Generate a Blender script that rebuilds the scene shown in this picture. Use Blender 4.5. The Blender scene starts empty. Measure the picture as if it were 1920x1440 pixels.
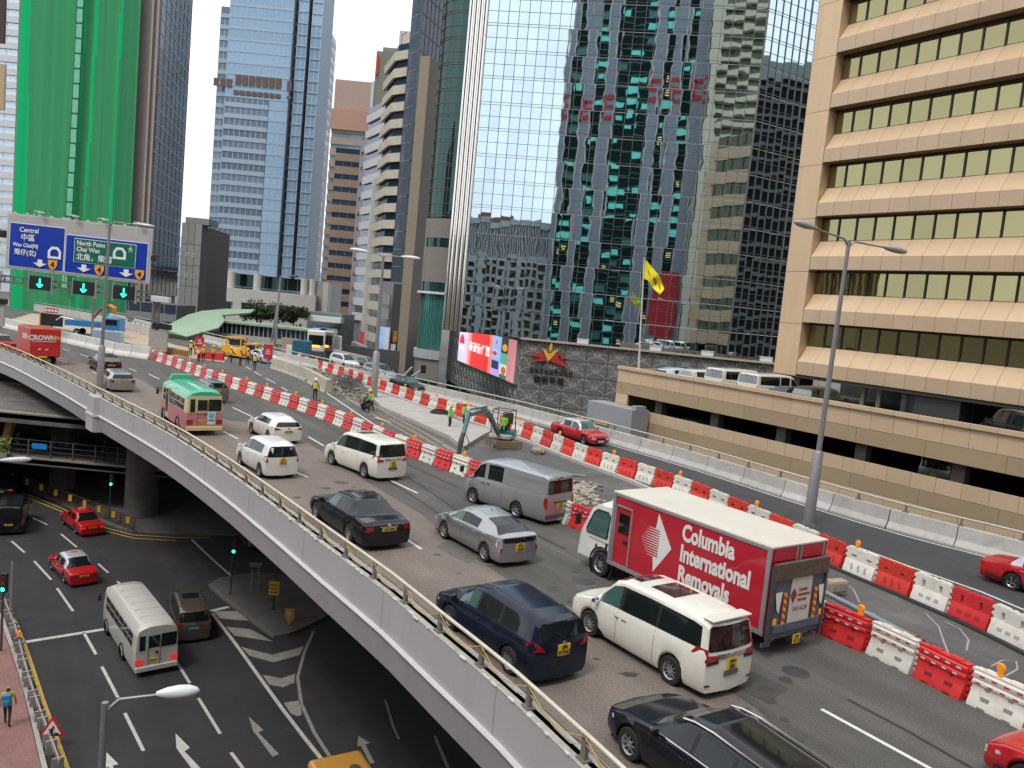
import bpy, bmesh, math, random
from mathutils import Vector, Matrix, Euler
random.seed(7)
sc = bpy.context.scene
COL = sc.collection
R = math.radians
# ------------------------------------------------------------------ camera
CAM_F, CAM_P, CAM_R, CAM_H = 1480.0, R(5.35), R(5.4), 8.6
cd = bpy.data.cameras.new('camera'); cam = bpy.data.objects.new('camera', cd); COL.objects.link(cam)
cd.sensor_width = 36; cd.lens = 36 * CAM_F / 1920; cd.clip_end = 4000; cd.clip_start = 0.1
_f = Vector((0, math.cos(CAM_P), -math.sin(CAM_P))); _u = Vector((0, math.sin(CAM_P), math.cos(CAM_P))); _r = Vector((1, 0, 0))
_cx = _r * math.cos(CAM_R) + _u * math.sin(CAM_R); _cy = -_r * math.sin(CAM_R) + _u * math.cos(CAM_R)
cam.matrix_world = Matrix(((_cx.x, _cy.x, -_f.x, 0), (_cx.y, _cy.y, -_f.y, 0), (_cx.z, _cy.z, -_f.z, CAM_H), (0, 0, 0, 1)))
sc.camera = cam
# ------------------------------------------------------------------ world, sun, exposure
SUN_EL, SUN_AZ = R(58), R(215)
w = bpy.data.worlds.new('World'); sc.world = w; w.use_nodes = True
nt = w.node_tree; bg = nt.nodes['Background']
sky = nt.nodes.new('ShaderNodeTexSky'); sky.sky_type = 'NISHITA'; sky.sun_disc = False
sky.sun_elevation = SUN_EL; sky.sun_rotation = SUN_AZ; sky.dust_density = 4; sky.air_density = 1.2; sky.ozone_density = 2
hs = nt.nodes.new('ShaderNodeHueSaturation'); hs.inputs['Saturation'].default_value = 0.4
mx = nt.nodes.new('ShaderNodeMix'); mx.data_type = 'RGBA'; mx.inputs[0].default_value = 0.72
# the cloud layer: an even pale grey-blue overcast with soft thicker and thinner patches
tc = nt.nodes.new('ShaderNodeTexCoord'); nz = nt.nodes.new('ShaderNodeTexNoise'); nz.inputs['Scale'].default_value = 2.2; nz.inputs['Detail'].default_value = 5
rp = nt.nodes.new('ShaderNodeValToRGB'); rp.color_ramp.elements[0].position = .3; rp.color_ramp.elements[1].position = .7
rp.color_ramp.elements[0].color = (8.4, 9.0, 9.8, 1); rp.color_ramp.elements[1].color = (11.6, 11.8, 12.0, 1)
nt.links.new(tc.outputs['Generated'], nz.inputs['Vector']); nt.links.new(nz.outputs['Fac'], rp.inputs['Fac'])
nt.links.new(sky.outputs['Color'], hs.inputs['Color']); nt.links.new(hs.outputs['Color'], mx.inputs[6])
nt.links.new(rp.outputs['Color'], mx.inputs[7]); nt.links.new(mx.outputs[2], bg.inputs['Color'])
bg.inputs['Strength'].default_value = 0.115
sd = bpy.data.lights.new('sun', 'SUN'); sd.energy = 1.1; sd.angle = R(14); sd.color = (1, .96, .9)
sun = bpy.data.objects.new('sun', sd); COL.objects.link(sun)
# a low world azimuth: light falls from behind-left of the camera and from high above
_d = Vector((math.sin(SUN_AZ) * math.cos(SUN_EL), math.cos(SUN_AZ) * math.cos(SUN_EL), math.sin(SUN_EL)))
sun.rotation_euler = _d.to_track_quat('Z', 'Y').to_euler(); sun.location = (0, 0, 120)
sc.view_settings.view_transform = 'Standard'; sc.view_settings.look = 'None'
sc.view_settings.gamma = 1; sc.view_settings.exposure = 0.43; sc.view_settings.use_curve_mapping = False
sc.cycles.max_bounces = 6; sc.cycles.diffuse_bounces = 3; sc.cycles.glossy_bounces = 4; sc.cycles.transmission_bounces = 4
sc.cycles.caustics_reflective = False; sc.cycles.caustics_refractive = False
sc.cycles.use_adaptive_sampling = True
# ------------------------------------------------------------------ surveying: from a sight line to a point on a real plane
def ray(x, y):
 u = x - 960; v = 720 - y
 a = u * math.cos(CAM_R) - v * math.sin(CAM_R); b = u * math.sin(CAM_R) + v * math.cos(CAM_R)
 return (a, CAM_F * math.cos(CAM_P) + b * math.sin(CAM_P), -CAM_F * math.sin(CAM_P) + b * math.cos(CAM_P))
def gp(x, y, z=0.0):
 d = ray(x, y); t = (z - CAM_H) / d[2]; return Vector((d[0] * t, d[1] * t, z))
def at(x, y, Y):
 d = ray(x, y); t = Y / d[1]; return Vector((d[0] * t, Y, CAM_H + d[2] * t))
def hit(x, y, P, d):
 r = ray(x, y); det = r[0] * (-d[1]) + d[0] * r[1]
 t = (P[0] * (-d[1]) + d[0] * P[1]) / det
 return ((r[0] * t - P[0]) * d[0] + (r[1] * t - P[1]) * d[1]) / (d[0] ** 2 + d[1] ** 2), CAM_H + r[2] * t
# ------------------------------------------------------------------ materials
MATS = {}
def mat(name, col, rough=.6, metal=0., var=.12, scale=2.0, bump=0., bscale=40., rnd=0., spec=.5, emit=0., coat=0., stretch=None, dirt=0., dirtcol=(.12, .1, .08), alpha=1., trans=0., fine=0., streak=0.):
 if name in MATS: return MATS[name]
 m = bpy.data.materials.new(name); m.use_nodes = True; MATS[name] = m
 n = m.node_tree.nodes; l = m.node_tree.links; b = n['Principled BSDF']
 c = (col[0], col[1], col[2], 1)
 b.inputs['Base Color'].default_value = c; b.inputs['Roughness'].default_value = rough; b.inputs['Metallic'].default_value = metal
 b.inputs['Specular IOR Level'].default_value = spec; b.inputs['Coat Weight'].default_value = coat; b.inputs['Coat Roughness'].default_value = .03
 b.inputs['Transmission Weight'].default_value = trans; b.inputs['Alpha'].default_value = alpha
 if emit: b.inputs['Emission Color'].default_value = c; b.inputs['Emission Strength'].default_value = emit
 m.diffuse_color = c
 if var or rnd or bump or dirt or fine:
  g = n.new('ShaderNodeNewGeometry'); src = g.outputs['Position']
  if stretch:
   mp = n.new('ShaderNodeMapping'); mp.inputs['Scale'].default_value = stretch
   l.new(src, mp.inputs['Vector']); src = mp.outputs['Vector']
  out = None
  def mulby(prev, sock):
   k = n.new('ShaderNodeMix'); k.data_type = 'RGBA'; k.blend_type = 'MULTIPLY'; k.inputs[0].default_value = 1
   if prev is None: k.inputs[6].default_value = c
   else: l.new(prev, k.inputs[6])
   l.new(sock, k.inputs[7]); return k.outputs[2]
  if var:
   t = n.new('ShaderNodeTexNoise'); t.inputs['Scale'].default_value = scale; t.inputs['Detail'].default_value = 6; t.inputs['Roughness'].default_value = .65
   l.new(src, t.inputs['Vector'])
   r = n.new('ShaderNodeMapRange'); r.inputs[1].default_value = .25; r.inputs[2].default_value = .75; r.inputs[3].default_value = 1 - var; r.inputs[4].default_value = 1 + var
   l.new(t.outputs['Fac'], r.inputs[0]); out = mulby(out, r.outputs[0])
  if streak:   # tyre-polished bands and drips running along the road
   ma = n.new('ShaderNodeMapping'); ma.inputs['Rotation'].default_value = (0, 0, R(-123)); l.new(g.outputs['Position'], ma.inputs['Vector'])
   mb_ = n.new('ShaderNodeMapping'); mb_.inputs['Scale'].default_value = (.035, 1.1, 1); l.new(ma.outputs['Vector'], mb_.inputs['Vector'])
   t = n.new('ShaderNodeTexNoise'); t.inputs['Scale'].default_value = 1; t.inputs['Detail'].default_value = 4; t.inputs['Roughness'].default_value = .6; l.new(mb_.outputs['Vector'], t.inputs['Vector'])
   r = n.new('ShaderNodeMapRange'); r.inputs[1].default_value = .3; r.inputs[2].default_value = .7; r.inputs[3].default_value = 1 - streak; r.inputs[4].default_value = 1 + streak * .7
   l.new(t.outputs['Fac'], r.inputs[0]); out = mulby(out, r.outputs[0])
  if fine:
   t = n.new('ShaderNodeTexNoise'); t.inputs['Scale'].default_value = 22; t.inputs['Detail'].default_value = 2
   l.new(g.outputs['Position'], t.inputs['Vector'])
   r = n.new('ShaderNodeMapRange'); r.inputs[1].default_value = .3; r.inputs[2].default_value = .7; r.inputs[3].default_value = 1 - fine; r.inputs[4].default_value = 1 + fine
   l.new(t.outputs['Fac'], r.inputs[0]); out = mulby(out, r.outputs[0])
  if rnd:
   o = n.new('ShaderNodeObjectInfo'); r = n.new('ShaderNodeMapRange'); r.inputs[3].default_value = 1 - rnd; r.inputs[4].default_value = 1 + rnd
   l.new(o.outputs['Random'], r.inputs[0]); out = mulby(out, r.outputs[0])
  if dirt:
   t = n.new('ShaderNodeTexNoise'); t.inputs['Scale'].default_value = scale * .6 + .2; t.inputs['Detail'].default_value = 9; t.inputs['Roughness'].default_value = .75
   mp2 = n.new('ShaderNodeMapping'); mp2.inputs['Location'].default_value = (13, 7, 3); l.new(src, mp2.inputs['Vector']); l.new(mp2.outputs['Vector'], t.inputs['Vector'])
   r = n.new('ShaderNodeMapRange'); r.inputs[1].default_value = .52; r.inputs[2].default_value = .7; r.inputs[3].default_value = 0; r.inputs[4].default_value = dirt
   l.new(t.outputs['Fac'], r.inputs[0])
   k = n.new('ShaderNodeMix'); k.data_type = 'RGBA'; l.new(r.outputs[0], k.inputs[0])
   if out is None: k.inputs[6].default_value = c
   else: l.new(out, k.inputs[6])
   k.inputs[7].default_value = (*dirtcol, 1); out = k.outputs[2]
  if out: l.new(out, b.inputs['Base Color'])
  if out and emit: l.new(out, b.inputs['Emission Color'])
  if bump:
   t = n.new('ShaderNodeTexNoise'); t.inputs['Scale'].default_value = bscale; t.inputs['Detail'].default_value = 3
   l.new(src, t.inputs['Vector']); bp = n.new('ShaderNodeBump'); bp.inputs['Strength'].default_value = bump; bp.inputs['Distance'].default_value = .05
   l.new(t.outputs['Fac'], bp.inputs['Height']); l.new(bp.outputs['Normal'], b.inputs['Normal'])
 return m
def glassmat(name, tint, rough=.02, metal=.9, wob=.25, wscale=.5, base=.0, rnd=.0):
 """coated curtain-wall glass: mirror-like with a slow wobble, each pane a little different"""
 if name in MATS: return MATS[name]
 m = mat(name, tint, rough, metal, 0, rnd=rnd or .001)
 n = m.node_tree.nodes; l = m.node_tree.links; b = n['Principled BSDF']
 g = n.new('ShaderNodeNewGeometry'); o = n.new('ShaderNodeObjectInfo')
 t = n.new('ShaderNodeTexNoise'); t.noise_dimensions = '4D'; t.inputs['Scale'].default_value = wscale; t.inputs['Detail'].default_value = 1
 ml = n.new('ShaderNodeMath'); ml.operation = 'MULTIPLY'; ml.inputs[1].default_value = 9.
 l.new(o.outputs['Random'], ml.inputs[0]); l.new(ml.outputs[0], t.inputs['W'])
 l.new(g.outputs['Position'], t.inputs['Vector']); bp = n.new('ShaderNodeBump'); bp.inputs['Strength'].default_value = wob; bp.inputs['Distance'].default_value = .1
 l.new(t.outputs['Fac'], bp.inputs['Height']); l.new(bp.outputs['Normal'], b.inputs['Normal'])
 return m
# ------------------------------------------------------------------ mesh building
class MB:
 def __init__(s): s.v = []; s.f = []; s.m = []; s.mi = 0
 def add(s, vs, fs, mi=None):
  k = len(s.v); s.v += [tuple(v) for v in vs]; s.f += [tuple(i + k for i in f) for f in fs]
  s.m += [s.mi if mi is None else mi] * len(fs); return s
 def box(s, c, d, rz=0., mi=None, rx=0., ry=0., taper=1.):
  x, y, z = d[0] / 2, d[1] / 2, d[2] / 2
  vs = [(-x, -y, -z), (x, -y, -z), (x, y, -z), (-x, y, -z), (-x * taper, -y * taper, z), (x * taper, -y * taper, z), (x * taper, y * taper, z), (-x * taper, y * taper, z)]
  M = Matrix.Translation(Vector(c)) @ Euler((rx, ry, rz)).to_matrix().to_4x4()
  return s.add([M @ Vector(v) for v in vs], [(0, 3, 2, 1), (4, 5, 6, 7), (0, 1, 5, 4), (1, 2, 6, 5), (2, 3, 7, 6), (3, 0, 4, 7)], mi)
 def prism(s, poly, z0, z1, mi=None):
  n = len(poly); a = sum(poly[i][0] * poly[(i + 1) % n][1] - poly[(i + 1) % n][0] * poly[i][1] for i in range(n))
  if a < 0: poly = poly[::-1]
  vs = [(p[0], p[1], z0) for p in poly] + [(p[0], p[1], z1) for p in poly]
  return s.add(vs, [tuple(range(n))[::-1], tuple(range(n, 2 * n))] + [(i, (i + 1) % n, n + (i + 1) % n, n + i) for i in range(n)], mi)
 def tube(s, pts, r, seg=8, mi=None, cap=True, r2=None):
  pts = [Vector(p) for p in pts]; n = len(pts); vs = []
  up = Vector((0, 0, 1))
  for i, p in enumerate(pts):
   t = (pts[min(i + 1, n - 1)] - pts[max(i - 1, 0)]).normalized()
   a = t.cross(up)
   if a.length < .05: a = t.cross(Vector((1, 0, 0)))
   a.normalize(); b = t.cross(a)
   rr = r[i] if isinstance(r, (list, tuple)) else (r if r2 is None else r + (r2 - r) * i / (n - 1))
   for k in range(seg):
    th = 2 * math.pi * k / seg; vs.append(p + a * math.cos(th) * rr + b * math.sin(th) * rr)
  fs = [(i * seg + k, i * seg + (k + 1) % seg, (i + 1) * seg + (k + 1) % seg, (i + 1) * seg + k) for i in range(n - 1) for k in range(seg)]
  if cap: fs += [tuple(range(seg))[::-1], tuple(range((n - 1) * seg, n * seg))]
  return s.add(vs, fs, mi)
 def lathe(s, prof, axis='z', c=(0, 0, 0), seg=16, mi=None):
  vs = []; n = len(prof)
  for r, h in prof:
   for k in range(seg):
    t = 2 * math.pi * k / seg; a, b = r * math.cos(t), r * math.sin(t)
    v = (a, b, h) if axis == 'z' else (a, h, b) if axis == 'y' else (h, a, b)
    vs.append((v[0] + c[0], v[1] + c[1], v[2] + c[2]))
  return s.add(vs, [(i * seg + k, i * seg + (k + 1) % seg, (i + 1) * seg + (k + 1) % seg, (i + 1) * seg + k) for i in range(n - 1) for k in range(seg)], mi)
 def quad(s, a, b, c, d, mi=None): return s.add([a, b, c, d], [(0, 1, 2, 3)], mi)
 def sweep(s, path, sect, mi=None, closed=True, cap=True):
  """path: ground points; sect: (offset to the right, z) outline swept along it"""
  P = [Vector((p[0], p[1], 0)) for p in path]; n = len(P); k = len(sect); vs = []
  z0 = [p[2] if len(p) > 2 else 0 for p in path]
  for i, p in enumerate(P):
   t = (P[min(i + 1, n - 1)] - P[max(i - 1, 0)]).normalized(); r = Vector((t.y, -t.x, 0))
   vs += [p + r * o + Vector((0, 0, z + z0[i])) for o, z in sect]
  m = k if closed else k - 1
  fs = [(i * k + j, i * k + (j + 1) % k, (i + 1) * k + (j + 1) % k, (i + 1) * k + j) for i in range(n - 1) for j in range(m)]
  if closed and cap: fs += [tuple(range(k))[::-1], tuple(range((n - 1) * k, n * k))]
  return s.add(vs, fs, mi)
 def mesh(s, name, mats, smooth=None, fix=True):
  me = bpy.data.meshes.new(name); me.from_pydata(s.v, [], s.f)
  if not isinstance(mats, (list, tuple)): mats = [mats]
  for m in mats: me.materials.append(m)
  me.polygons.foreach_set('material_index', s.m)
  if fix:
   bm = bmesh.new(); bm.from_mesh(me); bmesh.ops.recalc_face_normals(bm, faces=bm.faces); bm.to_mesh(me); bm.free()
  if smooth is not None:
   me.polygons.foreach_set('use_smooth', [True] * len(me.polygons)); me.set_sharp_from_angle(angle=R(smooth))
  me.update(); return me
 def obj(s, name, mats, parent=None, smooth=None, fix=True, bevel=None):
  me = s.mesh(name, mats, smooth, fix); o = bpy.data.objects.new(name, me); COL.objects.link(o)
  if parent: o.parent = parent
  if bevel:
   b = o.modifiers.new('bevel', 'BEVEL'); b.width = bevel; b.segments = 2; b.limit_method = 'ANGLE'; b.angle_limit = R(40); b.harden_normals = False
  return o
def inst(name, me, parent=None, loc=(0, 0, 0), rot=(0, 0, 0), scale=(1, 1, 1)):
 o = bpy.data.objects.new(name, me); COL.objects.link(o); o.location = loc; o.rotation_euler = rot; o.scale = scale
 if parent: o.parent = parent
 return o
def tag(o, label=None, cat=None, group=None, kind=None):
 if label: o['label'] = label
 if cat: o['category'] = cat
 if group: o['group'] = group
 if kind: o['kind'] = kind
 return o
def thing(name, label, cat, loc=(0, 0, 0), rz=0., group=None):
 o = bpy.data.objects.new(name, None); COL.objects.link(o); o.location = loc; o.rotation_euler = (0, 0, rz); o.empty_display_size = .3
 return tag(o, label, cat, group)
def struct(o): o['kind'] = 'structure'; return o
def stuff(o): o['kind'] = 'stuff'; return o
def copy_tree(o, parent=None):
 c = o.copy(); COL.objects.link(c)
 if parent: c.parent = parent
 for ch in list(o.children): copy_tree(ch, c)
 return c
def smooth_path(pts, step=2.0):
 pts = [Vector((p[0], p[1], p[2] if len(p) > 2 else 0)) for p in pts]; out = []
 for i in range(len(pts) - 1):
  p0 = pts[max(i - 1, 0)]; p1 = pts[i]; p2 = pts[i + 1]; p3 = pts[min(i + 2, len(pts) - 1)]
  n = max(1, int((p2 - p1).length / step))
  for k in range(n):
   t = k / n; out.append(.5 * ((2 * p1) + (p2 - p0) * t + (2 * p0 - 5 * p1 + 4 * p2 - p3) * t * t + (3 * p1 - p0 - 3 * p2 + p3) * t ** 3))
 out.append(pts[-1]); return out
def resample(path, step, start=0.):
 """equal steps along a path -> list of (point, heading)"""
 out = []; need = start
 for a, b in zip(path, path[1:]):
  L = (b - a).length
  while need <= L:
   t = (b - a).normalized(); out.append((a + t * need, math.atan2(t.y, t.x))); need += step
  need -= L
 return out
def off(path, d):
 n = len(path); o = []
 for i, p in enumerate(path):
  t = (path[min(i + 1, n - 1)] - path[max(i - 1, 0)]); t.z = 0; t.normalize(); o.append(p + Vector((t.y, -t.x, 0)) * d)
 return o
_fonts = {}
def text(s, size, name, m, parent=None, loc=(0, 0, 0), rot=(0, 0, 0), sx=1., bold=0., align='CENTER', depth=.002):
 cu = bpy.data.curves.new(name, 'FONT'); cu.body = s; cu.size = size; cu.align_x = align; cu.align_y = 'CENTER'
 cu.offset = bold; cu.extrude = depth; cu.resolution_u = 3
 o = bpy.data.objects.new(name, cu); COL.objects.link(o)
 dg = bpy.context.evaluated_depsgraph_get(); me = bpy.data.meshes.new_from_object(o.evaluated_get(dg)); bpy.data.objects.remove(o); bpy.data.curves.remove(cu)
 me.materials.clear(); me.materials.append(m); me.name = name
 for v in me.vertices: v.co.x *= sx
 o = bpy.data.objects.new(name, me); COL.objects.link(o); o.location = loc; o.rotation_euler = rot
 if parent: o.parent = parent
 return o
# common materials
ASPH = mat('asphalt', (.098, .093, .085), .88, var=.2, scale=.35, bump=.35, bscale=70, dirt=.4, dirtcol=(.13, .122, .108), fine=.3, streak=.28)
ASPHB = mat('brown_asphalt', (.195, .158, .133), .85, var=.14, scale=.5, bump=.4, bscale=60, dirt=.35, dirtcol=(.12, .102, .09), fine=.35, streak=.16)
ASPHW = mat('dusty_asphalt', (.105, .102, .098), .9, var=.2, scale=.5, bump=.3, bscale=70, dirt=.6, dirtcol=(.2, .19, .17), fine=.25, streak=.15)
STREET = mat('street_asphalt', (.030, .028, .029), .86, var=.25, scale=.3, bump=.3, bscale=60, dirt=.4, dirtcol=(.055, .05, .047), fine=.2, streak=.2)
CONC = mat('concrete', (.36, .34, .31), .85, var=.15, scale=1.2, bump=.2, bscale=25, dirt=.5, dirtcol=(.17, .155, .135))
CONCL = mat('pale_concrete', (.50, .48, .45), .85, var=.14, scale=1.5, bump=.2, bscale=25, dirt=.55, dirtcol=(.24, .22, .2), rnd=.1)
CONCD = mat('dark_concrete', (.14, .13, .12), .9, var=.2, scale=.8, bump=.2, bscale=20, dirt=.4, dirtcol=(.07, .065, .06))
PAINTW = mat('road_paint', (.68, .67, .64), .7, var=.18, scale=5, dirt=.4, dirtcol=(.25, .24, .23))
PAINTO = mat('worn_road_paint', (.27, .255, .235), .8, var=.25, scale=5, dirt=.75, dirtcol=(.1, .095, .09))
PAINTY = mat('yellow_road_paint', (.55, .36, .06), .7, var=.18, scale=5, dirt=.4, dirtcol=(.2, .16, .08))
GALV = mat('galvanised_steel', (.42, .42, .42), .45, .6, var=.12, scale=6)
DKSTEEL = mat('dark_steel', (.1, .1, .105), .5, .5, var=.15, scale=5)
BLACK = mat('black_rubber', (.02, .02, .021), .7, var=.1)
WHITE = mat('white_paint', (.78, .78, .76), .5, var=.05, scale=3)
CREAM = mat('cream_paint', (.62, .57, .47), .55, var=.12, scale=4, dirt=.3, dirtcol=(.3, .25, .18))
REDM = mat('red_plastic', (.62, .03, .035), .42, var=.1, scale=3, rnd=.1, dirt=.25, dirtcol=(.5, .12, .1), bump=.05, bscale=10)
WHITEM = mat('white_plastic', (.72, .69, .62), .45, var=.08, scale=3, rnd=.08, dirt=.45, dirtcol=(.42, .36, .29))
ORANGE = mat('orange_lens', (.85, .28, .02), .25, var=.05, emit=.15)
ST_Z = -10.5
# ================================================================== ground, streets and flyover
gm = mat('ground', (.1, .098, .095), .95, var=.2, scale=.2)
g = MB(); S_ = 2000
g.quad((-S_, -S_, ST_Z - .02), (S_, -S_, ST_Z - .02), (S_, S_, ST_Z - .02), (-S_, S_, ST_Z - .02)); struct(g.obj('ground', gm))
# --- flyover deck outline
E_PTS = [(-112, 118), (-80, 97.5), (-62, 84.5), (-47.65, 72.9), (-34.97, 59.8), (-26.94, 50.9), (-18.5, 41.6), (-13.06, 34.95), (-8.87, 29.4), (-5.47, 24.7), (-2.91, 21.2), (-1.27, 18.7), (.51, 16), (1.9, 13.6), (3.5, 10.6), (6.2, 5), (9.5, -3), (12.5, -11)]
J_PTS = [(-118, 190), (-78, 150), (-52, 121), (-32, 99), (-19, 85), (-7.83, 73.17), (1.96, 61.97), (11.15, 49), (15.72, 41.04), (18.96, 36.12), (22.06, 32.74), (27, 26), (32, 17.5), (37, 7), (41, -3), (44, -11)]
E_ = smooth_path(E_PTS[::-1], 1.5); J_ = smooth_path(J_PTS[::-1], 1.5)
def sheet(poly, z, m, name, holes=None, kind='structure', parent=None):
 bm = bmesh.new(); vs = [bm.verts.new((p[0], p[1], z)) for p in poly]; f = bm.faces.new(vs); bmesh.ops.triangulate(bm, faces=[f])
 bmesh.ops.recalc_face_normals(bm, faces=bm.faces)
 for f in bm.faces:
  if f.normal.z < 0: f.normal_flip()
 me = bpy.data.meshes.new(name); bm.to_mesh(me); bm.free(); me.materials.append(m)
 o = bpy.data.objects.new(name, me); COL.objects.link(o)
 if kind: o['kind'] = kind
 if parent: o.parent = parent
 return o
FARL = [(-150, 150), (-150, 230), (-118, 230)]
deck_poly = off(E_, .35) + [Vector((*q, 0)) for q in FARL] + off(J_, .55)[::-1]
m_ = MB(); m_.prism([(p[0], p[1]) for p in deck_poly], -1.2, 0, 0)
dk = m_.obj('flyover_deck', ASPH); struct(dk)
# brown asphalt on the nearside lane, feathering to grey at measured edge
BR = [(40, 646), (110, 668), (150, 680), (210, 696), (262, 712), (300, 735), (365, 772), (430, 788), (520, 800), (600, 845), (690, 905), (790, 965), (880, 1040), (980, 1105), (1100, 1150), (1240, 1215), (1420, 1330), (1520, 1440)]
br = [gp(*p) for p in BR]; br = smooth_path([p for p in br], 2)
ein = off(E_, .36)
i0 = min(range(len(ein)), key=lambda i: (ein[i] - br[0]).length); i1 = min(range(len(ein)), key=lambda i: (ein[i] - Vector((5.2, 7.2, 0))).length)
sheet(br + [Vector((9.0, 7, 0))] + ein[i1:i0], .004, ASPHB, 'brown_road_surface')
# works area between the two lines of barriers: dusty surface
W1 = [(330, 668), (400, 690), (480, 700), (560, 728), (700, 800), (850, 880), (1000, 945), (1300, 1060), (1570, 1165), (1920, 1300)]
W2 = [(1920, 1200), (1700, 1110), (1560, 1050), (1250, 925), (1050, 850), (850, 770), (720, 722), (610, 690), (500, 664), (420, 658)]
sheet([gp(*p) for p in W1 + W2], .004, ASPHW, 'works_road_surface')
# far carriageway, darker tarmac
m2 = mat('dark_asphalt', (.058, .057, .058), .85, var=.15, scale=.4, bump=.3, bscale=70, fine=.2, streak=.25)
FC = smooth_path([gp(*p) for p in [(560, 668), (620, 687), (700, 716), (800, 752), (975, 815), (1100, 860), (1250, 915), (1580, 1052), (1760, 1125), (1920, 1190)]], 3)
jin = off(J_, -.45); a = min(range(len(jin)), key=lambda i: (jin[i] - FC[0]).length); b = min(range(len(jin)), key=lambda i: (jin[i] - Vector((26, 27, 0))).length)
sheet(FC + [Vector((22, 16, 0))] + jin[b:a], .004, m2, 'far_road_surface')
# --- painted markings on the deck
mk = MB()
def dash(a, b, wdt, mb, z=.009, zz=0.):
 a = gp(*a, zz); b = gp(*b, zz); t = (b - a).normalized(); n = Vector((-t.y, t.x, 0)) * wdt / 2
 mb.quad(*[(v.x, v.y, zz + z) for v in (a - n, b - n, b + n, a + n)])
for a, b in [((117, 654), (130, 658)), ((150, 664), (166, 669.5)), ((242, 691), (256, 696)), ((279, 701.5), (299, 711)), ((110, 675), (125, 679)), ((174, 697), (182, 701)),
             ((436, 764), (472, 781)), ((419, 809), (446, 823)), ((578, 819), (607, 836)), ((730, 900), (783, 925)), ((556, 886), (577, 895)), ((1540, 1330), (1745, 1442)), ((745, 1000), (790, 1030)), ((930, 1120), (985, 1155))]:
 dash(a, b, .12, mk)
def edge_line(pts, wdt, mb, z=.009, zz=0.):
 P = smooth_path([gp(*p, zz) for p in pts], 2); mb.sweep([(p.x, p.y, zz) for p in P], [(-wdt / 2, z), (wdt / 2, z)], closed=False)
edge_line([(1610, 1027), (1707, 1063), (1840, 1110), (1930, 1148)], .12, mk)
for a, b in [((460, 687), (471, 693)), ((477, 697), (490, 704.5)), ((498, 709), (517, 719)), ((528, 726), (539, 733))]: dash(a, b, .1, mk)
edge_line([(505, 683), (560, 703), (620, 742), (700, 795), (790, 848), (860, 890)], .12, mk)
jl = off(J_, -.62); mk.sweep([(p.x, p.y) for p in jl], [(-.06, .009), (.06, .009)], closed=False)
struct(mk.obj('lane_marking', PAINTW, fix=False))
wk = MB()
edge_line([(300, 716), (345, 745), (420, 800), (520, 858)], .0, wk)
for pts in ([(840, 1030), (870, 1048), (920, 1060), (975, 1056)], [(330, 708), (400, 735), (470, 775)], [(790, 905), (900, 950), (1000, 1010), (1100, 1060)]):
 edge_line(pts, .07, wk)
struct(wk.obj('worn_lane_marking', mat('ghost_paint', (.16, .15, .145), .85, var=.3, scale=6), fix=False))
# tar seams along the lanes
tr = MB()
for pts in ([(1590, 1312), (1700, 1370), (1830, 1445)], [(700, 885), (830, 968), (930, 1062)], [(600, 790), (720, 850), (860, 915)], [(640, 832), (760, 892), (860, 960)], [(1000, 1000), (1060, 1030)]):
 edge_line(pts, .10, tr, z=.0075)
edge_line([(560, 735), (640, 770), (760, 830), (800, 858)], .05, tr, z=.0075)
struct(tr.obj('tar_seam', mat('tar', (.03, .029, .028), .6, var=.1), fix=False))
# patches, manholes and drips on the running lanes
for i, (pts, m_) in enumerate((([(845, 1010), (905, 1040), (880, 1058), (815, 1026)], (.13, .115, .10)), ([(1010, 1118), (1080, 1150), (1040, 1168), (972, 1136)], (.15, .125, .108)), ([(1330, 1225), (1480, 1290), (1440, 1318), (1290, 1250)], (.066, .064, .06)), ([(520, 862), (575, 884), (552, 898), (498, 874)], (.135, .112, .098)), ([(1440, 1390), (1560, 1440), (1500, 1470), (1390, 1420)], (.10, .094, .088)))):
 sheet([gp(*p) for p in pts], .0055, mat('road_patch_%d' % i, m_, .85, var=.15, scale=1.5, bump=.3, bscale=60, fine=.25), 'road_patch')
for x, y in ((1492, 1260), (1090, 1090), (640, 905)):
 p = gp(x, y); m = MB(); m.lathe([(0, .012), (.3, .012), (.33, .008), (.36, .002)], c=(p.x, p.y, 0), seg=20); struct(m.obj('manhole_cover', DKSTEEL))
oil = MB(); rg_ = random.Random(17)
for k in range(70):
 x = rg_.uniform(300, 1500); q = gp(x, 690 + (x - 300) * .53 + rg_.uniform(-40, 130)); r_ = rg_.uniform(.04, .22); n_ = 9; a0 = rg_.random() * 6
 oil.add([(q.x + math.cos(a0 + j * 6.283 / n_) * r_ * rg_.uniform(.6, 1.5), q.y + math.sin(a0 + j * 6.283 / n_) * r_ * rg_.uniform(.6, 1.3), .0068) for j in range(n_)], [tuple(range(n_))])
o_ = oil.obj('oil_spots', mat('oil_spot', (.055, .05, .046), .6, var=.2), fix=False); o_['kind'] = 'stuff'
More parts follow.
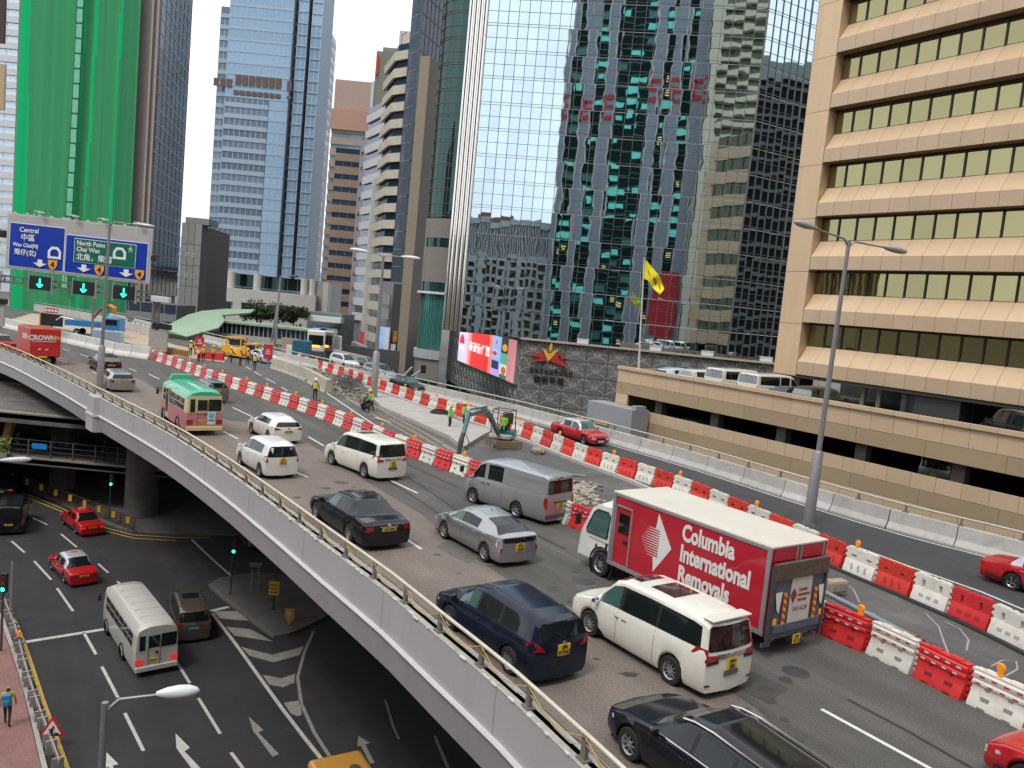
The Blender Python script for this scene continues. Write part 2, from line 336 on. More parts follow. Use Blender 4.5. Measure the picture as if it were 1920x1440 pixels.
# --- near parapet: white girder face with a ledge, curb, posts, pipe rail and cable
FW = mat('girder_paint', (.45, .435, .445), .6, var=.06, scale=.4, dirt=.3, dirtcol=(.31, .29, .295), bump=.03, bscale=3, stretch=(1.6, 1.6, .25))
FW2 = mat('ledge_paint', (.62, .61, .61), .55, var=.06)
FWD = mat('girder_seam', (.29, .28, .285), .8)
fly = thing('flyover_parapet', 'long grey-white painted girder side of the flyover with ledge, curb and pipe rail', 'parapet')
segs = resample(E_, .25)
seg_path = [Vector((p.x, p.y, 0)) for p, _ in segs]
def girder(i, j):
 m = MB(); P = [(p.x, p.y) for p in seg_path[i:j + 1]]
 m.sweep(P, [(-.002, .5), (-.002, -.62), (.5, -.62), (.5, .5)])
 m.sweep(P, [(-.075, -.6), (-.11, -.66), (-.06, -.74), (.4, -.74), (.4, -.6)], 1)
 m.sweep(P, [(-.02, -.74), (.22, -1.75), (.7, -1.8), (.7, -.74)], 0)
 return m
n_seg = 24
k = 0
while k < len(seg_path) - 2:
 j = min(k + n_seg, len(seg_path) - 1)
 o = girder(k, j).obj('girder_panel', [FW, FW2], fly)
 sm = MB(); sm.sweep([(p.x, p.y) for p in (seg_path[k] - (seg_path[k + 1] - seg_path[k]).normalized() * .007, seg_path[k] + (seg_path[k + 1] - seg_path[k]).normalized() * .007)], [(-.008, .49), (-.012, -.6), (.2, -.6), (.2, .49)])
 sm.obj('joint', FWD, fly)
 k = j
cu = MB(); ep = [(p.x, p.y) for p in seg_path[::3]]
cu.sweep(ep, [(-.01, .5), (-.015, .515), (.14, .53), (.36, .3), (.42, .0), (.42, -.3), (.3, -.3), (.3, .5)])
cu.obj('curb', mat('curb_concrete', (.42, .40, .34), .8, var=.2, scale=3, dirt=.7, dirtcol=(.2, .18, .14), bump=.3, bscale=20), fly)
cr = MB()
rng = random.Random(3)
for p, h in resample(E_, .35):
 if rng.random() < .6: cr.box((p.x + rng.uniform(-.03, .05), p.y + rng.uniform(-.03, .03), .515), (rng.uniform(.05, .3), rng.uniform(.04, .1), .03), h)
stuff(cr.obj('peeling_paint', FW2, fly))
rail = off(E_, .16); rp_ = [(p.x, p.y) for p in rail]
rl = MB(); rl.tube([(p.x, p.y, 1.02) for p in rail[::1]], .045, 8); rl.obj('top_rail', CREAM, fly, smooth=50)
rl = MB(); rl.tube([(p.x, p.y, .74) for p in off(E_, .2)], .022, 6); rl.obj('lower_conduit', mat('rusty_conduit', (.16, .12, .09), .8, var=.3, scale=8), fly, smooth=50)
pm = MB(); pm.box((0, 0, .76), (.16, .09, .5), taper=.75); pm.box((0, 0, .54), (.26, .2, .04)); pm.box((0, 0, 1.0), (.12, .12, .05))
PMAT = mat('parapet_post', (.2, .18, .16), .75, .2, var=.25, scale=9, dirt=.5, dirtcol=(.35, .31, .27)); pme = pm.mesh('parapet_post', PMAT)
posts = resample(rail, 2.0, 1.0)
for p, h in posts: inst('post', pme, fly, (p.x, p.y, 0), (0, 0, h))
cb = MB(); cpts = []
for (p, h), (q, h2) in zip(posts, posts[1:]):
 for t in (0, .25, .5, .75): c = p.lerp(q, t); cpts.append((c.x - .03, c.y - .05, 1.0 - 1.1 * t * (1 - t)))
cb.tube(cpts, .013, 5); cb.obj('yellow_cable', mat('yellow_cable', (.55, .36, .06), .5, var=.1), fly, smooth=60)
cb = MB(); cb.tube([(x + .05, y - .02, z - .13 - .05 * math.sin(i * 1.7)) for i, (x, y, z) in enumerate(cpts)], .012, 5); cb.obj('loose_cable', mat('beige_cable', (.42, .34, .2), .6), fly, smooth=60)
# pilaster under the lamp at the left
pp = gp(183, 742, .5); hh = min(resample(E_, .5), key=lambda q: (q[0] - pp).length); pp, ph = hh[0], hh[1]
pl = MB()
def pil(mb, w2, d0, d1, z0, z1, mi):
 t = Vector((math.cos(ph), math.sin(ph), 0)); n = Vector((t.y, -t.x, 0))
 a = [pp + t * sx + n * sy for sx, sy in ((-w2, d1), (-w2 * .72, -d0), (w2 * .72, -d0), (w2, d1))]; mb.prism([(v.x, v.y) for v in a], z0, z1, mi)
pil(pl, 1.1, .30, .3, -.6, .52, 0); pil(pl, 1.15, .4, .3, -.74, -.6, 1); pil(pl, 1.1, .34, .6, -1.75, -.74, 0); pl.obj('pilaster', [FW, FW2], fly)
# box-girder soffit behind the parapet and piers below
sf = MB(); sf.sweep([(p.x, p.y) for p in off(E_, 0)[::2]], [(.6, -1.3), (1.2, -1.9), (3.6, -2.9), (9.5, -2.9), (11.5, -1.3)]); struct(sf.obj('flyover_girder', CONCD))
for px, py, r, lab in [(264, 968, 1.25, 'round concrete pier under the flyover beside the kerb bend where the dark red taxi drives')]:
 c_ = gp(px, py, ST_Z)
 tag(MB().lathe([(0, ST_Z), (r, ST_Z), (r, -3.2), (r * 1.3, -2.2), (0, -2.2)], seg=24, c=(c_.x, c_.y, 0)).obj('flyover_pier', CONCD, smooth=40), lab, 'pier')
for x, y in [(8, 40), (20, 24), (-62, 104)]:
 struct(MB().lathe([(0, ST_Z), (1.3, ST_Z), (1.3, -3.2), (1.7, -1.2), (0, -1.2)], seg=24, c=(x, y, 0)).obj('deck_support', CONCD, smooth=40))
# --- jersey barrier units along the far side
JS = [(-.42, 0), (-.42, .12), (-.24, .38), (-.16, .95), (.12, .95), (.16, 0)]
jn = resample(off(J_, 0), 3.0, .6)
jlabels = 0; ORD = '- first second third fourth fifth sixth seventh eighth ninth tenth eleventh twelfth thirteenth fourteenth'.split()
JM = mat('jersey_concrete', (.44, .425, .40), .85, var=.12, scale=1.8, dirt=.6, dirtcol=(.28, .27, .26), bump=.15, bscale=14, rnd=.12)
for i in range(len(jn) - 1):
 p, q = jn[i][0], jn[i + 1][0]
 if p.y < -8: continue
 mid = (p + q) / 2; h = math.atan2((q - p).y, (q - p).x); Ln = (q - p).length - .035
 m = MB(); m.sweep([(-Ln / 2, 0), (-Ln / 6, 0), (Ln / 6, 0), (Ln / 2, 0)], JS); o = m.obj('jersey_barrier', JM, bevel=.02)
 o.location = (mid.x, mid.y, 0); o.rotation_euler = (0, 0, h)
 jlabels += p.y > 17
 tag(o, f'{ORD[jlabels]} grey concrete jersey barrier from the right edge of the photo, edging the far carriageway' if 0 < jlabels < 15 else 'grey concrete jersey barrier unit far along the row edging the far carriageway', 'jersey barrier', 'concrete jersey barriers along the far carriageway')
jr = thing('jersey_rail', 'steel pipe rail on short brackets above the jersey barriers', 'railing')
rr = off(J_, .05); m = MB(); m.tube([(p.x, p.y, 1.3) for p in rr], .05, 8); m.obj('pipe', mat('rail_paint', (.52, .5, .46), .5, .2, var=.1), jr, smooth=50)
bm_ = MB(); bm_.box((0, 0, 1.08), (.1, .12, .34), taper=.6); bm_.box((0, 0, .965), (.26, .2, .03)); bme = bm_.mesh('bracket', PMAT)
for p, h in resample(rr, 2.4, 1.2): inst('bracket', bme, jr, (p.x, p.y, 0), (0, 0, h))
# ================================================================== street level
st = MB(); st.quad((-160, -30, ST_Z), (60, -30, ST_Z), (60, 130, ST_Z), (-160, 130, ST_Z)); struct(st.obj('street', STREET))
Z = ST_Z
sm = MB(); so = MB(); sy = MB()
def sdash(a, b, wdt=.14, mb=None): dash(a, b, wdt, mb or sm, .006, Z)
for a, b in [((21, 1014), (46, 1036)), ((64, 1052), (96, 1087)), ((107, 1103), (137, 1146)), ((157, 1186), (180, 1227)), ((191, 1250), (221, 1308)), ((234, 1337), (269, 1408)),
             ((61, 971), (89, 984)), ((114, 1001), (144, 1026)), ((184, 1057), (203, 1074)), ((220, 1090), (231, 1100)), ((324, 1230), (356, 1281)), ((372, 1309), (413, 1376)), ((433, 1411), (455, 1440)), ((-30, 950), (-5, 965))]:
 sdash(a, b)
sdash((46, 1204), (195, 1180), .3); sdash((394, 1146), (429, 1138), .3)
edge_line([(360, 1012), (405, 1055), (470, 1110)], .15, sm, .006, Z)
edge_line([(397, 1150), (440, 1205), (530, 1330), (600, 1420), (640, 1470)], .18, sm, .006, Z)
edge_line([(588, 1183), (570, 1225), (558, 1270), (565, 1320), (590, 1375), (614, 1412), (650, 1470)], .16, so, .006, Z)
def poly(pts, mb, zz=Z + .006):
 v = [gp(x, y, Z) for x, y in pts]; n = len(mb.v); mb.v += [(p.x, p.y, zz) for p in v]; mb.f.append(tuple(range(n, n + len(v)))); mb.m.append(0)
for pts in [[(399, 1146), (452, 1146), (466, 1164), (412, 1160)], [(423, 1175), (470, 1180), (512, 1203), (440, 1192)],
   [(452, 1213), (510, 1228), (570, 1212), (562, 1228), (513, 1242), (468, 1230)], [(492, 1265), (528, 1272), (554, 1263), (552, 1280), (530, 1289), (505, 1284)], [(532, 1318), (562, 1313), (566, 1340), (558, 1343), (545, 1338)]]:
 poly(pts, so)
def arrow(tip, l, r_, n1, t1, t2, n2, mb): poly([tip, r_, n1, t1, t2, n2, l], mb)
arrow((329, 1375), (331, 1403), (356, 1402), (346, 1409), (385, 1450), (366, 1450), (336, 1410), sm)
arrow((466, 1344), (476, 1374), (494, 1369), (484, 1373), (523, 1414), (511, 1419), (479, 1376), so)
arrow((194, 1405), (198, 1440), (222, 1433), (211, 1436), (222, 1460), (210, 1462), (204, 1438), sm)
arrow((672, 1380), (670, 1400), (694, 1393), (685, 1396), (702, 1430), (694, 1432), (676, 1398), so)
edge_line([(722, 1312), (738, 1365), (748, 1386)], .1, so, .006, Z); edge_line([(815, 1380), (840, 1440)], .14, so, .006, Z)
edge_line([(6, 1137), (20, 1150), (45, 1205), (80, 1310), (128, 1445)], .16, sy, .006, Z)
edge_line([(28, 918), (120, 955), (180, 985), (250, 1003), (330, 1008), (395, 1008)], .12, sy, .006, Z)
edge_line([(28, 924), (120, 961), (180, 991), (250, 1009), (330, 1014)], .12, sy, .006, Z)
struct(sm.obj('street_marking', mat('street_paint', (.50, .48, .44), .75, var=.2, scale=5, dirt=.5, dirtcol=(.16, .15, .14)), fix=False)); struct(so.obj('worn_street_marking', PAINTO, fix=False)); struct(sy.obj('yellow_street_line', PAINTY, fix=False))
for mb_ in (): pass
mh = MB(); 
for c, r_ in [((34, 1012), .9), ((300, 1260), .35)]:
 p = gp(*c, Z); mh.box((p.x, p.y, Z + .006), (r_ * 1.6, .5, .006), .6)
struct(mh.obj('drain_grate', DKSTEEL))
# pavement with pink bricks at the lower left
PB = mat('pink_paving', (.3, .15, .13), .85, var=.2, scale=2, bump=.2, bscale=30, dirt=.4, dirtcol=(.18, .12, .11), fine=.15)
n_ = PB.node_tree.nodes; l_ = PB.node_tree.links
bt = n_.new('ShaderNodeTexBrick'); bt.inputs['Scale'].default_value = 5; bt.inputs['Mortar Size'].default_value = .025; bt.inputs['Color1'].default_value = (1, 1, 1, 1); bt.inputs['Color2'].default_value = (.8, .8, .82, 1); bt.inputs['Mortar'].default_value = (.55, .55, .55, 1)
gg = n_.new('ShaderNodeNewGeometry'); mpn = n_.new('ShaderNodeMapping'); mpn.inputs['Rotation'].default_value = (0, 0, R(58)); l_.new(gg.outputs['Position'], mpn.inputs['Vector']); l_.new(mpn.outputs['Vector'], bt.inputs['Vector'])
kk = n_.new('ShaderNodeMix'); kk.data_type = 'RGBA'; kk.blend_type = 'MULTIPLY'; kk.inputs[0].default_value = 1
src = n_['Principled BSDF'].inputs['Base Color'].links[0].from_socket; l_.new(src, kk.inputs[6]); l_.new(bt.outputs['Color'], kk.inputs[7]); l_.new(kk.outputs[2], n_['Principled BSDF'].inputs['Base Color'])
pave = [gp(x, y, Z) for x, y in [(-400, 1180), (-60, 1150), (-4, 1155), (8, 1190), (40, 1290), (78, 1450)]] + [Vector((-8, 15, Z)), Vector((-60, 15, Z))]
pv = MB(); pv.prism([(p.x, p.y) for p in pave], Z - .1, Z + .14); struct(pv.obj('pavement', PB))
kb = MB(); kb.sweep([(p.x, p.y) for p in smooth_path(pave[2:6], 1)], [(-.02, Z + .145), (-.02, Z), (-.2, Z), (-.2, Z + .145)]); struct(kb.obj('kerb', CONC))
# traffic islands
def island(pts, name, m, h=.14, kerb=.18):
 P = smooth_path([gp(x, y, Z) for x, y in pts], 1.2)
 P = [(p.x, p.y) for p in P]; mb = MB(); mb.prism(P, Z - .05, Z + h); struct(mb.obj(name, m))
 k = MB(); c = sum((Vector((*p, 0)) for p in P), Vector()) / len(P)
 k.sweep(P, [(-.03, Z + h + .012), (.16, Z + h + .012), (.16, Z), (-.03, Z)]); struct(k.obj('kerb', CONCD))
ISL = mat('island_paving', (.11, .105, .095), .9, var=.25, scale=1, dirt=.5, dirtcol=(.06, .055, .05), bump=.2, bscale=15)
island([(392, 1100), (412, 1088), (520, 1080), (640, 1140), (600, 1165), (540, 1192), (512, 1196), (470, 1165), (420, 1125), (392, 1100)], 'traffic_island', ISL)
island([(-20, 860), (30, 905), (120, 945), (190, 978), (260, 998), (400, 1003), (520, 1000), (650, 960), (600, 880), (330, 810), (100, 790), (-40, 810), (-20, 860)], 'planted_island', ISL)
# ================================================================== buildings
def V2(v): return Vector((v[0], v[1], 0))
def P2(x, y, Y): v = at(x, y, Y); return Vector((v.x, v.y, 0))
def along(P, d, x, y):
 s, z = hit(x, y, P, d); return V2(P) + V2(d) * s
def facing(A, B):
 t = (B - A).normalized(); n = Vector((t.y, -t.x, 0))
 if n.dot((A + B) / 2) > 0: n = -n
 return t, n, math.atan2(t.y, t.x)
def block(parent, name, A, B, depth, z0, z1, m, part=None):
 """a solid standing behind the face A-B"""
 t, n, h = facing(A, B); mb = MB()
 mb.prism([(p.x, p.y) for p in (A, B, B - n * depth, A - n * depth)], z0, z1); return mb.obj(name, m, parent)
def bands(parent, A, B, z0, z1, fh, frac, mw, mg, rec=.25, mull=0, mm=None, wn='spandrel', gn='window_band', sill=0., proud=.0, mw_=.12):
 """storeys of solid band and recessed window ribbon, every band an object; mullions joined"""
 t, n, h = facing(A, B); L = (B - A).length; c = (A + B) / 2
 wb = MB(); wb.box((0, 0, 0), (L + proud * 2, .5, fh * (1 - frac))); wme = wb.mesh(wn, mw)
 gb = MB(); gb.box((0, 0, 0), (L - .02, .12, fh * frac)); gme = gb.mesh(gn, mg)
 k = 0; z = z0
 while z < z1 - .1:
  inst(wn, wme, parent, c + n * (-.25 + proud + rec + .08) + Vector((0, 0, z + fh * (1 - frac) / 2)), (0, 0, h))
  inst(gn, gme, parent, c - n * .0 + Vector((0, 0, z + fh * (1 - frac) + fh * frac / 2)), (0, 0, h))
  z += fh; k += 1
 if mull:
  mb = MB(); N = max(1, int(round(L / mull)))
  for i in range(N + 1):
   p = A + t * (L * i / N) + n * .08
   mb.box((p.x, p.y, (z0 + z1) / 2), (mw_, .1, z1 - z0), h)
  stuff(mb.obj('mullion', mm or mw, parent))
# ---- building depth order is measured from the camera; all rise from the street
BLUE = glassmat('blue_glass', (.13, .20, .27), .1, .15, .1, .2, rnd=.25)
BLUE2 = glassmat('pale_blue_glass', (.25, .39, .54), .1, .15, .1, .2, rnd=.08); BLUE3 = glassmat('dark_blue_glass', (.10, .15, .21), .1, .15, .1, .2, rnd=.3)  # the darker blue glass serves the notches and lower window ribbons
NAVY = glassmat('navy_glass', (.07, .10, .15), .08, .6, .15, .3, rnd=.2)
DGLASS = glassmat('dark_green_glass', (.03, .075, .07), .04, .55, .12, .3, rnd=.2)
CLG = mat('blue_grey_frame', (.33, .42, .51), .5, .1, var=.06)
# -- A: tower wrapped in green netting
def netting():
 Y0 = 150.
 t = thing('netted_tower', 'tall dark brown tower whose front is wrapped in bright green scaffold netting', 'tower')
 BR_ = mat('brown_cladding', (.21, .18, .16), .7, var=.08, scale=.3)
 A = P2(18, 540, Y0); B = P2(272, 560, Y0); dirv = Vector((-.23, .97, 0))
 C = along(B, dirv, 330, 520)
 z1 = 118
 m = MB(); m.prism([(p.x, p.y) for p in (A, B, C, A + Vector((-6, 40, 0)))], ST_Z, z1 - 0); m.obj('core', BR_, t)
 for x in (262, 272):
  p = P2(x, 560, Y0); MB().box((p.x, p.y - .2, z1 / 2 - 5), (.35, .5, z1 + 10)).obj('rib', mat('light_brown_rib', (.30, .26, .23), .7), t)
 G1 = mat('green_netting', (.05, .265, .115), .95, var=.12, scale=.3, spec=.1, stretch=(1, 1, .06)); G2 = mat('bright_green_netting', (.012, .42, .15), .95, var=.08, scale=.2, spec=.1, stretch=(1, 1, .08)); G3 = mat('deep_green_netting', (.045, .22, .105), .95, var=.1, scale=.2, spec=.1, stretch=(1, 1, .08))
 L = P2(30, 560, Y0); Rr = P2(245, 560, Y0); wd = Rr.x - L.x; rg = random.Random(5); N = 64
 nz = 16; m = MB(); ph = [rg.uniform(0, 6) for _ in range(5)]
 def px(u, v):  # u across 0..1, v up 0..1
  sway = .018 * math.sin(v * 3.1 + 1.2) * math.sin(u * 3.14)
  fold = .16 * math.sin(u * 24 + 3 * v + ph[0]) + .07 * math.sin(u * 61 - 2 * v + ph[1]) + .04 * math.sin(u * 120 + ph[2])
  return (L.x + (u + sway) * wd, Y0 - 1.4 + fold - .8 * math.sin(u * 3.14), ST_Z + 3 + v * (z1 - ST_Z - 3))
 for j in range(nz + 1):
  for i in range(N + 1): m.v.append(px(i / N, j / nz))
 def mi(i, j):
  u = i / N; v = j / nz
  if u < .085 - .02 * v: return 1
  if abs(u - (.66 - .10 * (1 - v) ** 2)) < .014: return 1
  if abs(u - (.87 - .06 * (1 - v))) < .010: return 1
  if u > .84 + .03 * v and u < .97: return 2
  if (u > .60 - .12 * (1 - v) and u < .615 - .12 * (1 - v)): return 1
  if .69 < u < .72: return 2
  return 0
 for j in range(nz):
  for i in range(N):
   a = j * (N + 1) + i; m.f.append((a, a + 1, a + N + 2, a + N + 1)); m.m.append(mi(i, j))
 m.obj('netting', [G1, G2, G3], t, smooth=70)
 LP = mat('pale_netting_panel', (.16, .48, .30), .8); DK = mat('lashing', (.01, .1, .05), .8)
 lm = MB()
 pm_ = MB().box((0, 0, 0), (1.0, .08, 2.3)).mesh('net_panel', LP)
 for k in range(36):
  z = 6 + k * 2.65; v = (z - ST_Z - 3) / (z1 - ST_Z - 3); u = .56 - .09 * (1 - v) ** 2; q = px(u, v)
  if z > z1 - 2: break
  inst('net_panel', pm_, t, (q[0], Y0 - 3.4, z)); lm.box((q[0], Y0 - 3.32, z + 1.32), (1.35, .08, .16)); lm.box((q[0] - .6, Y0 - 3.32, z), (.12, .08, 2.65)); lm.box((q[0] + .6, Y0 - 3.32, z), (.12, .08, 2.65))
 stuff(lm.obj('lashing', DK, t))
 SG = glassmat('smoky_glass', (.13, .145, .165), .12, .55, .2, .15)
 bands(t, B + Vector((.3, 0, 0)), C + Vector((.3, 0, 0)), ST_Z + 15, z1, 2.7, .93, mat('joint_grey', (.33, .34, .36), .6), SG, rec=.05, mull=4.2, mm=mat('joint_dark', (.08, .085, .09), .6), mw_=.05)
 t2 = thing('grey_annex', 'low grey panelled block with round vents beside the netted tower', 'building')
 A = P2(334, 560, 152); B = P2(372, 560, 152); top = at(345, 417, 152).z; C = along(B, Vector((-.23, .97, 0)), 386, 540)
 PA = mat('annex_panel', (.21, .22, .21), .6, var=.1, rnd=.08)
 m = MB(); m.prism([(p.x, p.y) for p in (A, B, C, A + Vector((0, 25, 0)))], ST_Z, top); m.obj('core', mat('annex_dark', (.07, .065, .07), .7), t2)
 w_ = (B - A).length / 3; pme = MB().box((0, 0, 0), (w_ - .08, .12, 3.9)).mesh('panel', PA)
 ring = MB().lathe([(.32, 0), (.38, -.1), (.22, -.1), (.22, 0)], 'y', seg=12).mesh('vent', mat('vent_grey', (.42, .43, .42), .5))
 for i in range(3):
  for k in range(7):
   p = A + (B - A).normalized() * (w_ * (i + .5)); z = top - 2 - k * 4
   inst('panel', pme, t2, (p.x, p.y - .07, z))
   if k in (1, 2, 4) and not (k == 4 and i == 2): inst('vent', ring, t2, (p.x - .6, p.y - .14, z))
 MB().box((A.x + 2.2, A.y + 4, top + .6), (4.5, 5, 1.2)).obj('roof_box', PA, t2)
 t3 = thing('dark_podium', 'dark grey low podium with bluish windows at the foot of the netted tower', 'building')
 A = P2(240, 600, 138); B = P2(330, 600, 138); z = at(250, 565, 138).z
 block(t3, 'core', A, B, 8, ST_Z, z, mat('podium_dark', (.12, .12, .125), .6))
 bands(t3, A, B, z - 9, z, 3., .55, mat('podium_grey', (.2, .21, .22), .6), NAVY, mull=2.2, proud=.2)
netting()
# -- far left sliver: pale gridded tower, and a beige one at the frame edge
def sliver():
 t = thing('gridded_tower', 'pale blue-white gridded tower far off at the left edge', 'tower')
 A = P2(-60, 400, 230); B = P2(44, 400, 230); block(t, 'core', A, B, 20, ST_Z, 150, mat('pale_core', (.45, .47, .5), .6))
 bands(t, A, B, 0, 150, 3.6, .5, mat('pale_grid', (.55, .56, .58), .6), mat('pale_window', (.5, .6, .68), .2, .5), mull=3.2, proud=.2, mm=mat('pale_grid2', (.6, .6, .6), .6))
 t = thing('beige_block', 'beige building with a dark awning at the extreme left edge', 'building')
 A = P2(-90, 300, 100); B = P2(3, 300, 100); zt = at(2, 120, 100).z; block(t, 'wall', A, B, .4, at(0, 205, 100).z, zt, mat('tan_wall', (.45, .33, .2), .7))
 A = P2(-70, 0, 100); B = P2(9, 0, 100); block(t, 'upper_wall', A, B, .4, at(0, 80, 100).z, 60, mat('deep_brown', (.05, .03, .025), .7))
sliver()
# -- B: tall blue glass tower
def blue_tower():
 t = thing('blue_glass_tower', 'tall stepped blue glass office tower with a brown plant-room band, on a pale stone podium', 'tower')
 Y0 = 262.; zb = at(470, 515, Y0).z
 def face(x0, x1, yb, Yd, ztop, gm, nm, rec=.25, fr=.62, dark=True):
  A = P2(x0, yb, Yd); B = P2(x1, yb, Yd); block(t, nm + '_core', A, B, 14, zb, ztop, mat('tower_core', (.20, .27, .35), .6))
  bands(t, A, B, zb, ztop, 3.55, fr, CLG, gm, rec=rec, mull=1.9, mm=mat('pale_mullion', (.45, .5, .56), .5, .3), wn='spandrel', gn='window_band', mw_=.18)
 zt1 = at(420, 20, Y0).z
 face(388, 405, 490, Y0 + 3, zt1, BLUE, 'left_bay'); zq = at(450, 185, Y0).z; A = P2(404, 490, Y0); B = P2(520, 490, Y0); block(t, 'main_core', A, B, 14, zb, 175, mat('tower_core', (.20, .27, .35))); q = A.lerp(B, .7)
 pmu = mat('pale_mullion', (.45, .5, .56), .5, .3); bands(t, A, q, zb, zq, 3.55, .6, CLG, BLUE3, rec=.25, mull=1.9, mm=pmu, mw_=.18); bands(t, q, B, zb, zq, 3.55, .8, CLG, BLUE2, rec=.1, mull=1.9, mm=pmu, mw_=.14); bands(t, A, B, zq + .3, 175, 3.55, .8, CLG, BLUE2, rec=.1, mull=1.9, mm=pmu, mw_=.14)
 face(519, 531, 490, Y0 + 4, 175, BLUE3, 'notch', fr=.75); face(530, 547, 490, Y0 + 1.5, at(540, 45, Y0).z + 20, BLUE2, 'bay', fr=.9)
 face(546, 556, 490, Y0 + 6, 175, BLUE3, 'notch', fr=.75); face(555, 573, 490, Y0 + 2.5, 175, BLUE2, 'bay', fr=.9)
 A = P2(573, 490, Y0 + 3); d = Vector((.12, .99, 0)); C = along(A, (-.05, 1.), 601, 490)
 m = MB(); m.prism([(p.x, p.y) for p in (A, C, C + Vector((-10, 4, 0)), A + Vector((-6, 8, 0)))], zb, at(625, 60, 280).z); m.obj('side_core', CLG, t)
 bands(t, A, C, zb, at(625, 60, 280).z, 3.55, .5, mat('pinkish_grey', (.36, .35, .37), .6), glassmat('mauve_glass', (.36, .38, .43), .15, .5), rec=.05, mull=2.2, mm=mat('pg2', (.42, .41, .43), .6))
 BRW = mat('plant_brown', (.12, .075, .06), .6, var=.1); lv = MB()
 for (xa, xb, ya, yb2) in ((441, 528, 142, 165), (538, 548, 151, 172), (437, 527, 172, 182), (537, 547, 180, 186), (400, 436, 146, 164)):
  a = at(xa, ya, Y0 - .2); b = at(xb, yb2, Y0 - .2); n = max(1, int((b.x - a.x) / 1.9)); zc = at((xa + xb) / 2, (ya + yb2) / 2, Y0).z; hh = (yb2 - ya) / 1480 * Y0 * .8
  for i in range(n): lv.box((a.x + (i + .5) * (b.x - a.x) / n, Y0 - .36, zc), ((b.x - a.x) / n * .8, .1, hh))
 stuff(lv.obj('louvre', BRW, t))
 cl = MB(); 
 for x in (434, 483, 572, 588):
  p = P2(x, 520, Y0 - 1); cl.tube([(p.x, p.y, zb - 9), (p.x, p.y, zb + .4)], 1.25, 12)
 cl.obj('column', mat('stone_column', (.52, .5, .46), .7), t, smooth=50)
 A = P2(388, 520, Y0 + 5); B = P2(596, 540, Y0 + 5); bands(t, A, B, zb - 9, zb, 4.5, .9, CLG, DGLASS, mull=3.5)
 block(t, 'lobby_core', A, B, 20, zb - 9, zb, CONCD)
 t2 = thing('stone_podium', 'pale stone podium with two dark windows below the blue glass tower', 'building')
 A = P2(386, 560, Y0 - 6); B = P2(592, 560, Y0 - 6); zt = at(490, 545, Y0 - 6).z
 block(t2, 'wall', A, B, 30, ST_Z, zt, mat('podium_stone', (.50, .48, .44), .8, var=.1, scale=.15))
 for x0, x1, ya, yb in ((407, 433, 566, 577), (453, 476, 570, 580)):
  a = at(x0, ya, Y0 - 6.1); b = at(x1, yb, Y0 - 6.1); MB().box(((a.x + b.x) / 2, a.y, (a.z + b.z) / 2), (b.x - a.x, .3, 2.2)).obj('window', NAVY, t2); MB().box(((a.x + b.x) / 2, a.y - .3, (a.z + b.z) / 2 + 1.3), (b.x - a.x + .6, .6, .3)).obj('window_hood', CONC, t2)
 A = P2(592, 580, Y0 - 3); B = P2(612, 580, Y0 - 3); block(t2, 'grey_wing', A, B, 20, ST_Z, at(600, 527, Y0).z, mat('wing_grey', (.3, .3, .3), .7)); A = P2(603, 580, Y0 - 4); B = P2(613, 580, Y0 - 4); block(t2, 'pale_pier', A, B, 4, ST_Z, at(605, 530, Y0).z, mat('pier_stone', (.55, .53, .48), .8))
blue_tower()
# -- C: pinkish banded building behind
def pink():
 t = thing('pink_banded_building', 'pinkish stone office block with pale window bands behind the blue glass tower', 'building')
 A = P2(600, 560, 330); B = P2(668, 560, 330); zt = at(650, 150, 330).z
 block(t, 'core', A, B, 20, ST_Z, zt, mat('pink_stone', (.42, .30, .24), .8, var=.08))
 PG = glassmat('pale_teal_glass', (.45, .6, .62), .1, .6, .3, .1); PK = mat('pink_spandrel', (.40, .29, .23), .8, var=.12, scale=.2)
 bands(t, A, B, 0, zt - 14, 4.6, .45, PK, PG, mull=2.6, rec=.3, proud=.2)
 MB().box(((A.x + B.x) / 2, 329.2, zt - 16), ((B - A).length + 1, 1.2, 8)).obj('plant_band', mat('pink_band', (.45, .27, .2), .8), t)
 A = P2(610, 560, 318); B = P2(655, 560, 318); bands(t, A, B, ST_Z + 6, at(640, 290, 318).z, 5., .4, mat('tan_spandrel', (.38, .27, .19), .8, var=.12, scale=.2), NAVY, mull=3., rec=.3); block(t, 'lower_core', A, B, 9, ST_Z, at(640, 290, 318).z, PK)
pink()
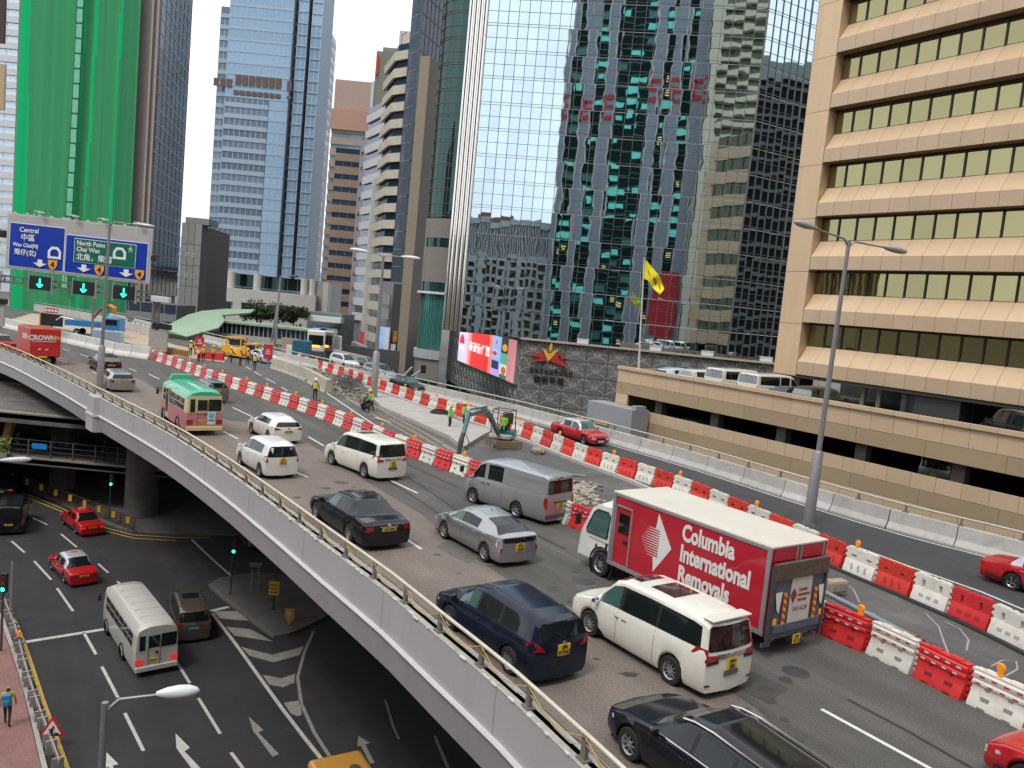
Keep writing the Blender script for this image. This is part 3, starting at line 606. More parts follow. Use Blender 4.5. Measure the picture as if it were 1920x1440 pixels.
# -- D: the row of narrow buildings between the pink block and the glass tower
def row():
 DG = Vector((-.26, .965, 0)); DR = Vector((-.24, .97, 0))
 t = thing('brown_slab_tower', 'thin dark brown slab tower behind the grey banded buildings', 'tower')
 A = P2(668, 560, 240); B = P2(682, 560, 240); block(t, 'core', A, B, 20, ST_Z, at(694, 165, 240).z, mat('slab_brown', (.13, .10, .085), .7)); 
 t = thing('olive_tower', 'olive-grey tower with a red corner sign high behind the others', 'tower')
 A = P2(676, 500, 225); B = P2(724, 500, 225); zt = at(735, 98, 225).z; block(t, 'core', A, B, 22, ST_Z, zt, mat('olive_wall', (.21, .20, .16), .8, var=.08, scale=.1))
 block(t, 'upper_core', P2(687, 500, 226), P2(722, 500, 226), 18, zt, at(740, 88, 225).z, mat('olive_wall2', (.24, .23, .19), .8))
 a = P2(676, 500, 224.4); b = P2(680, 500, 224.4); block(t, 'red_sign', a, b, .6, at(696, 137, 224).z, at(699, 100, 224).z, mat('sign_red', (.6, .06, .05), .5)); block(t, 'glass_strip', P2(671, 500, 224.8), P2(676, 500, 224.8), 2, ST_Z, at(692, 150, 224).z, mat('strip_pale', (.5, .55, .6), .3, .3))
 t = thing('hazy_block', 'pale concrete block with antennas peeping over the olive tower', 'building')
 A = P2(715, 500, 280); B = P2(745, 500, 280); block(t, 'wall', A, B, 15, ST_Z, at(750, 57, 280).z, mat('hazy_wall', (.52, .47, .43), .8))
 m = MB(); p = at(752, 88, 222); m.tube([(p.x, p.y, p.z - 3), (p.x, p.y, p.z + 3), (p.x + 1.2, p.y, p.z + 4)], .12, 6); m.obj('antenna', DKSTEEL, t)
 t = thing('grey_rib_building', 'narrow grey-blue building with small dark windows left of the white-banded one', 'building')
 A = P2(652, 600, 190); B = along(A, (.97, -.24), 676, 600); zt = at(700, 275, 190).z
 A = P2(655, 600, 195); B = P2(676, 600, 185); block(t, 'core', A, B, 12, ST_Z, zt, mat('greyblue_wall', (.33, .34, .38), .75, var=.08)); bands(t, A, B, -4, zt, 3.6, .25, mat('greyblue_band', (.36, .37, .41), .7), NAVY, rec=.12, mull=0)
 A = P2(664, 600, 183); B = P2(697, 600, 172)
 t = thing('white_banded_building', 'grey building with white balcony bands left of the cream-banded one', 'building')
 zt = at(720, 215, 178).z; block(t, 'core', A, B, 8, ST_Z, zt, mat('wb_core', (.2, .2, .22), .7)); bands(t, A, B, 3, zt, 3.4, .5, mat('white_band', (.62, .62, .64), .6), NAVY, rec=.4, proud=.1)
 MB().box((B.x - 1.2, B.y - .6, (zt + ST_Z) / 2 - 6), (1.6, 1.2, zt - ST_Z - 18), .3).obj('pier', mat('white_pier', (.6, .59, .55), .7), t)
 t = thing('cream_banded_building', 'corner office block with cream bands and dark window ribbons', 'building')
 B = P2(709, 600, 160); A = along(B, (-.35, .94), 692, 600); C = P2(729, 600, 158); zt = at(745, 105, 160).z
 cr_ = mat('cream_band', (.52, .48, .39), .75, var=.1, scale=.5, dirt=.3, dirtcol=(.3, .27, .2))
 m = MB(); m.prism([(p.x, p.y) for p in (A, B, C, C + Vector((0, 14, 0)), A + Vector((4, 10, 0)))], ST_Z, zt + 1.2); m.obj('core', mat('cb_core', (.06, .065, .075), .6), t)
 for a, b in ((A, B), (B, C)): bands(t, a, b, -7, zt, 3.25, .48, cr_, NAVY, rec=.35, proud=.35)
 gp_ = MB(); rg = random.Random(2)
 t = thing('dark_glass_tower', 'dark slate glass tower leaning up out of the picture behind the brown slab', 'tower')
 B = P2(749, 560, 150); A = along(B, (-.6, .8), 731, 560); C = P2(786, 560, 158); zt = at(770, 95, 150).z
 SL = glassmat('slate_glass', (.20, .25, .31), .08, .7, .5, .25)
 m = MB(); m.prism([(p.x, p.y) for p in (A, B, C, C + Vector((0, 10, 0)), A + Vector((4, 9, 0)))], 8, 112); m.obj('core', mat('dg_core', (.03, .035, .045), .6), t)
 bands(t, A, B, 8, 74, 3.3, .96, mat('slate_joint', (.2, .22, .25), .6), SL, rec=.02, mull=1.6, mw_=.06, mm=mat('slate_joint2', (.16, .18, .2), .6)); bands(t, B, C, 8, 110, 3.3, .9, mat('black_joint', (.05, .055, .07), .6), glassmat('black_glass', (.035, .045, .065), .1, .6, .2, .2), rec=.05, mull=1.6, mw_=.06)
 bands(t, A, B, 74, 110, 3.3, .93, mat('slate_joint', (.2, .22, .25)), NAVY, rec=.02, mull=1.6, mw_=.06)
 t = thing('brown_pillar_block', 'plain brown slab block with a beige left edge in front of the dark tower', 'building')
 B = P2(770, 560, 128); A = along(B, (-.9, .44), 752, 560); C = P2(800, 560, 140); zt = at(805, 103, 128).z
 m = MB(); m.prism([(p.x, p.y) for p in (B, C, C + Vector((0, 12, 0)), B + Vector((-2, 12, 0)))], ST_Z, zt); m.obj('slab', mat('slab_dark', (.085, .073, .06), .8, var=.08), t)
 m = MB(); m.prism([(p.x, p.y) for p in (A, B + Vector((-.02, 0, 0)), B + Vector((-.1, 3, 0)), A + Vector((1, 4, 0)))], ST_Z, zt - .1); m.obj('edge', mat('beige_edge', (.25, .21, .155), .8, var=.08), t)
 t = thing('shop_block', 'grey metal-clad shop block with tall posters beyond the road', 'building')
 A = P2(703, 640, 134); B = P2(748, 640, 132); zt = at(732, 528, 133).z
 block(t, 'core', A, B, 8, ST_Z, zt, mat('shop_grey', (.2, .2, .2), .6))
 for x0, x1, m_ in ((730, 747, 'shop_black'),): block(t, 'dark_panel', P2(x0, 640, 131.6), P2(x1, 640, 131.5), 1, ST_Z, zt - .3, mat(m_, (.05, .05, .052), .6))
 for y0, y1 in ((552, 570), (578, 598)):
  a = P2(713, 600, 131.5); b = P2(728, 600, 131.4); block(t, 'pale_window', a, b, .5, at(720, y1, 131).z, at(720, y0, 131).z, mat('frost', (.3, .31, .31), .4))
 a = P2(707, 680, 131); b = P2(727, 680, 130.8); block(t, 'sky_poster', a, b, .3, at(712, 692, 131).z, at(716, 613, 131).z, mat('poster_blue', (.28, .48, .78), .5, var=.6, scale=.25, emit=.25)); 
 a = P2(717, 680, 130.5); b = P2(726, 680, 130.3); block(t, 'white_poster', a, b, .3, at(716, 680, 131).z, at(722, 614, 131).z, mat('poster_white', (.68, .74, .8), .5, var=.2, scale=.4))
 a = P2(734, 660, 130.9); b = P2(742, 660, 130.9); block(t, 'dancer_poster', a, b, .3, at(738, 642, 131).z, at(738, 620, 131).z, mat('poster_orange', (.45, .2, .05), .5, var=.8, scale=.8)); block(t, 'light_poster', P2(731, 670, 130.7), P2(740, 670, 130.7), .3, at(738, 671, 131).z, at(738, 645, 131).z, mat('poster_pale', (.6, .62, .66), .5))
 t = thing('red_street_flag', 'small red banner on the street side by the grey buildings', 'banner'); a = P2(674, 640, 150); block(t, 'cloth', a, P2(681, 640, 149.5), .1, at(677, 646, 150).z, at(678, 622, 150).z, mat('flag_red', (.6, .04, .05), .6)); MB().box((a.x - .05, a.y, at(677, 660, 150).z), (.12, .12, 12)).obj('pole', GALV, t)
row()
# distant hills in the gap
hm = MB(); 
pts = [(-400, 0), (-340, 26), (-300, 40), (-268, 62), (-245, 50), (-200, 42), (-120, 30), (-60, 46), (60, 30)]
N = len(pts)
for i, (x, z) in enumerate(pts): hm.v += [(x * 2.6, 1500, ST_Z), (x * 2.6, 1500, z * 1.3), (x * 2.6, 1700, z * 1.5 + 8), (x * 2.6, 1900, ST_Z)]
for i in range(N - 1):
 for j in range(3): a = i * 4 + j; hm.f.append((a, a + 4, a + 5, a + 1)); hm.m.append(0)
struct(hm.obj('hills', mat('hazy_hill', (.35, .42, .5), .95, var=.05, scale=.01), smooth=60))
# ================================================================== glass tower with podium
PG_, DGV = Vector((1., 100., 0)), Vector((.9917, -.128, 0))
GLF = glassmat('curtain_glass', (.57, .69, .75), .015, 1., .036, .55, rnd=.05)
MUL = mat('silver_mullion', (.14, .135, .125), .45, .4, var=.05)
def glass_tower():
 t = thing('glass_office_tower', 'faceted mirror-glass office tower reflecting other towers above a patterned grey podium', 'tower')
 z0 = 5.2; fh = 3.16; nf = 15
 rg = random.Random(11); cnt = [0]; extra = MB()
 def curtain(A, B, ncol, heavy=()):
  T, n, h = facing(A, B); L = (B - A).length; w_ = L / ncol
  pme = MB().box((0, 0, 0), (w_ - .04, .05, fh - .06)).mesh('pane', GLF); mu = MB(); tr_ = MB()
  for k in range(nf):
   z = z0 + k * fh
   for i in range(ncol):
    c = A + T * ((i + .5) * w_) + Vector((0, 0, z + fh / 2)); rx = rg.gauss(0, .0016); rz = rg.gauss(0, .0016)
    if cnt[0] < 300: inst('pane', pme, t, c, (rx, 0, h + rz)); cnt[0] += 1
    else: extra.box(c, (w_ - .04, .05, fh - .06), h + rz, rx=rx)
   for dz, hh in ((0, .045), (.32, .035), (1.75, .035)):
    c = (A + B) / 2 + n * .05 + Vector((0, 0, z + dz)); tr_.box(c, (L, .05, hh), h)
  for i in range(ncol + 1):
   c = A + T * (i * w_) + n * .07; mu.box((c.x, c.y, z0 + fh * nf / 2), (.05 if i not in heavy else .14, .13, fh * nf), h)
  stuff(mu.obj('mullion', MUL, t)); stuff(tr_.obj('transom', MUL, t))
 A = PG_ + DGV * -8.25; B = PG_ + DGV * 25.05
 C = B + Vector((.873, .488, 0)) * 15.5
 curtain(A, B, 26, (26,)); curtain(B + Vector((.02, 0.02, 0)), C, 13, (0, 6))
 stuff(extra.obj('upper_pane', GLF, t))
 D = A + Vector((-.80, .6, 0)) * 3.0
 T, n, h = facing(D, A); m = MB(); m.prism([(p.x, p.y) for p in (D - n * .3, A - n * .3, A - n * 1, D - n * 1)], z0, z0 + fh * nf); m.obj('fin_back', mat('fin_back', (.25, .24, .23), .4, .5), t)
 FM = mat('silver_fin', (.75, .72, .68), .12, .9, var=.05, scale=.3); fme = MB().box((0, 0, 0), (.22, .5, fh * nf)).mesh('fin', FM)
 for i in range(8):
  p = D + (A - D) * ((i + .5) / 8); inst('fin', fme, t, (p.x, p.y, z0 + fh * nf / 2), (0, 0, h + .25 * (i % 2)))
 r_ = 3.5; cc = D + Vector((-.2, r_, 0)); CG = glassmat('corner_glass', (.04, .085, .08), .03, .8, .1, .4); m = MB(); lines = MB(); N = 16; a0, a1 = R(-90), R(-200)
 def cp(a, rr): return cc + Vector((math.cos(a) * rr, math.sin(a) * rr, 0))
 arc = [cp(a0 + (a1 - a0) * i / N, r_) for i in range(N + 1)]
 zc = at(800, 408, 105).z
 m.sweep([(p.x, p.y) for p in arc], [(0, zc), (0, z0 + fh * nf), (.3, z0 + fh * nf), (.3, zc)]); m.obj('curved_glass', CG, t, smooth=30)
 m = MB(); m.prism([(p.x, p.y) for p in [cp(a0 + (a1 - a0) * i / N, r_ - .35) for i in range(N + 1)]], ST_Z, z0 + fh * nf); m.obj('curved_core', mat('corner_core', (.05, .09, .085), .5), t)
 k = 0
 while zc + .2 + k * 1.58 < z0 + fh * nf:
  z = zc + .2 + k * 1.58
  for dz in ((0, .3) if k % 2 == 0 else (0,)): lines.sweep([(p.x, p.y) for p in arc], [(.02, z + dz), (.02, z + dz + .06), (-.09, z + dz + .06), (-.09, z + dz)])
  k += 1
 for i in range(0, N + 1, 2): p = arc[i]; lines.box((p.x, p.y, (zc + z0 + fh * nf) / 2), (.07, .07, z0 + fh * nf - zc))
 stuff(lines.obj('corner_mullion', MUL, t))
 LV = mat('louvre_brown', (.19, .175, .15), .6, var=.1, scale=4, stretch=(.2, .2, 8)); TE = glassmat('teal_glass', (.06, .25, .22), .05, .45, .1, .3)
 zz = [at(800, y, 104).z for y in (408, 445, 462, 528, 545, 655, 672, 712)]
 for (a, b, m_, nm, dr) in ((1, 0, LV, 'louvre_band', .06), (2, 1, DGLASS, 'dark_window', 0), (3, 2, LV, 'lower_louvre_band', .06), (4, 3, DGLASS, 'slot_window', 0), (5, 4, TE, 'teal_glass', -.1), (6, 5, mat('ledge_grey', (.35, .36, .37), .6), 'ledge', .35), (7, 6, LV, 'base_louvre', .1)):
  m = MB(); m.sweep([(p.x, p.y) for p in [cp(a0 + (a1 - a0) * i / N, r_ + dr) for i in range(N + 1)]], [(0, zz[a] + .02), (0, zz[b]), (.34, zz[b]), (.34, zz[a] + .02)]); m.obj(nm, m_, t, smooth=30)
 m = MB(); m.sweep([(p.x, p.y) for p in [cp(a0 + (a1 - a0) * i / N, r_ + .5) for i in range(N + 1)]], [(0, zz[4] - .35), (0, zz[4] - .05), (.8, zz[4] - .05), (.8, zz[4] - .35)]); m.obj('canopy_ring', mat('pale_ring', (.6, .6, .58), .5), t)
 tv = MB()
 for i in range(0, N + 1, 1): p = cp(a0 + (a1 - a0) * i / N, r_ - .05); tv.box((p.x, p.y, (zz[5] + zz[4]) / 2), (.08, .08, zz[4] - zz[5]))
 stuff(tv.obj('teal_mullion', mat('teal_mull', (.08, .2, .18), .4), t))
 pd = thing('patterned_podium', 'dark grey podium wall of square panels with raised fan-shaped plant motifs', 'building')
 A = PG_ + DGV * -.1; B = PG_ + DGV * 34; T, n, h = facing(A, B)
 zt = 5.0; zb = -5.2; W_ = 2.72; H_ = 2.03
 PM = mat('podium_panel', (.14, .14, .13), .55, var=.12, scale=1, rnd=.12); MO = mat('motif_metal', (.48, .49, .48), .45, .2)
 def panel_mesh(name, mp_, mm_, w_, h_):
  p = MB(); p.box((0, .05, 0), (w_ - .06, .1, h_ - .06), mi=0)
  def stroke(pts, wd, z=.03):
   pts = [Vector((x * w_ / 2.7, 0, y * h_ / 2.)) for x, y in pts]; nn = len(pts); vs = []
   for i, q in enumerate(pts):
    d_ = (pts[min(i + 1, nn - 1)] - pts[max(i - 1, 0)]).normalized(); s_ = Vector((-d_.z, 0, d_.x)) * wd * (1 - abs(i / (nn - 1) - .5) * 1.1)
    vs += [q + s_ + Vector((0, -z, 0)), q - s_ + Vector((0, -z, 0)), q + s_, q - s_]
   fs = []
   for i in range(nn - 1): a = i * 4; fs += [(a, a + 1, a + 5, a + 4), (a, a + 4, a + 6, a + 2), (a + 1, a + 3, a + 7, a + 5)]
   p.add(vs, fs, 1)
  for sx in (-1, 1):
   stroke([(.03 * sx, -.28), (.2 * sx, .05), (.34 * sx, .3)], .06); stroke([(.1 * sx, -.3), (.42 * sx, -.05), (.62 * sx, .12)], .05)
   stroke([(.1 * sx, -.36), (.6 * sx, -.40), (1.0 * sx, -.6), (1.3 * sx, -.95)], .045)
   stroke([(1.32 * sx, .92), (.95 * sx, .72), (.7 * sx, .42), (.52 * sx, .2)], .04); stroke([(1.32 * sx, .6), (1.15 * sx, .75), (1.0 * sx, .95)], .04)
   stroke([(.8 * sx, .02), (.95 * sx, .08), (1.08 * sx, .12)], .035); stroke([(.55 * sx, .5), (.6 * sx, .62), (.62 * sx, .7)], .03)
  stroke([(0, .1), (0, .35), (0, .55)], .035)
  return p.mesh(name, [mp_, mm_])
 pm1 = panel_mesh('panel', PM, MO, W_, H_)
 block(pd, 'core', A - n * .15, B - n * .15, 20, ST_Z, zt, mat('podium_core', (.03, .03, .03), .8))
 for i in range(13):
  for k in range(6):
   z = zt - H_ * (k + .5)
   if z < zb - 1.5: continue
   c = A + T * (W_ * (i + .5)); inst('panel', pm1, pd, (c.x, c.y, z), (0, 0, h))
 cap = MB(); c = (A + B) / 2; cap.box((c.x, c.y, zt + .12), ((B - A).length + .3, .9, .24), h); cap.obj('coping', mat('coping_stone', (.40, .37, .33), .8, var=.1), pd)
 pl = MB(); rg2 = random.Random(4)
 for i in range(900):
  s_ = rg2.uniform(19, 33); q = A + T * s_ - n * rg2.uniform(-.2, .5); a = rg2.uniform(0, 6.28); hgt = rg2.uniform(.15, .5)
  pl.add([(q.x - .06 * math.cos(a), q.y - .06 * math.sin(a), zt + .2), (q.x + .06 * math.cos(a), q.y + .06 * math.sin(a), zt + .2), (q.x + rg2.uniform(-.15, .15), q.y, zt + .2 + hgt)], [(0, 1, 2)])
 o = pl.obj('roof_grass', mat('dry_grass', (.13, .12, .04), .9, var=.3, scale=3), fix=False); tag(o, kind='stuff')
 for s_ in (7.5, 16.5, 22.8, 29.8):
  q = A + T * s_ + n * .1; o = MB().box((q.x, q.y, zt + .5), (1.4, .7, .55), h).box((q.x, q.y, zt + .8), (1.5, .8, .06), h).obj('roof_box', WHITE, pd)
 Dv = Vector((-.285, .958, 0)); A2 = PG_ + Dv * -.05 + Vector((-.12, 0, 0)); B2 = PG_ + Dv * 46; T2, n2, h2 = facing(B2, A2)
 block(pd, 'return_core', A2 - n2 * .15, B2 - n2 * .15, 6, ST_Z, zt, mat('podium_core', (.03, .03, .03), .8))
 pm2 = panel_mesh('pale_panel', mat('pale_podium_panel', (.22, .245, .235), .3, .35, var=.25, scale=1.2, rnd=.2), mat('pale_motif', (.5, .54, .5), .35, .3), 2.3, H_)
 for i in range(20):
  for k in range(5): c = A2 + Dv * (2.3 * (i + .5)); inst('pale_panel', pm2, pd, (c.x, c.y, zt - H_ * (k + .5)), (0, 0, h2))
 c = (A2 + B2) / 2; MB().box((c.x, c.y, zt + .12), ((B2 - A2).length, .8, .24), h2).obj('return_coping', mat('coping_stone', (.4, .37, .33)), pd)
 scn = thing('advert_screen', 'large red and lavender LED advertising screen on the podium corner', 'screen')
 sa = A2 + Dv * 1.2 + n2 * .45; sb = A2 + Dv * 35.5 + n2 * .45; zt_, zb_ = 4.75, -.75; Ls = (sb - sa).length; hs_ = math.atan2((sa - sb).y, (sa - sb).x)
 ctr = (sa + sb) / 2; scn.location = (ctr.x, ctr.y, 0); scn.rotation_euler = (0, 0, hs_)   # local +x runs from the far (left) end to the corner, -y faces the road
 fr = MB(); fr.box((0, .25, (zt_ + zb_) / 2), (Ls + .3, .4, zt_ - zb_ + .3)); fr.obj('casing', mat('screen_case', (.3, .27, .25), .5), scn)
 def em(nm, c_, e=1.0): return mat(nm, c_, .4, var=0, emit=e)
 def rect(u0, u1, v0, v1, m_, nm, y=.02):  # u 0..1 left to right, v 0..1 bottom to top
  x0, x1 = (-.5 + u0) * Ls, (-.5 + u1) * Ls; a, b = zb_ + (zt_ - zb_) * v0, zb_ + (zt_ - zb_) * v1
  mb = MB(); mb.quad((x0, y, a), (x1, y, a), (x1, y, b), (x0, y, b)); mb.obj(nm, m_, scn, fix=False)
 cols = [(0, .13, (.55, .55, .85)), (.13, .18, (.62, .5, .7)), (.18, .22, (.68, .4, .45)), (.22, .27, (.68, .2, .18)), (.27, .60, (.62, .045, .04)), (.60, .65, (.7, .2, .15))]
 for i, (a, b, c_) in enumerate(cols): rect(a, b, 0, 1, em('screen_tone%d' % i, c_, .8), 'picture_field')
 rect(.65, .79, 0, 1, em('scr_sky', (.25, .42, .75), .8), 'picture_field'); rect(.655, .785, .02, .17, em('scr_pink', (.55, .3, .6), .8), 'picture_field', .0); rect(.66, .77, .17, .38, em('scr_night', (.03, .04, .09), .8), 'picture_field', .0); rect(.67, .73, .5, .63, em('scr_dish', (.7, .65, .6), .8), 'picture_field', -.01)
 rect(.79, .89, .62, 1, em('scr_dark', (.03, .05, .04), .8), 'picture_field'); rect(.79, .89, .35, .62, em('scr_green', (.1, .35, .25), .8), 'picture_field'); rect(.79, .89, .1, .35, em('scr_white', (.6, .58, .55), .8), 'picture_field'); rect(.79, .89, 0, .1, em('scr_dkgreen', (.05, .15, .1), .8), 'picture_field'); rect(.89, 1, 0, 1, em('scr_rose', (.5, .2, .22), .8), 'picture_field')
 for (u, v, ru, rv, c_) in ((.845, .76, 1.2, .5, (.75, .3, .04)), (.70, .56, 1.3, .33, (.6, .04, .04)), (.85, .2, 1.2, .55, (.5, .12, .03)), (.72, .85, .7, .35, (.7, .15, .1))):
  mb = MB(); x0 = (-.5 + u) * Ls; zc_ = zb_ + (zt_ - zb_) * v; mb.add([(x0 + ru * math.cos(a), -.02, zc_ + rv * math.sin(a)) for a in [i * math.pi / 8 for i in range(16)]], [tuple(range(16))]); mb.obj('picture_spot', em('spot%.2f' % u, c_, .8), scn, fix=False)
 mb = MB(); x0 = (-.5 + .075) * Ls; zc_ = zb_ + (zt_ - zb_) * .55; mb.add([(x0 + 1.9 * math.cos(a), -.01, zc_ + 1.5 * math.sin(a)) for a in [i * math.pi / 12 for i in range(13)]], [tuple(range(13))]); mb.obj('sun_logo', em('logo_red', (.65, .04, .05), .8), scn, fix=False)
 wt = em('screen_white', (.85, .75, .78), .9)
 text('餐餐信任您', 1.55, 'headline', wt, scn, ((-.5 + .425) * Ls, -.03, zb_ + 2.9), (R(90), 0, 0), sx=1.75, bold=.03)
 text('AIA', 1.3, 'logo_text', wt, scn, ((-.5 + .078) * Ls, -.04, zb_ + 2.35), (R(90), 0, 0), sx=1.5)
 lg = thing('leaf_crest', 'gold and red leaf-shaped crest mounted on the patterned podium wall', 'sign')
 c = hit(1030, 665, PG_, DGV); o = PG_ + DGV * c[0] + n * .25; lg.location = (o.x, o.y, c[1]); lg.rotation_euler = (0, 0, h)
 k_ = 100 / 1480 / 9.6
 YL = mat('crest_gold', (.72, .42, .04), .35, var=.05); RD = mat('crest_red', (.5, .03, .03), .4, var=.05)
 def shp(pts, m_, nm):
  mb = MB(); pts = [((x - 690) * k_, -(y - 370 - (x - 690) * .10) * k_) for x, y in pts]; nn = len(pts)
  mb.add([(x, -.15, z) for x, z in pts] + [(x, .05, z) for x, z in pts], [tuple(range(nn)), tuple(range(nn, 2 * nn))[::-1]] + [(i, (i + 1) % nn, nn + (i + 1) % nn, nn + i) for i in range(nn)]); mb.obj(nm, m_, lg)
 shp([(680, 490), (600, 330), (560, 240), (640, 300), (690, 360), (780, 290), (850, 270), (790, 360), (700, 480)], YL, 'gold_leaf'); shp([(715, 150), (735, 200), (735, 260), (700, 325), (680, 260), (690, 190)], YL, 'gold_bud')
 shp([(490, 290), (580, 330), (640, 460), (640, 480), (480, 490), (350, 515), (370, 485), (540, 440)], RD, 'red_leaf'); shp([(360, 345), (440, 355), (540, 415), (440, 400)], RD, 'red_petal')
 shp([(910, 320), (840, 420), (1010, 570), (1015, 600), (850, 530), (720, 485), (730, 465), (790, 370)], RD, 'red_leaf'); shp([(1020, 405), (990, 435), (860, 455), (930, 410)], RD, 'red_petal')
 dk_ = mat('crest_letter', (.03, .028, .025), .5)
 sgn = thing('dark_wall_lettering', 'dark raised lettering below the leaf crest', 'sign'); c = hit(1031, 700, PG_, DGV); o = PG_ + DGV * c[0] + n * .2; sgn.location = (o.x, o.y, c[1]); sgn.rotation_euler = (0, 0, h)
 rg3 = random.Random(8)
 for i in range(9):
  g_ = MB(); x = -2.5 + i * .62; g_.box((x, 0, .35), (.09, .2, .5)); g_.box((x + .26, 0, .35), (.09, .2, .5)); g_.box((x + .13, 0, .35 + rg3.choice((-.2, 0, .2))), (.3, .2, .09)); g_.obj('letter', dk_, sgn)
 for i in range(4):
  g_ = MB(); x = -1.6 + i * 1.0
  for q in (-.28, 0, .28): g_.box((x, 0, -.75 + q), (.72, .2, .09))
  for q in (-.3, .3): g_.box((x + q, 0, -.75), (.09, .2, .7))
  g_.obj('character', dk_, sgn)
glass_tower()
# ================================================================== buildings behind the viewer (seen as reflections; the last few only cut the sky light)
def refl(x, y, Yb, P=PG_, d=DGV):
 """follow the sight line to the mirror wall P,d, bounce, and stop at depth Yb"""
 s, z = hit(x, y, P, d); q = V2(P) + V2(d) * s; q.z = z
 r = Vector(ray(x, y)).normalized(); n = Vector((d[1], -d[0], 0)).normalized(); rr = r - 2 * r.dot(n) * n
 k = (Yb - q.y) / rr.y; return q + rr * k
def behind():
 Yb = -70
 t = thing('ribbed_slate_tower', 'slate tower with pale ribs, teal windows and red lettering standing behind the viewer', 'tower')
 a = refl(1045, 300, Yb); b = refl(1308, 300, Yb); x0, x1 = a.x, b.x; lo, hi = min(x0, x1), max(x0, x1); W = hi - lo
 core = MB(); core.box(((lo + hi) / 2, Yb - 10, 60), (W, 18, 145)); core.obj('core', mat('teal_dark', (.008, .022, .02), .6, spec=.1), t)
 SLT = mat('slate_clad', (.27, .30, .34), .55, var=.3, scale=.8, stretch=(.3, 1, 4)); EDG = mat('rib_edge', (.68, .63, .57), .5)
 ribs = [(.00, .045), (.13, .21), (.29, .37), (.62, .70), (.76, .84), (.91, 1.0)]; ribs = [(1 - b_, 1 - a_) if x0 > x1 else (a_, b_) for a_, b_ in ribs]
 for a_, b_ in ribs:
  w_ = (b_ - a_) * W; cx = lo + (a_ + b_) / 2 * W
  MB().box((cx, Yb - .6, 60), (w_, 1.2, 145)).obj('rib', SLT, t)
  for q in (-1, 1): MB().box((cx + q * w_ / 2, Yb - .1, 60), (.35, .6, 145)).obj('rib_edge', EDG, t)
 RS = mat('red_sign', (.5, .02, .03), .5)
 zr = refl(1140, 200, Yb).z; zr2 = refl(1250, 170, Yb).z
 for (a_, b_), zz in zip(ribs, (zr, zr - 1, zr, zr2, zr2, zr2)):
  w_ = (b_ - a_) * W; cx = lo + (a_ + b_) / 2 * W
  for dz, hh, dx, ww in ((3, 1.4, 0, .9), (-3, 1.4, 0, .9), (0, 6, -.36, .2), (0, 1.2, .1, .6)): MB().box((cx + dx * w_, Yb + .1, zz + dz), (ww * w_, .4, hh)).obj('sign_stroke', RS, t)
 zl = refl(1260, 600, Yb).z
 cx = lo + W * (.12 if x0 > x1 else .88); MB().box((cx, Yb + .3, zl + 4), (W * .17, .6, 22)).obj('red_panel', RS, t)
 TEA = mat('teal_pane', (.10, .45, .38), .4, emit=.5); TEA2 = mat('teal_dim', (.05, .2, .18), .3); YLW = mat('lit_ceiling', (.9, .75, .3), .5, emit=.8)
 rg = random.Random(21); tm = MB(); td = MB(); ty = MB(); bd = MB()
 gaps = sorted(ribs); gaps = [(gaps[i][1], gaps[i + 1][0]) for i in range(len(gaps) - 1)]
 for k in range(34):
  z = -4 + k * 4.1
  for a_, b_ in gaps:
   n_ = max(1, int((b_ - a_) * W / 3.2)); w_ = (b_ - a_) * W / n_
   bd.box((lo + (a_ + b_) / 2 * W, Yb - .95, z + 3.2), ((b_ - a_) * W, .1, .18))
   for i in range(n_):
    cx = lo + a_ * W + (i + .5) * w_; q = rg.random()
    if q < .33: tm.box((cx, Yb - .9, z + rg.uniform(1.5, 2.2)), (w_ * rg.uniform(.5, .92), .15, rg.uniform(1.2, 2.2)))
    elif q < .45: td.box((cx, Yb - .9, z + 1.8), (w_ * .8, .15, 2.1))
    elif q < .50:
     for dz in (0, .7, 1.4): ty.box((cx, Yb - .9, z + 1 + dz), (w_ * .35, .15, .2))
 stuff(tm.obj('teal_window', TEA, t)); stuff(td.obj('dim_window', TEA2, t)); stuff(ty.obj('ceiling_light', YLW, t)); stuff(bd.obj('transom', mat('teal_bar', (.06, .25, .22), .4), t))
 t = thing('pale_grid_office', 'long low pale grey office slab with brown windows behind the viewer', 'building')
 Y2 = -78; a = refl(830, 430, Y2); b = refl(1048, 440, Y2); lo2, hi2 = min(a.x, b.x) - 14, max(a.x, b.x); zt = refl(930, 412, Y2).z; zm = refl(950, 485, Y2).z
 GR = mat('office_grey', (.56, .58, .58), .7, var=.1); BRN = mat('brown_pane', (.06, .035, .03), .3, var=.3); cxx = (lo2 + hi2) / 2
 MB().box((cxx, Y2 - 8, (zt + ST_Z) / 2), (hi2 - lo2, 14, zt - ST_Z)).obj('core', BRN, t)
 ft = MB(); w_ = hi2 - lo2
 ft.box((cxx, Y2 - .5, zt - .8), (w_, 1.4, 2.2)); ft.box((cxx, Y2 - .5, zm), (w_, 1.4, 2.)); ft.obj('parapet_band', GR, t)
 f2 = MB(); n_ = int(w_ / .9)
 for i in range(n_): f2.box((lo2 + i * .9, Y2 - .6, (zt + zm) / 2 - .5), (.45, .8, zt - zm))
 stuff(f2.obj('screen_fin', GR, t)); f3 = MB()
 z = zm - 3.4
 while z > ST_Z: f3.box((cxx, Y2 - .5, z), (w_, 1.2, 1.0)); z -= 3.6
 n_ = int(w_ / 3)
 for i in range(n_): f3.box((lo2 + i * 3, Y2 - .45, (zm + ST_Z) / 2), (.9 if i % 5 else 2.2, 1.1, zm - ST_Z))
 stuff(f3.obj('grid', GR, t)); MB().box((cxx + 3, Y2 - 8, zt + 1.2), (13, 5, 2.4)).obj('roof_house', mat('roof_brick', (.28, .12, .08), .8), t)
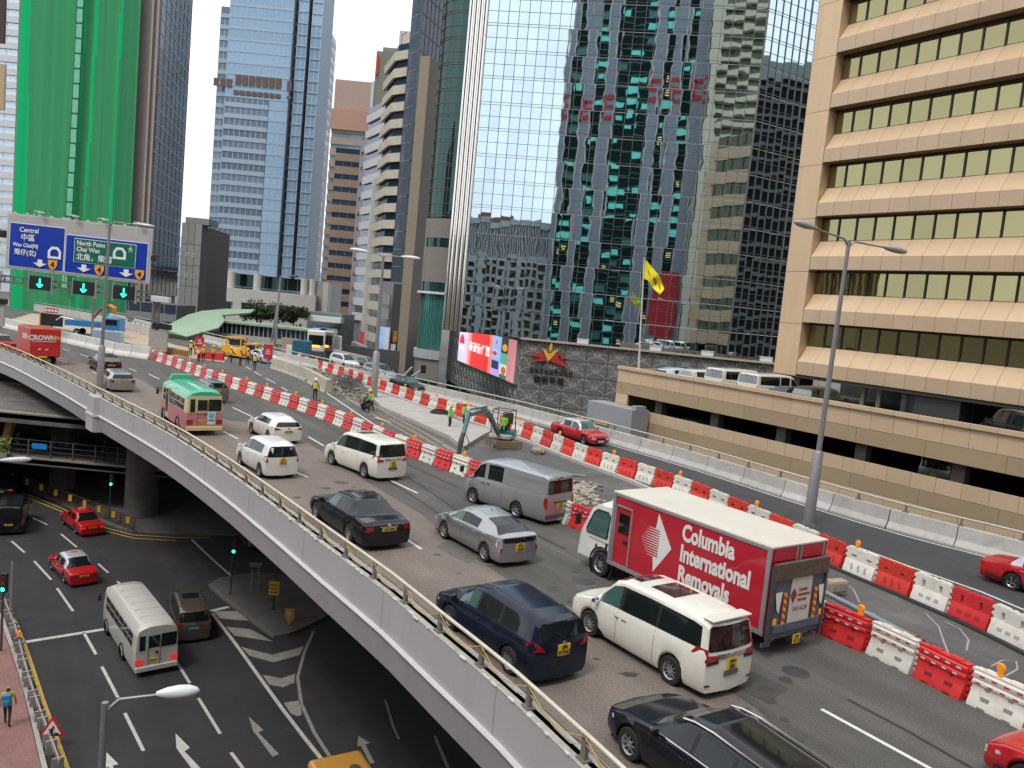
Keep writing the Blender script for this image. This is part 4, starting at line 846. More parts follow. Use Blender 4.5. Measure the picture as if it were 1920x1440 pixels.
 t = thing('cream_reflection_stand_in', 'cream banded stand-in behind the viewer, added to extend the reflected beige tower', 'tower')  # added to fill the mirror glass above the beige tower's own reflection
 Y3 = -64; a = refl(1312, 300, Y3); b = refl(1436, 300, Y3); lo3, hi3 = min(a.x, b.x), max(a.x, b.x)
 CB = mat('cream_cladding', (.68, .62, .46), .6, var=.08); GW = mat('olive_glass', (.12, .14, .08), .25, .3, var=.3, scale=.5); cxx = (lo3 + hi3) / 2; w_ = hi3 - lo3
 MB().box((cxx, Y3 - 9, 50), (w_, 16, 125)).obj('core', GW, t); sb_ = MB(); mu = MB()
 z = -9
 while z < 112: sb_.box((cxx, Y3 + .1, z), (w_, 2.4, 1.5)); sb_.box((cxx, Y3 - .6, z + .9), (w_, 1.2, .5)); z += 4.05
 for i in range(int(w_ / 1.5)): mu.box((lo3 + i * 1.5, Y3 - .95, 50), (.12, .2, 120))
 cx = lo3 + w_ * .07 if (a.x < b.x) else hi3 - w_ * .07
 sb_.obj('band', CB, t); stuff(mu.obj('mullion', mat('olive_dark', (.05, .05, .03), .5), t)); MB().box((cx, Y3 + .2, 50), (w_ * .14, 2.7, 125)).obj('pier', CB, t)
behind()
def behind_right():
 """what the right-hand facet mirrors, then unseen blocks that cut low sky light"""
 B = PG_ + DGV * 25.05; d = Vector((.873, .488, 0))
 t = thing('dark_banded_tower', 'dark office tower with grey bands standing off to the right of the viewer', 'tower')
 def rr(x, y, k):
  s, z = hit(x, y, B, d); q = V2(B) + d * s; q.z = z; r = Vector(ray(x, y)).normalized(); n = Vector((d.y, -d.x, 0)); r2 = r - 2 * r.dot(n) * n
  return q + r2 * k
 a = rr(1400, 300, 150); b = rr(1530, 300, 150); zt = rr(1450, 130, 150).z
 T = (b - a); T.z = 0; T.normalize(); h = math.atan2(T.y, T.x); c = (a + b) / 2; L = (b - a).length + 10; r_ = c - V2(B); r_.z = 0; r_.normalize(); c = c + r_ * 8
 MB().box((c.x, c.y, (zt + ST_Z) / 2), (L, 14, zt - ST_Z), h).obj('core', mat('soot_glass', (.010, .011, .012), .7, 0, var=.4, scale=.5, spec=.1), t)
 z = ST_Z + 3; bd = MB()
 while z < zt: bd.box((c.x - r_.x * .2, c.y - r_.y * .2, z), (L + .4, 14.6, .9), h); z += 4.2
 bd.obj('band', mat('soot_band', (.09, .1, .1), .6, var=.2), t); MB().box((c.x, c.y, zt + 1), (L, 15, 5), h).obj('crown', mat('crown_grey', (.22, .26, .25), .6, var=.15), t)
 t = thing('arched_white_block', 'pale terrace block with arches to the left of the viewer', 'building')
 m = MB(); m.box((-96, 46, 2), (14, 60, 25)); m.obj('wall', mat('terrace_wall', (.45, .42, .34), .7, var=.15), t); m = MB()
 for i in range(14):
  for k in range(4): m.box((-88.9, 20 + i * 4.1, -7 + k * 4.2), (.4, 2.4, 2.6))
 stuff(m.obj('arch_window', mat('terrace_dark', (.05, .04, .03), .5), t))
 t = thing('striped_screen_block', 'tower with curved vertical fins to the left of the viewer', 'building')
 m = MB(); m.box((-118, 66, 8), (20, 34, 37)); m.obj('core', mat('fin_dark', (.07, .05, .03), .6), t); m = MB()
 for i in range(30): m.box((-107.8, 50 + i * 1.15, 8), (.5, .4, 36))
 stuff(m.obj('fin', mat('fin_cream', (.5, .45, .3), .6), t))
 CW = mat('city_wall', (.20, .185, .17), .8, var=.2, scale=.1); CWD = mat('city_window', (.03, .035, .04), .3, var=.4, scale=.3); rg = random.Random(31)  # unseen blocks added to cut low sky light and darken car reflections
 for i, (x, y, wx, wy, hh, l_) in enumerate(((-84, -36, 30, 30, 62, 'grey-brown tower block behind the viewer on the left'), (-88, 2, 26, 30, 50, 'concrete block left of the viewer across the street'), (62, -52, 30, 26, 66, 'tall slab block behind the viewer on the right'), (78, -8, 26, 40, 58, 'apartment slab to the right of the viewer'))):
  t = thing('sky_shading_block', l_ + ', added out of frame to cut sky light', 'building', (x, y, 0)); MB().box((0, 0, (hh + ST_Z) / 2), (wx, wy, hh - ST_Z)).obj('wall', CW, t)
  m = MB(); z = ST_Z + 4
  while z < hh - 3: m.box((0, 0, z), (wx + .2, wy + .2, 1.5)); z += 3.4
  stuff(m.obj('window_band', CWD, t))
behind_right()
# ================================================================== beige tower and car park
FD = Vector((-.559, .829, 0)); FN = Vector((-.829, -.559, 0)); FH = math.atan2(-FD.y, -FD.x)   # FH heads along -FD (towards the viewer's right)
PT = Vector((26.3 + 7 * .829, 36 + 7 * .559, 0)); PK = Vector((26.3, 36., 0))
BEI = mat('beige_panel', (.64, .46, .29), .42, .15, var=.05, scale=.6, rnd=.035, dirt=.18, dirtcol=(.46, .34, .22), stretch=(2, 2, .3)); BEI2 = mat('beige_fascia', (.54, .40, .265), .45, .15, var=.06, scale=.6, rnd=.03, dirt=.25, dirtcol=(.42, .31, .21), stretch=(2, 2, .3))
TAN = mat('tan_panel', (.40, .30, .185), .5, .1, var=.05, scale=.6, rnd=.04); LTAN = mat('light_tan_panel', (.60, .45, .295), .5, .1, var=.05, scale=.6, rnd=.03)
GOLD = glassmat('gold_glass', (.32, .29, .15), .02, .92, .05, .5, rnd=.08); GOLDD = mat('olive_window', (.10, .11, .06), .2, .3, var=.5, scale=.6); SEAMD = mat('shadow_gap', (.06, .045, .03), .8)
def fpt(P, s, o=0., z=0.): v = P + FD * s + FN * o; return Vector((v.x, v.y, z))
def beige_tower():
 t = thing('beige_office_tower', 'beige panelled office tower with sloping sills and gold mirror window bands', 'tower')
 W_ = 1.36; S0 = 20.9; NC = 22; SH = 3.77; Z0 = 5.92
 def lp(name, sect, m_, w_):   # outline in (out, z) extruded along the facade, seen as one panel
  mb = MB(); n = len(sect); mb.add([(-w_ / 2, -o, z) for o, z in sect] + [(w_ / 2, -o, z) for o, z in sect], [tuple(range(n)), tuple(range(n, 2 * n))[::-1]] + [(i, (i + 1) % n, n + (i + 1) % n, n + i) for i in range(n)]); return mb.mesh(name, m_)
 fas = lp('fascia_panel', [(0, 0), (0, .93), (-.12, .93), (-.12, 0)], BEI2, W_ - .022); slp = lp('sill_panel', [(.0, .93), (-.88, 2.12), (-.98, 2.08), (-.12, .9)], BEI, W_ - .022)
 pane = MB().box((0, 0, 0), (W_ - .12, .06, 1.5)).mesh('pane', GOLD); rg = random.Random(9)
 mu = MB(); core = MB(); sof = MB()
 for k in range(9):
  z = Z0 + SH * k
  for i in range(NC):
   s_ = S0 - W_ * (i + .5); p = fpt(PT, s_, 0, z)
   inst('fascia_panel', fas, t, p, (0, 0, FH)); inst('sill_panel', slp, t, p, (0, 0, FH))
   p = fpt(PT, s_, -.92, z + SH - .9); inst('pane', pane, t, p, (rg.gauss(0, .002), 0, FH + rg.gauss(0, .002)))
   q = fpt(PT, s_ - W_ / 2, -.86, z + SH - .9); mu.box(q, (.11, .1, 1.56), FH)
  a = fpt(PT, S0 - W_ * NC / 2, -.5, z + .01); sof.box(a, (W_ * NC, .95, .02), FH)
  a = fpt(PT, S0 - W_ * NC / 2, -.9, z + SH - .08); mu.box(a, (W_ * NC, .12, .15), FH)
  a = fpt(PT, S0 - W_ * NC / 2, -.90, z + SH - 1.68); mu.box(a, (W_ * NC, .1, .06), FH)
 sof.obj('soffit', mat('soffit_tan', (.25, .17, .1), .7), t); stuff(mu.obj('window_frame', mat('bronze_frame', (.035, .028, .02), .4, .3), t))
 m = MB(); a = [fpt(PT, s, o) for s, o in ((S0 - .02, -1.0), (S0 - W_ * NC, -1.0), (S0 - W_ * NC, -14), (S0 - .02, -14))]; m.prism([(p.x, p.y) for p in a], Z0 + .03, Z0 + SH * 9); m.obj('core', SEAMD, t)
 cp_ = lp('column_panel', [(0, 0.01), (0, SH - .02), (-1.6, SH - .02), (-1.6, 0.01)], BEI2, .5); cp_ = MB(); cp_.box((0, .7, SH / 2), (1.52, 1.4, SH - .03)); cp_ = cp_.mesh('column_panel', BEI); cq = MB(); cq.box((0, .7, SH / 2), (.42, 1.4, SH - .03)); cq = cq.mesh('column_edge', BEI)
 for k in range(9):
  inst('column_panel', cp_, t, fpt(PT, 21.7, .0, Z0 + SH * k - .15), (0, 0, FH)); inst('column_edge', cq, t, fpt(PT, 22.7, -.06, Z0 + SH * k - .15), (0, 0, FH))
 m = MB(); a = [fpt(PT, s, o) for s, o in ((22.88, -1.2), (20.8, -1.2), (20.8, -14), (22.88, -14))]; m.prism([(p.x, p.y) for p in a], Z0, Z0 + SH * 9); m.obj('column_core', BEI2, t)
 for k in range(9):
  z = Z0 + SH * k + .1; p = fpt(PT, 23.05, -7.6, z + .95); MB().box(p, (.5, 12.6, 1.9), FH).obj('end_spandrel', BEI, t); MB().box(fpt(PT, 22.95, -7.6, z + 2.8), (.1, 11.4, 1.86), FH).obj('end_window', GOLDD, t)
  MB().box(fpt(PT, 6, -14.2, z + .95), (29, .6, 1.9), FH).obj('rear_spandrel', BEI, t); MB().box(fpt(PT, 6, -14.0, z + 2.8), (29, .1, 1.8), FH).obj('rear_window', GOLDD, t)
 for i in range(8): MB().box(fpt(PT, 23.0, -1.9 - i * 1.7, Z0 + 17), (.15, .1, 34), FH).obj('end_mullion', SEAMD, t)
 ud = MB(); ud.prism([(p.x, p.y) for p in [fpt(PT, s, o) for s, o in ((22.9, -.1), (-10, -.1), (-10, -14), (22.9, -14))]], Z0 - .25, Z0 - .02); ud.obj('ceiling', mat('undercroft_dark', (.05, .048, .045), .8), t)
 DKP = mat('granite_pier', (.05, .05, .052), .4, var=.1)
 for s_, w_ in ((21.8, 2.0), (12.6, .9), (11.0, 3.4), (3.5, 1.2), (1.8, 1.6)): MB().box(fpt(PT, s_, -1.2, (Z0 + 3.9) / 2), (w_, 1.6, Z0 - 3.9 - .3), FH).obj('granite_pier', DKP, t)
 for s_ in (16.8, 15.6, 9.6): MB().box(fpt(PT, s_, -2.2, (Z0 + 3.9) / 2), (.3, .3, Z0 - 4.2), FH).obj('round_post', CREAM, t)
 MB().box(fpt(PT, 6, -13.5, 4.9), (40, .4, 2.0), FH).obj('back_wall', mat('back_dark', (.06, .06, .06), .8), t)
beige_tower()
def car_park():
 t = thing('car_park', 'beige and tan panelled parking structure with dark open decks beyond the jersey barriers', 'car park')
 S0 = 32.15; NC = 36; W_ = 1.36
 rows = [(4.78, 5.02, LTAN, 1, 'coping', .06), (3.76, 4.76, LTAN, 1, 'panel', 0), (2.87, 3.74, TAN, 3, 'tan_panel', 0), (1.08, 1.88, LTAN, 1, 'panel', 0), (.26, 1.06, TAN, 3, 'tan_panel', 0), (-.72, .24, LTAN, 1, 'panel', 0), (-1.6, -.74, TAN, 3, 'tan_panel', 0), (-2.6, -1.62, LTAN, 1, 'panel', 0), (-4.4, -2.62, TAN, 3, 'tan_panel', 0)]
 cnt = 0
 for z0, z1, m_, span, nm, pr in rows:
  w_ = W_ * span; me = MB().box((0, 0, 0), (w_ - .02, .16 if not pr else .45, z1 - z0)).mesh(nm, m_); n = int(NC / span); sh = .55 if span == 3 else 0
  for i in range(n):
   inst(nm, me, t, fpt(PK, S0 - w_ * (i + .5) - sh, -.08 + pr * 0, (z0 + z1) / 2), (0, 0, FH))
 a = MB(); a.box(fpt(PK, S0 - .7, -.08, 2.37), (1.34, .16, .96), FH); a.obj('corner_panel', LTAN, t); a = MB(); a.box(fpt(PK, S0 - .27, -.09, 3.3), (.5, .14, .86), FH); a.obj('corner_panel', TAN, t)
 def slab(z0, z1, m_, nm, o0=-.2, o1=-26, s0=S0 - .1, s1=-20):
  m = MB(); m.prism([(p.x, p.y) for p in [fpt(PK, s, o) for s, o in ((s0, o0), (s1, o0), (s1, o1), (s0, o1))]], z0, z1); m.obj(nm, m_, t)
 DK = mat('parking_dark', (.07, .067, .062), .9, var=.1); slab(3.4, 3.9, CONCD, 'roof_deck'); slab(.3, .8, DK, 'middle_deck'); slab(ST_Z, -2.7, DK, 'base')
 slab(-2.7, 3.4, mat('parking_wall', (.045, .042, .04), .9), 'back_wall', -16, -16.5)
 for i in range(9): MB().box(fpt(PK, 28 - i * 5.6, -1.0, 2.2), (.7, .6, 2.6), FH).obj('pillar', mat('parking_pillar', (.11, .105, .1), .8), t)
 g2 = MB(); m = MB(); m.prism([(p.x, p.y) for p in [fpt(PK, s, o) for s, o in ((S0 + .02, -.02), (S0 - .15, -.02), (S0 - .15, -26), (S0 + .02, -26))]], ST_Z, 4.9); m.obj('end_wall', LTAN, t)
 gb = thing('grey_plant_box', 'plain grey rendered box with small timber brackets in front of the car park corner', 'enclosure')
 GB = mat('grey_render', (.30, .31, .335), .7, var=.05, scale=.5); m = MB(); ja = PK + FN * 1.9; pts = [ja + FD * s for s in (33.2, 28.0)]; m.prism([(p.x, p.y) for p in (pts[0], pts[1], pts[1] - FN * 1.7, pts[0] - FN * 1.7)], -6, 2.05); m.obj('wall', GB, gb)
 TB = mat('timber', (.45, .30, .16), .7)
 for s_, z in ((31.2, .55),): MB().box(fpt(PK, s_, 2.0, z), (1.5, .2, .3), FH).obj('bracket', TB, gb)
 MB().box(fpt(PK, 32.2, 2.0, -.35), (1.2, .2, .2), FH).obj('bracket', TB, gb); MB().box(fpt(PK, 30.6, 2.0, -.35), (.9, .2, .25), FH).obj('bracket', TB, gb)
 MB().box(fpt(PK, 28.3, 1.0, 2.15), (.5, 1.0, .35), FH).obj('lid', GB, gb)
car_park()
# ================================================================== vehicles
def lerp(a, b, t): return a + (b - a) * t
def pl(tab, x):
 if x <= tab[0][0]: return tab[0][1]
 for (x0, y0), (x1, y1) in zip(tab, tab[1:]):
  if x <= x1: return y0 + (y1 - y0) * (x - x0) / (x1 - x0 + 1e-9)
 return tab[-1][1]
def sm_(t): t = max(0., min(1., t)); return t * t * (3 - 2 * t)
def paint(name, c, metal=0., rough=.28): return mat('paint_' + name, c, rough, metal, var=.03, scale=2, coat=.0 if max(c) < .06 else .6, dirt=.08, dirtcol=(.2, .19, .17))
CGL = mat('car_glass', (.010, .015, .015), .04, .0, var=0, spec=.5); CGG = mat('green_car_glass', (.05, .11, .095), .03, 0, var=0, spec=.5)
TYRE = mat('tyre', (.018, .018, .018), .8, var=.15); RIM = mat('alloy_rim', (.5, .5, .5), .28, .8, var=.05); RIMD = mat('wheel_well', (.008, .008, .008), .9, var=0)
CHR = mat('chrome', (.7, .7, .7), .12, .95, var=0); TLR = mat('tail_lamp', (.32, .012, .015), .12, 0, var=0, coat=.6); TLB = mat('tail_lamp_lit', (.85, .03, .02), .2, 0, var=0, emit=.35); TLW = mat('clear_lamp', (.65, .62, .6), .12, .2, var=0, coat=.5)
PLY = mat('yellow_plate', (.72, .47, .03), .4, var=.04); PLW = mat('white_plate', (.7, .7, .68), .4, var=.04); BLK = mat('black_trim', (.015, .015, .016), .5, var=0); SEAM = mat('panel_gap', (.012, .012, .012), .8, var=0); INK = mat('plate_ink', (.02, .02, .02), .5, var=0); BADGE = mat('grey_badge', (.3, .3, .3), .3, .5, var=0)
_wheel = {}
def wheel_mesh(r, wd, spokes):
 k = (round(r, 3), round(wd, 3), spokes)
 if k in _wheel: return _wheel[k]
 ty = MB(); ty.lathe([(r * .62, -wd / 2), (r * .93, -wd / 2), (r, -wd * .36), (r, wd * .36), (r * .93, wd / 2), (r * .62, wd / 2)], 'y', seg=28); tm = ty.mesh('tyre', TYRE, smooth=40)
 ri = MB(); ri.lathe([(0, wd * .30), (r * .16, wd * .32), (r * .19, wd * .26)], 'y', seg=20, mi=0)
 ri.lathe([(r * .56, wd * .36), (r * .66, wd * .49), (r * .68, wd * .42), (r * .60, wd * .1)], 'y', seg=28, mi=0); ri.lathe([(0, wd * .05), (r * .62, wd * .05)], 'y', seg=20, mi=1)
 for i in range(spokes):
  a = 2 * math.pi * i / spokes; rm = r * .38
  if spokes > 6: ri.box((math.cos(a) * rm, wd * .30, math.sin(a) * rm), (r * .5, .025, r * .10), ry=-a, mi=0)
  else: ri.box((math.cos(a) * rm, wd * .30, math.sin(a) * rm), (r * .5, .03, r * .22), ry=-a, mi=0)
 rm_ = ri.mesh('rim', [RIM, RIMD], smooth=35); _wheel[k] = (tm, rm_); return _wheel[k]
def add_wheel(t, x, y, r, wd=.21, spokes=5):
 a, b = wheel_mesh(r, wd, spokes); s = 1 if y > 0 else -1
 w_ = inst('wheel', a, t, (x, y - s * wd / 2, r), (0, 0, 0 if s > 0 else math.pi)); inst('rim', b, w_)
def car(name, label, cat, S, F=None, Rr=None, pos=None, head=None, z=0., group=None):
 """S: the car's measurements. F,Rr: ground points of the left front and left rear tyres. Local +x is forward, +y is left."""
 L, W, H, wb, fo, r = S['L'], S['W'], S['H'], S['wb'], S['fo'], S.get('r', .32)
 xf = L / 2 - fo; xr = xf - wb; hw = W / 2
 if pos is None:
  d = (F - Rr); head = math.atan2(d.y, d.x); f = Vector((math.cos(head), math.sin(head), 0)); n = Vector((f.y, -f.x, 0)); mid = (F + Rr) / 2 + n * hw - f * (xf + xr) / 2; mid.z = z; pos = mid
 t = thing(name, label, cat, pos, head, group)
 body = S['paint']; top = S['top']; belt = S['belt']; wid = S['wid']; tum = S.get('tum', .8); gmat = S.get('glass', CGL)
 rs = S.get('rs', .0); bow = S.get('bow', .06); zsill = S.get('sill', .2)
 ss = set(round(L * i / 26, 3) for i in range(27)) | {0.0, .05, .14, L - .14, L - .05, L}
 for xc in (fo, fo + wb):
  ra = r + .055
  for k in range(9): ss.add(round(xc - ra * math.cos(math.pi * k / 8), 3))
  ss.add(round(xc - ra - .012, 3)); ss.add(round(xc + ra + .012, 3))
 for p in top: ss.add(round(p[0] * L, 3))
 for a_, b_ in S['wins']: ss.add(round(a_ * L, 3)); ss.add(round(b_ * L, 3))
 ss = sorted(s for s in ss if 0 <= s <= L); ss = [s for i, s in enumerate(ss) if i == 0 or s - ss[i - 1] > .008]
 NJ = 12; rings = []
 def prof(s):
  u = s / L; zt = pl(top, u) * H; zb = min(pl(belt, u) * H, zt - .02); w_ = pl(wid, u) * hw; g = sm_((zt - zb - .05) / .28)
  zs = zsill; arch = None
  for xc in (fo, fo + wb):
   ra = r + .055
   if abs(s - xc) <= ra + .004: arch = r + math.sqrt(max(0, ra * ra - (s - xc) ** 2))
  z1 = zs; z2 = zs + .14
  if arch: z1 = max(z1, arch); z2 = max(z2, arch + .05)
  z3 = max(lerp(zs, zb, .55), z2 + .04); z4 = max(zb - .09, z3 + .03); z5 = max(zb, z4 + .02)
  wr = lerp(w_ * .90, hw * tum, g); zr = lerp(z5 + (zt - z5) * .35, zt - .11, g)
  P = [(0, zs - .03 if not arch else max(zs - .03, 0)), (w_ * .90 if not arch else w_ * .93, z1), (w_ * .985, z2), (w_ * 1.0, z3), (w_ * .985, z4), (w_ * .955, z5)]
  P.append((lerp(w_ * .945, wr, .08 + .0 * g), z5 + (zr - z5) * .1)); P.append((lerp(w_ * .94, wr, .93), z5 + (zr - z5) * .92)); P.append((wr - .01, zr + .01))
  P.append((lerp(wr, wr - .10, g), lerp(zr + (zt - zr) * .4, zt - .025, g))); P.append((wr * .55, zt - .004)); P.append((0, zt))
  return P, g
 for s in ss:
  P, g = prof(s); ring = []
  for (y, z_) in P:
   sx = s; zb_ = S.get('rz', .95)
   if rs and s > L - 1.0: sx -= rs * max(0, z_ - zb_) * sm_((s - (L - 1.0)) / .9)
   ring.append((L / 2 - sx, y, z_))
  rings.append(ring)
 parts = {}
 def put(key, vs):
  m = parts.setdefault(key, MB()); m.add(vs, [(0, 1, 2, 3)])
 xc_, xrf, xrb, xt_ = [v * L for v in S['keys']]  # cowl, roof front, roof back, tail deck
 wins = [(a_ * L, b_ * L) for a_, b_ in S['wins']]
 two = S.get('roofpaint')
 for i in range(len(ss) - 1):
  sm2 = (ss[i] + ss[i + 1]) / 2; zt = pl(top, sm2 / L) * H; zb = pl(belt, sm2 / L) * H
  for j in range(NJ - 1):
   for sgn in (1, -1):
    v = [(x, y * sgn, z_) for x, y, z_ in (rings[i][j], rings[i + 1][j], rings[i + 1][j + 1], rings[i][j + 1])]
    if sgn < 0: v = v[::-1]
    key = 'body'
    if j in (0,): key = 'underbody'
    if j == 6:
     for wi, (a_, b_) in enumerate(wins):
      if a_ < sm2 < b_: key = ('side_window', wi, sgn)
    if j in (5, 6, 7) and key == 'body' and S.get('blackpillar') and wins[0][0] < sm2 < wins[-1][1] and j == 6: key = ('window_pillar', sum(a_ < sm2 for a_, b_ in wins), sgn)
    if j >= 9 and xc_ < sm2 < xrf: key = 'windscreen'
    if j >= 9 and xrb < sm2 < xt_: key = 'rear_window'
    if key == 'body' and two and j >= S.get('roofj', 8) and (zt - zb) > .12: key = 'roof'
    if key == 'body' and S.get('lower') and j <= S.get('lowj', 2): key = 'lower_body'
    if j >= 10 and S.get('panroof') and S['panroof'][0] * L < sm2 < S['panroof'][1] * L: key = 'sunroof'
    put(key, v)
 def cap(ring, sg):
  fr = [-1, -.7, -.35, 0, .35, .7, 1]
  for j in range(NJ - 1):
   for a_, b_ in zip(fr, fr[1:]):
    q = []
    for f_, jj in ((a_, j), (b_, j), (b_, j + 1), (a_, j + 1)):
     x, y, z_ = ring[jj]; q.append((x + sg * bow * (1 - f_ * f_), y * f_, z_))
    put('body' if not (S.get('lower') and j <= S.get('lowj', 2)) else 'lower_body', q if sg > 0 else q[::-1])
 cap(rings[0], 1); cap(rings[-1], -1)
 for key, m in parts.items():
  nm = key if isinstance(key, str) else key[0]
  mt = {'body': body, 'underbody': BLK, 'windscreen': gmat, 'rear_window': S.get('rglass', CGL), 'side_window': gmat if (not isinstance(key, str) and key[1] == 0) else S.get('glass2', CGL), 'window_pillar': BLK, 'roof': two or body, 'lower_body': S.get('lower') or body, 'sunroof': CGL}[nm]
  me = m.mesh(nm, mt, None); bm = bmesh.new(); bm.from_mesh(me); bmesh.ops.remove_doubles(bm, verts=bm.verts, dist=.0015); bmesh.ops.recalc_face_normals(bm, faces=bm.faces); bm.to_mesh(me); bm.free()
  me.polygons.foreach_set('use_smooth', [True] * len(me.polygons)); me.set_sharp_from_angle(angle=R(34)); inst(nm, me, t)
 fl = MB(); fl.box((0, 0, zsill + .06), (L * .92, W * .84, .24)); 
 for xw in (xf, xr): fl.box((xw, 0, r + .12), (2 * r + .2, W * .86, r * 1.7))
 fl.obj('chassis', RIMD, t)
 for xw in (xf, xr):
  for sg in (1, -1): add_wheel(t, xw, sg * (hw - .02) * max(pl(wid, (L / 2 - xw) / L), .97), r, .2, S.get('spokes', 5))
 def side_y(s, z_):
  P, g = prof(max(0, min(L, s)))
  for (y0, z0), (y1, z1) in zip(P, P[1:]):
   if z0 <= z_ <= z1 + 1e-6 and z1 > z0: return y0 + (y1 - y0) * (z_ - z0) / (z1 - z0)
  return P[4][0]
 def rear_x(y, z_):
  P, g = prof(L); wl = side_y(L, z_); f_ = max(-1, min(1, y / max(wl, .1))); x = -L / 2 + (rs * max(0, z_ - S.get('rz', .95)) if rs else 0)
  return x - bow * (1 - f_ * f_)
 def rpatch(nm, pts, m_, o=.012, parent=None):
  """polygon (y,z) laid over the bowed tail, built as a thin raised piece"""
  pts = [(max(-1, min(1, y / (side_y(L, z_) * .985))) * side_y(L, z_) * .985, z_) for y, z_ in pts]
  bm = bmesh.new(); vs = [bm.verts.new((0, y, z_)) for y, z_ in pts]; bm.faces.new(vs)
  for q in (-.75, -.5, -.25, 0, .25, .5, .75):
   bmesh.ops.bisect_plane(bm, geom=bm.verts[:] + bm.edges[:] + bm.faces[:], plane_co=(0, q * hw, 0), plane_no=(0, 1, 0))
  ed = [e for e in bm.edges if e.is_boundary]
  ex = bmesh.ops.extrude_edge_only(bm, edges=ed)['geom']; back = {g for g in ex if isinstance(g, bmesh.types.BMVert)}
  for v in bm.verts: v.co.x = rear_x(v.co.y, v.co.z) + (.02 if v in back else -o)
  bmesh.ops.recalc_face_normals(bm, faces=bm.faces); me = bpy.data.meshes.new(nm); bm.to_mesh(me); bm.free(); me.materials.append(m_)
  return inst(nm, me, parent or t)
 def spatch(nm, pts, m_, sg, o=.01):
  mb = MB(); nn = len(pts); vs = [(L / 2 - s, sg * (side_y(s, z_) + o), z_) for s, z_ in pts]; vs += [(x, y - sg * .03, z_) for x, y, z_ in vs]
  mb.add(vs, [tuple(range(nn)), tuple(range(nn, 2 * nn))[::-1]] + [(i, (i + 1) % nn, nn + (i + 1) % nn, nn + i) for i in range(nn)]); return mb.obj(nm, m_, t)
 for u in S.get('seams', []):
  s = u * L; P, g = prof(s)
  for sg in (1, -1):
   mb = MB(); zz = [P[2][1] + (P[5][1] - P[2][1]) * k / 6 for k in range(7)]
   mb.add([(L / 2 - s - .006, sg * (side_y(s, q) + .003), q) for q in zz] + [(L / 2 - s + .006, sg * (side_y(s, q) + .003), q) for q in zz], [(k, k + 1, 8 + k, 7 + k) for k in range(6)]); mb.obj('door_gap', SEAM, t, fix=False)
 for u in S.get('handles', []):
  s = u * L; zh = pl(belt, u) * H - .12
  for sg in (1, -1): y = side_y(s, zh); MB().box((L / 2 - s, sg * (y + .015), zh), (.16, .035, .03)).obj('door_handle', S.get('handlemat', body), t, bevel=.008)
 s = S['keys'][0] * L + .28; zm = pl(belt, s / L) * H + .08
 if S.get('mirrors', 1):
  for sg in (1, -1): mb = MB(); y = side_y(s, zm - .08); mb.box((L / 2 - s, sg * (y + .13), zm), (.12, .2, .14), taper=.8); mb.box((L / 2 - s, sg * (y + .02), zm - .06), (.07, .12, .05)); mb.obj('wing_mirror', S.get('mirrormat', body), t, bevel=.025)
 for pts, mk, wrap in S.get('lamps', []):
  m_ = {'r': TLR, 'b': TLB, 'w': TLW}[mk]
  for sg in (1, -1):
   rpatch('tail_lamp', [(y * hw * sg, z_) for y, z_ in pts], m_)
   if wrap: z0 = min(p[1] for p in pts); z1 = max(p[1] for p in pts); spatch('tail_lamp_side', [(L - wrap, z0 + (z1 - z0) * .45), (L - .005, z0), (L - .005, z1), (L - wrap * .75, z1)], m_, sg)
 if S.get('rwin'):
  a_, z0, z1, a2 = S['rwin']; rpatch('rear_window', [(-a_ * hw, z0 + .05), (-a_ * hw + .06, z0), (a_ * hw - .06, z0), (a_ * hw, z0 + .05), (a2 * hw, z1 - .04), (a2 * hw - .05, z1), (-a2 * hw + .05, z1), (-a2 * hw, z1 - .04)], S.get('rglass', CGL), .008)
 for pts, mt, nm in S.get('rear', []): rpatch(nm, [(y * hw, z_) for y, z_ in pts], mt, .016)
 pz = S.get('plate'); 
 if pz:
  w2, h2 = (.17, .13) if S.get('sq') else (.26, .06); yo = 0
  p = rpatch('number_plate', [(-w2, pz - h2), (w2, pz - h2), (w2, pz + h2), (-w2, pz + h2)], S.get('platemat', PLY), .03)
  lines = S.get('ptext', '').split('|')
  for k, ln in enumerate(lines):
   if ln: text(ln, .135 if S.get('sq') else .11, 'plate_text', INK, p, (-L / 2 - bow - .034 + (rs * max(0, pz - .95) if rs else 0), 0, pz + (.062 - .125 * k if len(lines) > 1 else 0)), (R(90), 0, R(-90)), sx=.95, bold=.004)
  if S.get('plate2'): rpatch('second_plate', [(-.24, pz - h2 - .14), (.24, pz - h2 - .14), (.24, pz - h2 - .02), (-.24, pz - h2 - .02)], mat('dark_plate', (.12, .12, .12), .4), .03)
 if S.get('badge'): rpatch('badge', [(.06 * math.cos(a), S['badge'] + .05 * math.sin(a)) for a in [i * math.pi / 5 for i in range(10)]], CHR, .03)
 fx = L / 2
 def fpatch(nm, pts, m_, o=.012):
  mb = MB(); nn = len(pts)
  def X(y, z_): wl = side_y(0, z_); f_ = max(-1, min(1, y / max(wl, .1))); return fx + bow * (1 - f_ * f_)
  vs = [(X(y, z_) + o, y, z_) for y, z_ in pts] + [(X(y, z_) - .03, y, z_) for y, z_ in pts]; mb.add(vs, [tuple(range(nn)), tuple(range(nn, 2 * nn))[::-1]] + [(i, (i + 1) % nn, nn + (i + 1) % nn, nn + i) for i in range(nn)]); mb.obj(nm, m_, t)
 zn = pl(top, 0) * H; wn = pl(wid, 0) * hw
 for sg in (1, -1):
  fpatch('headlight', [(sg * wn * .55, zn - .22), (sg * wn * .98, zn - .18), (sg * wn * .98, zn - .04), (sg * wn * .6, zn - .06)], TLW)
  spatch('headlight_side', [(.01, zn - .17), (.34, zn - .05), (.3, zn - .0), (.01, zn - .03)], TLW, sg)
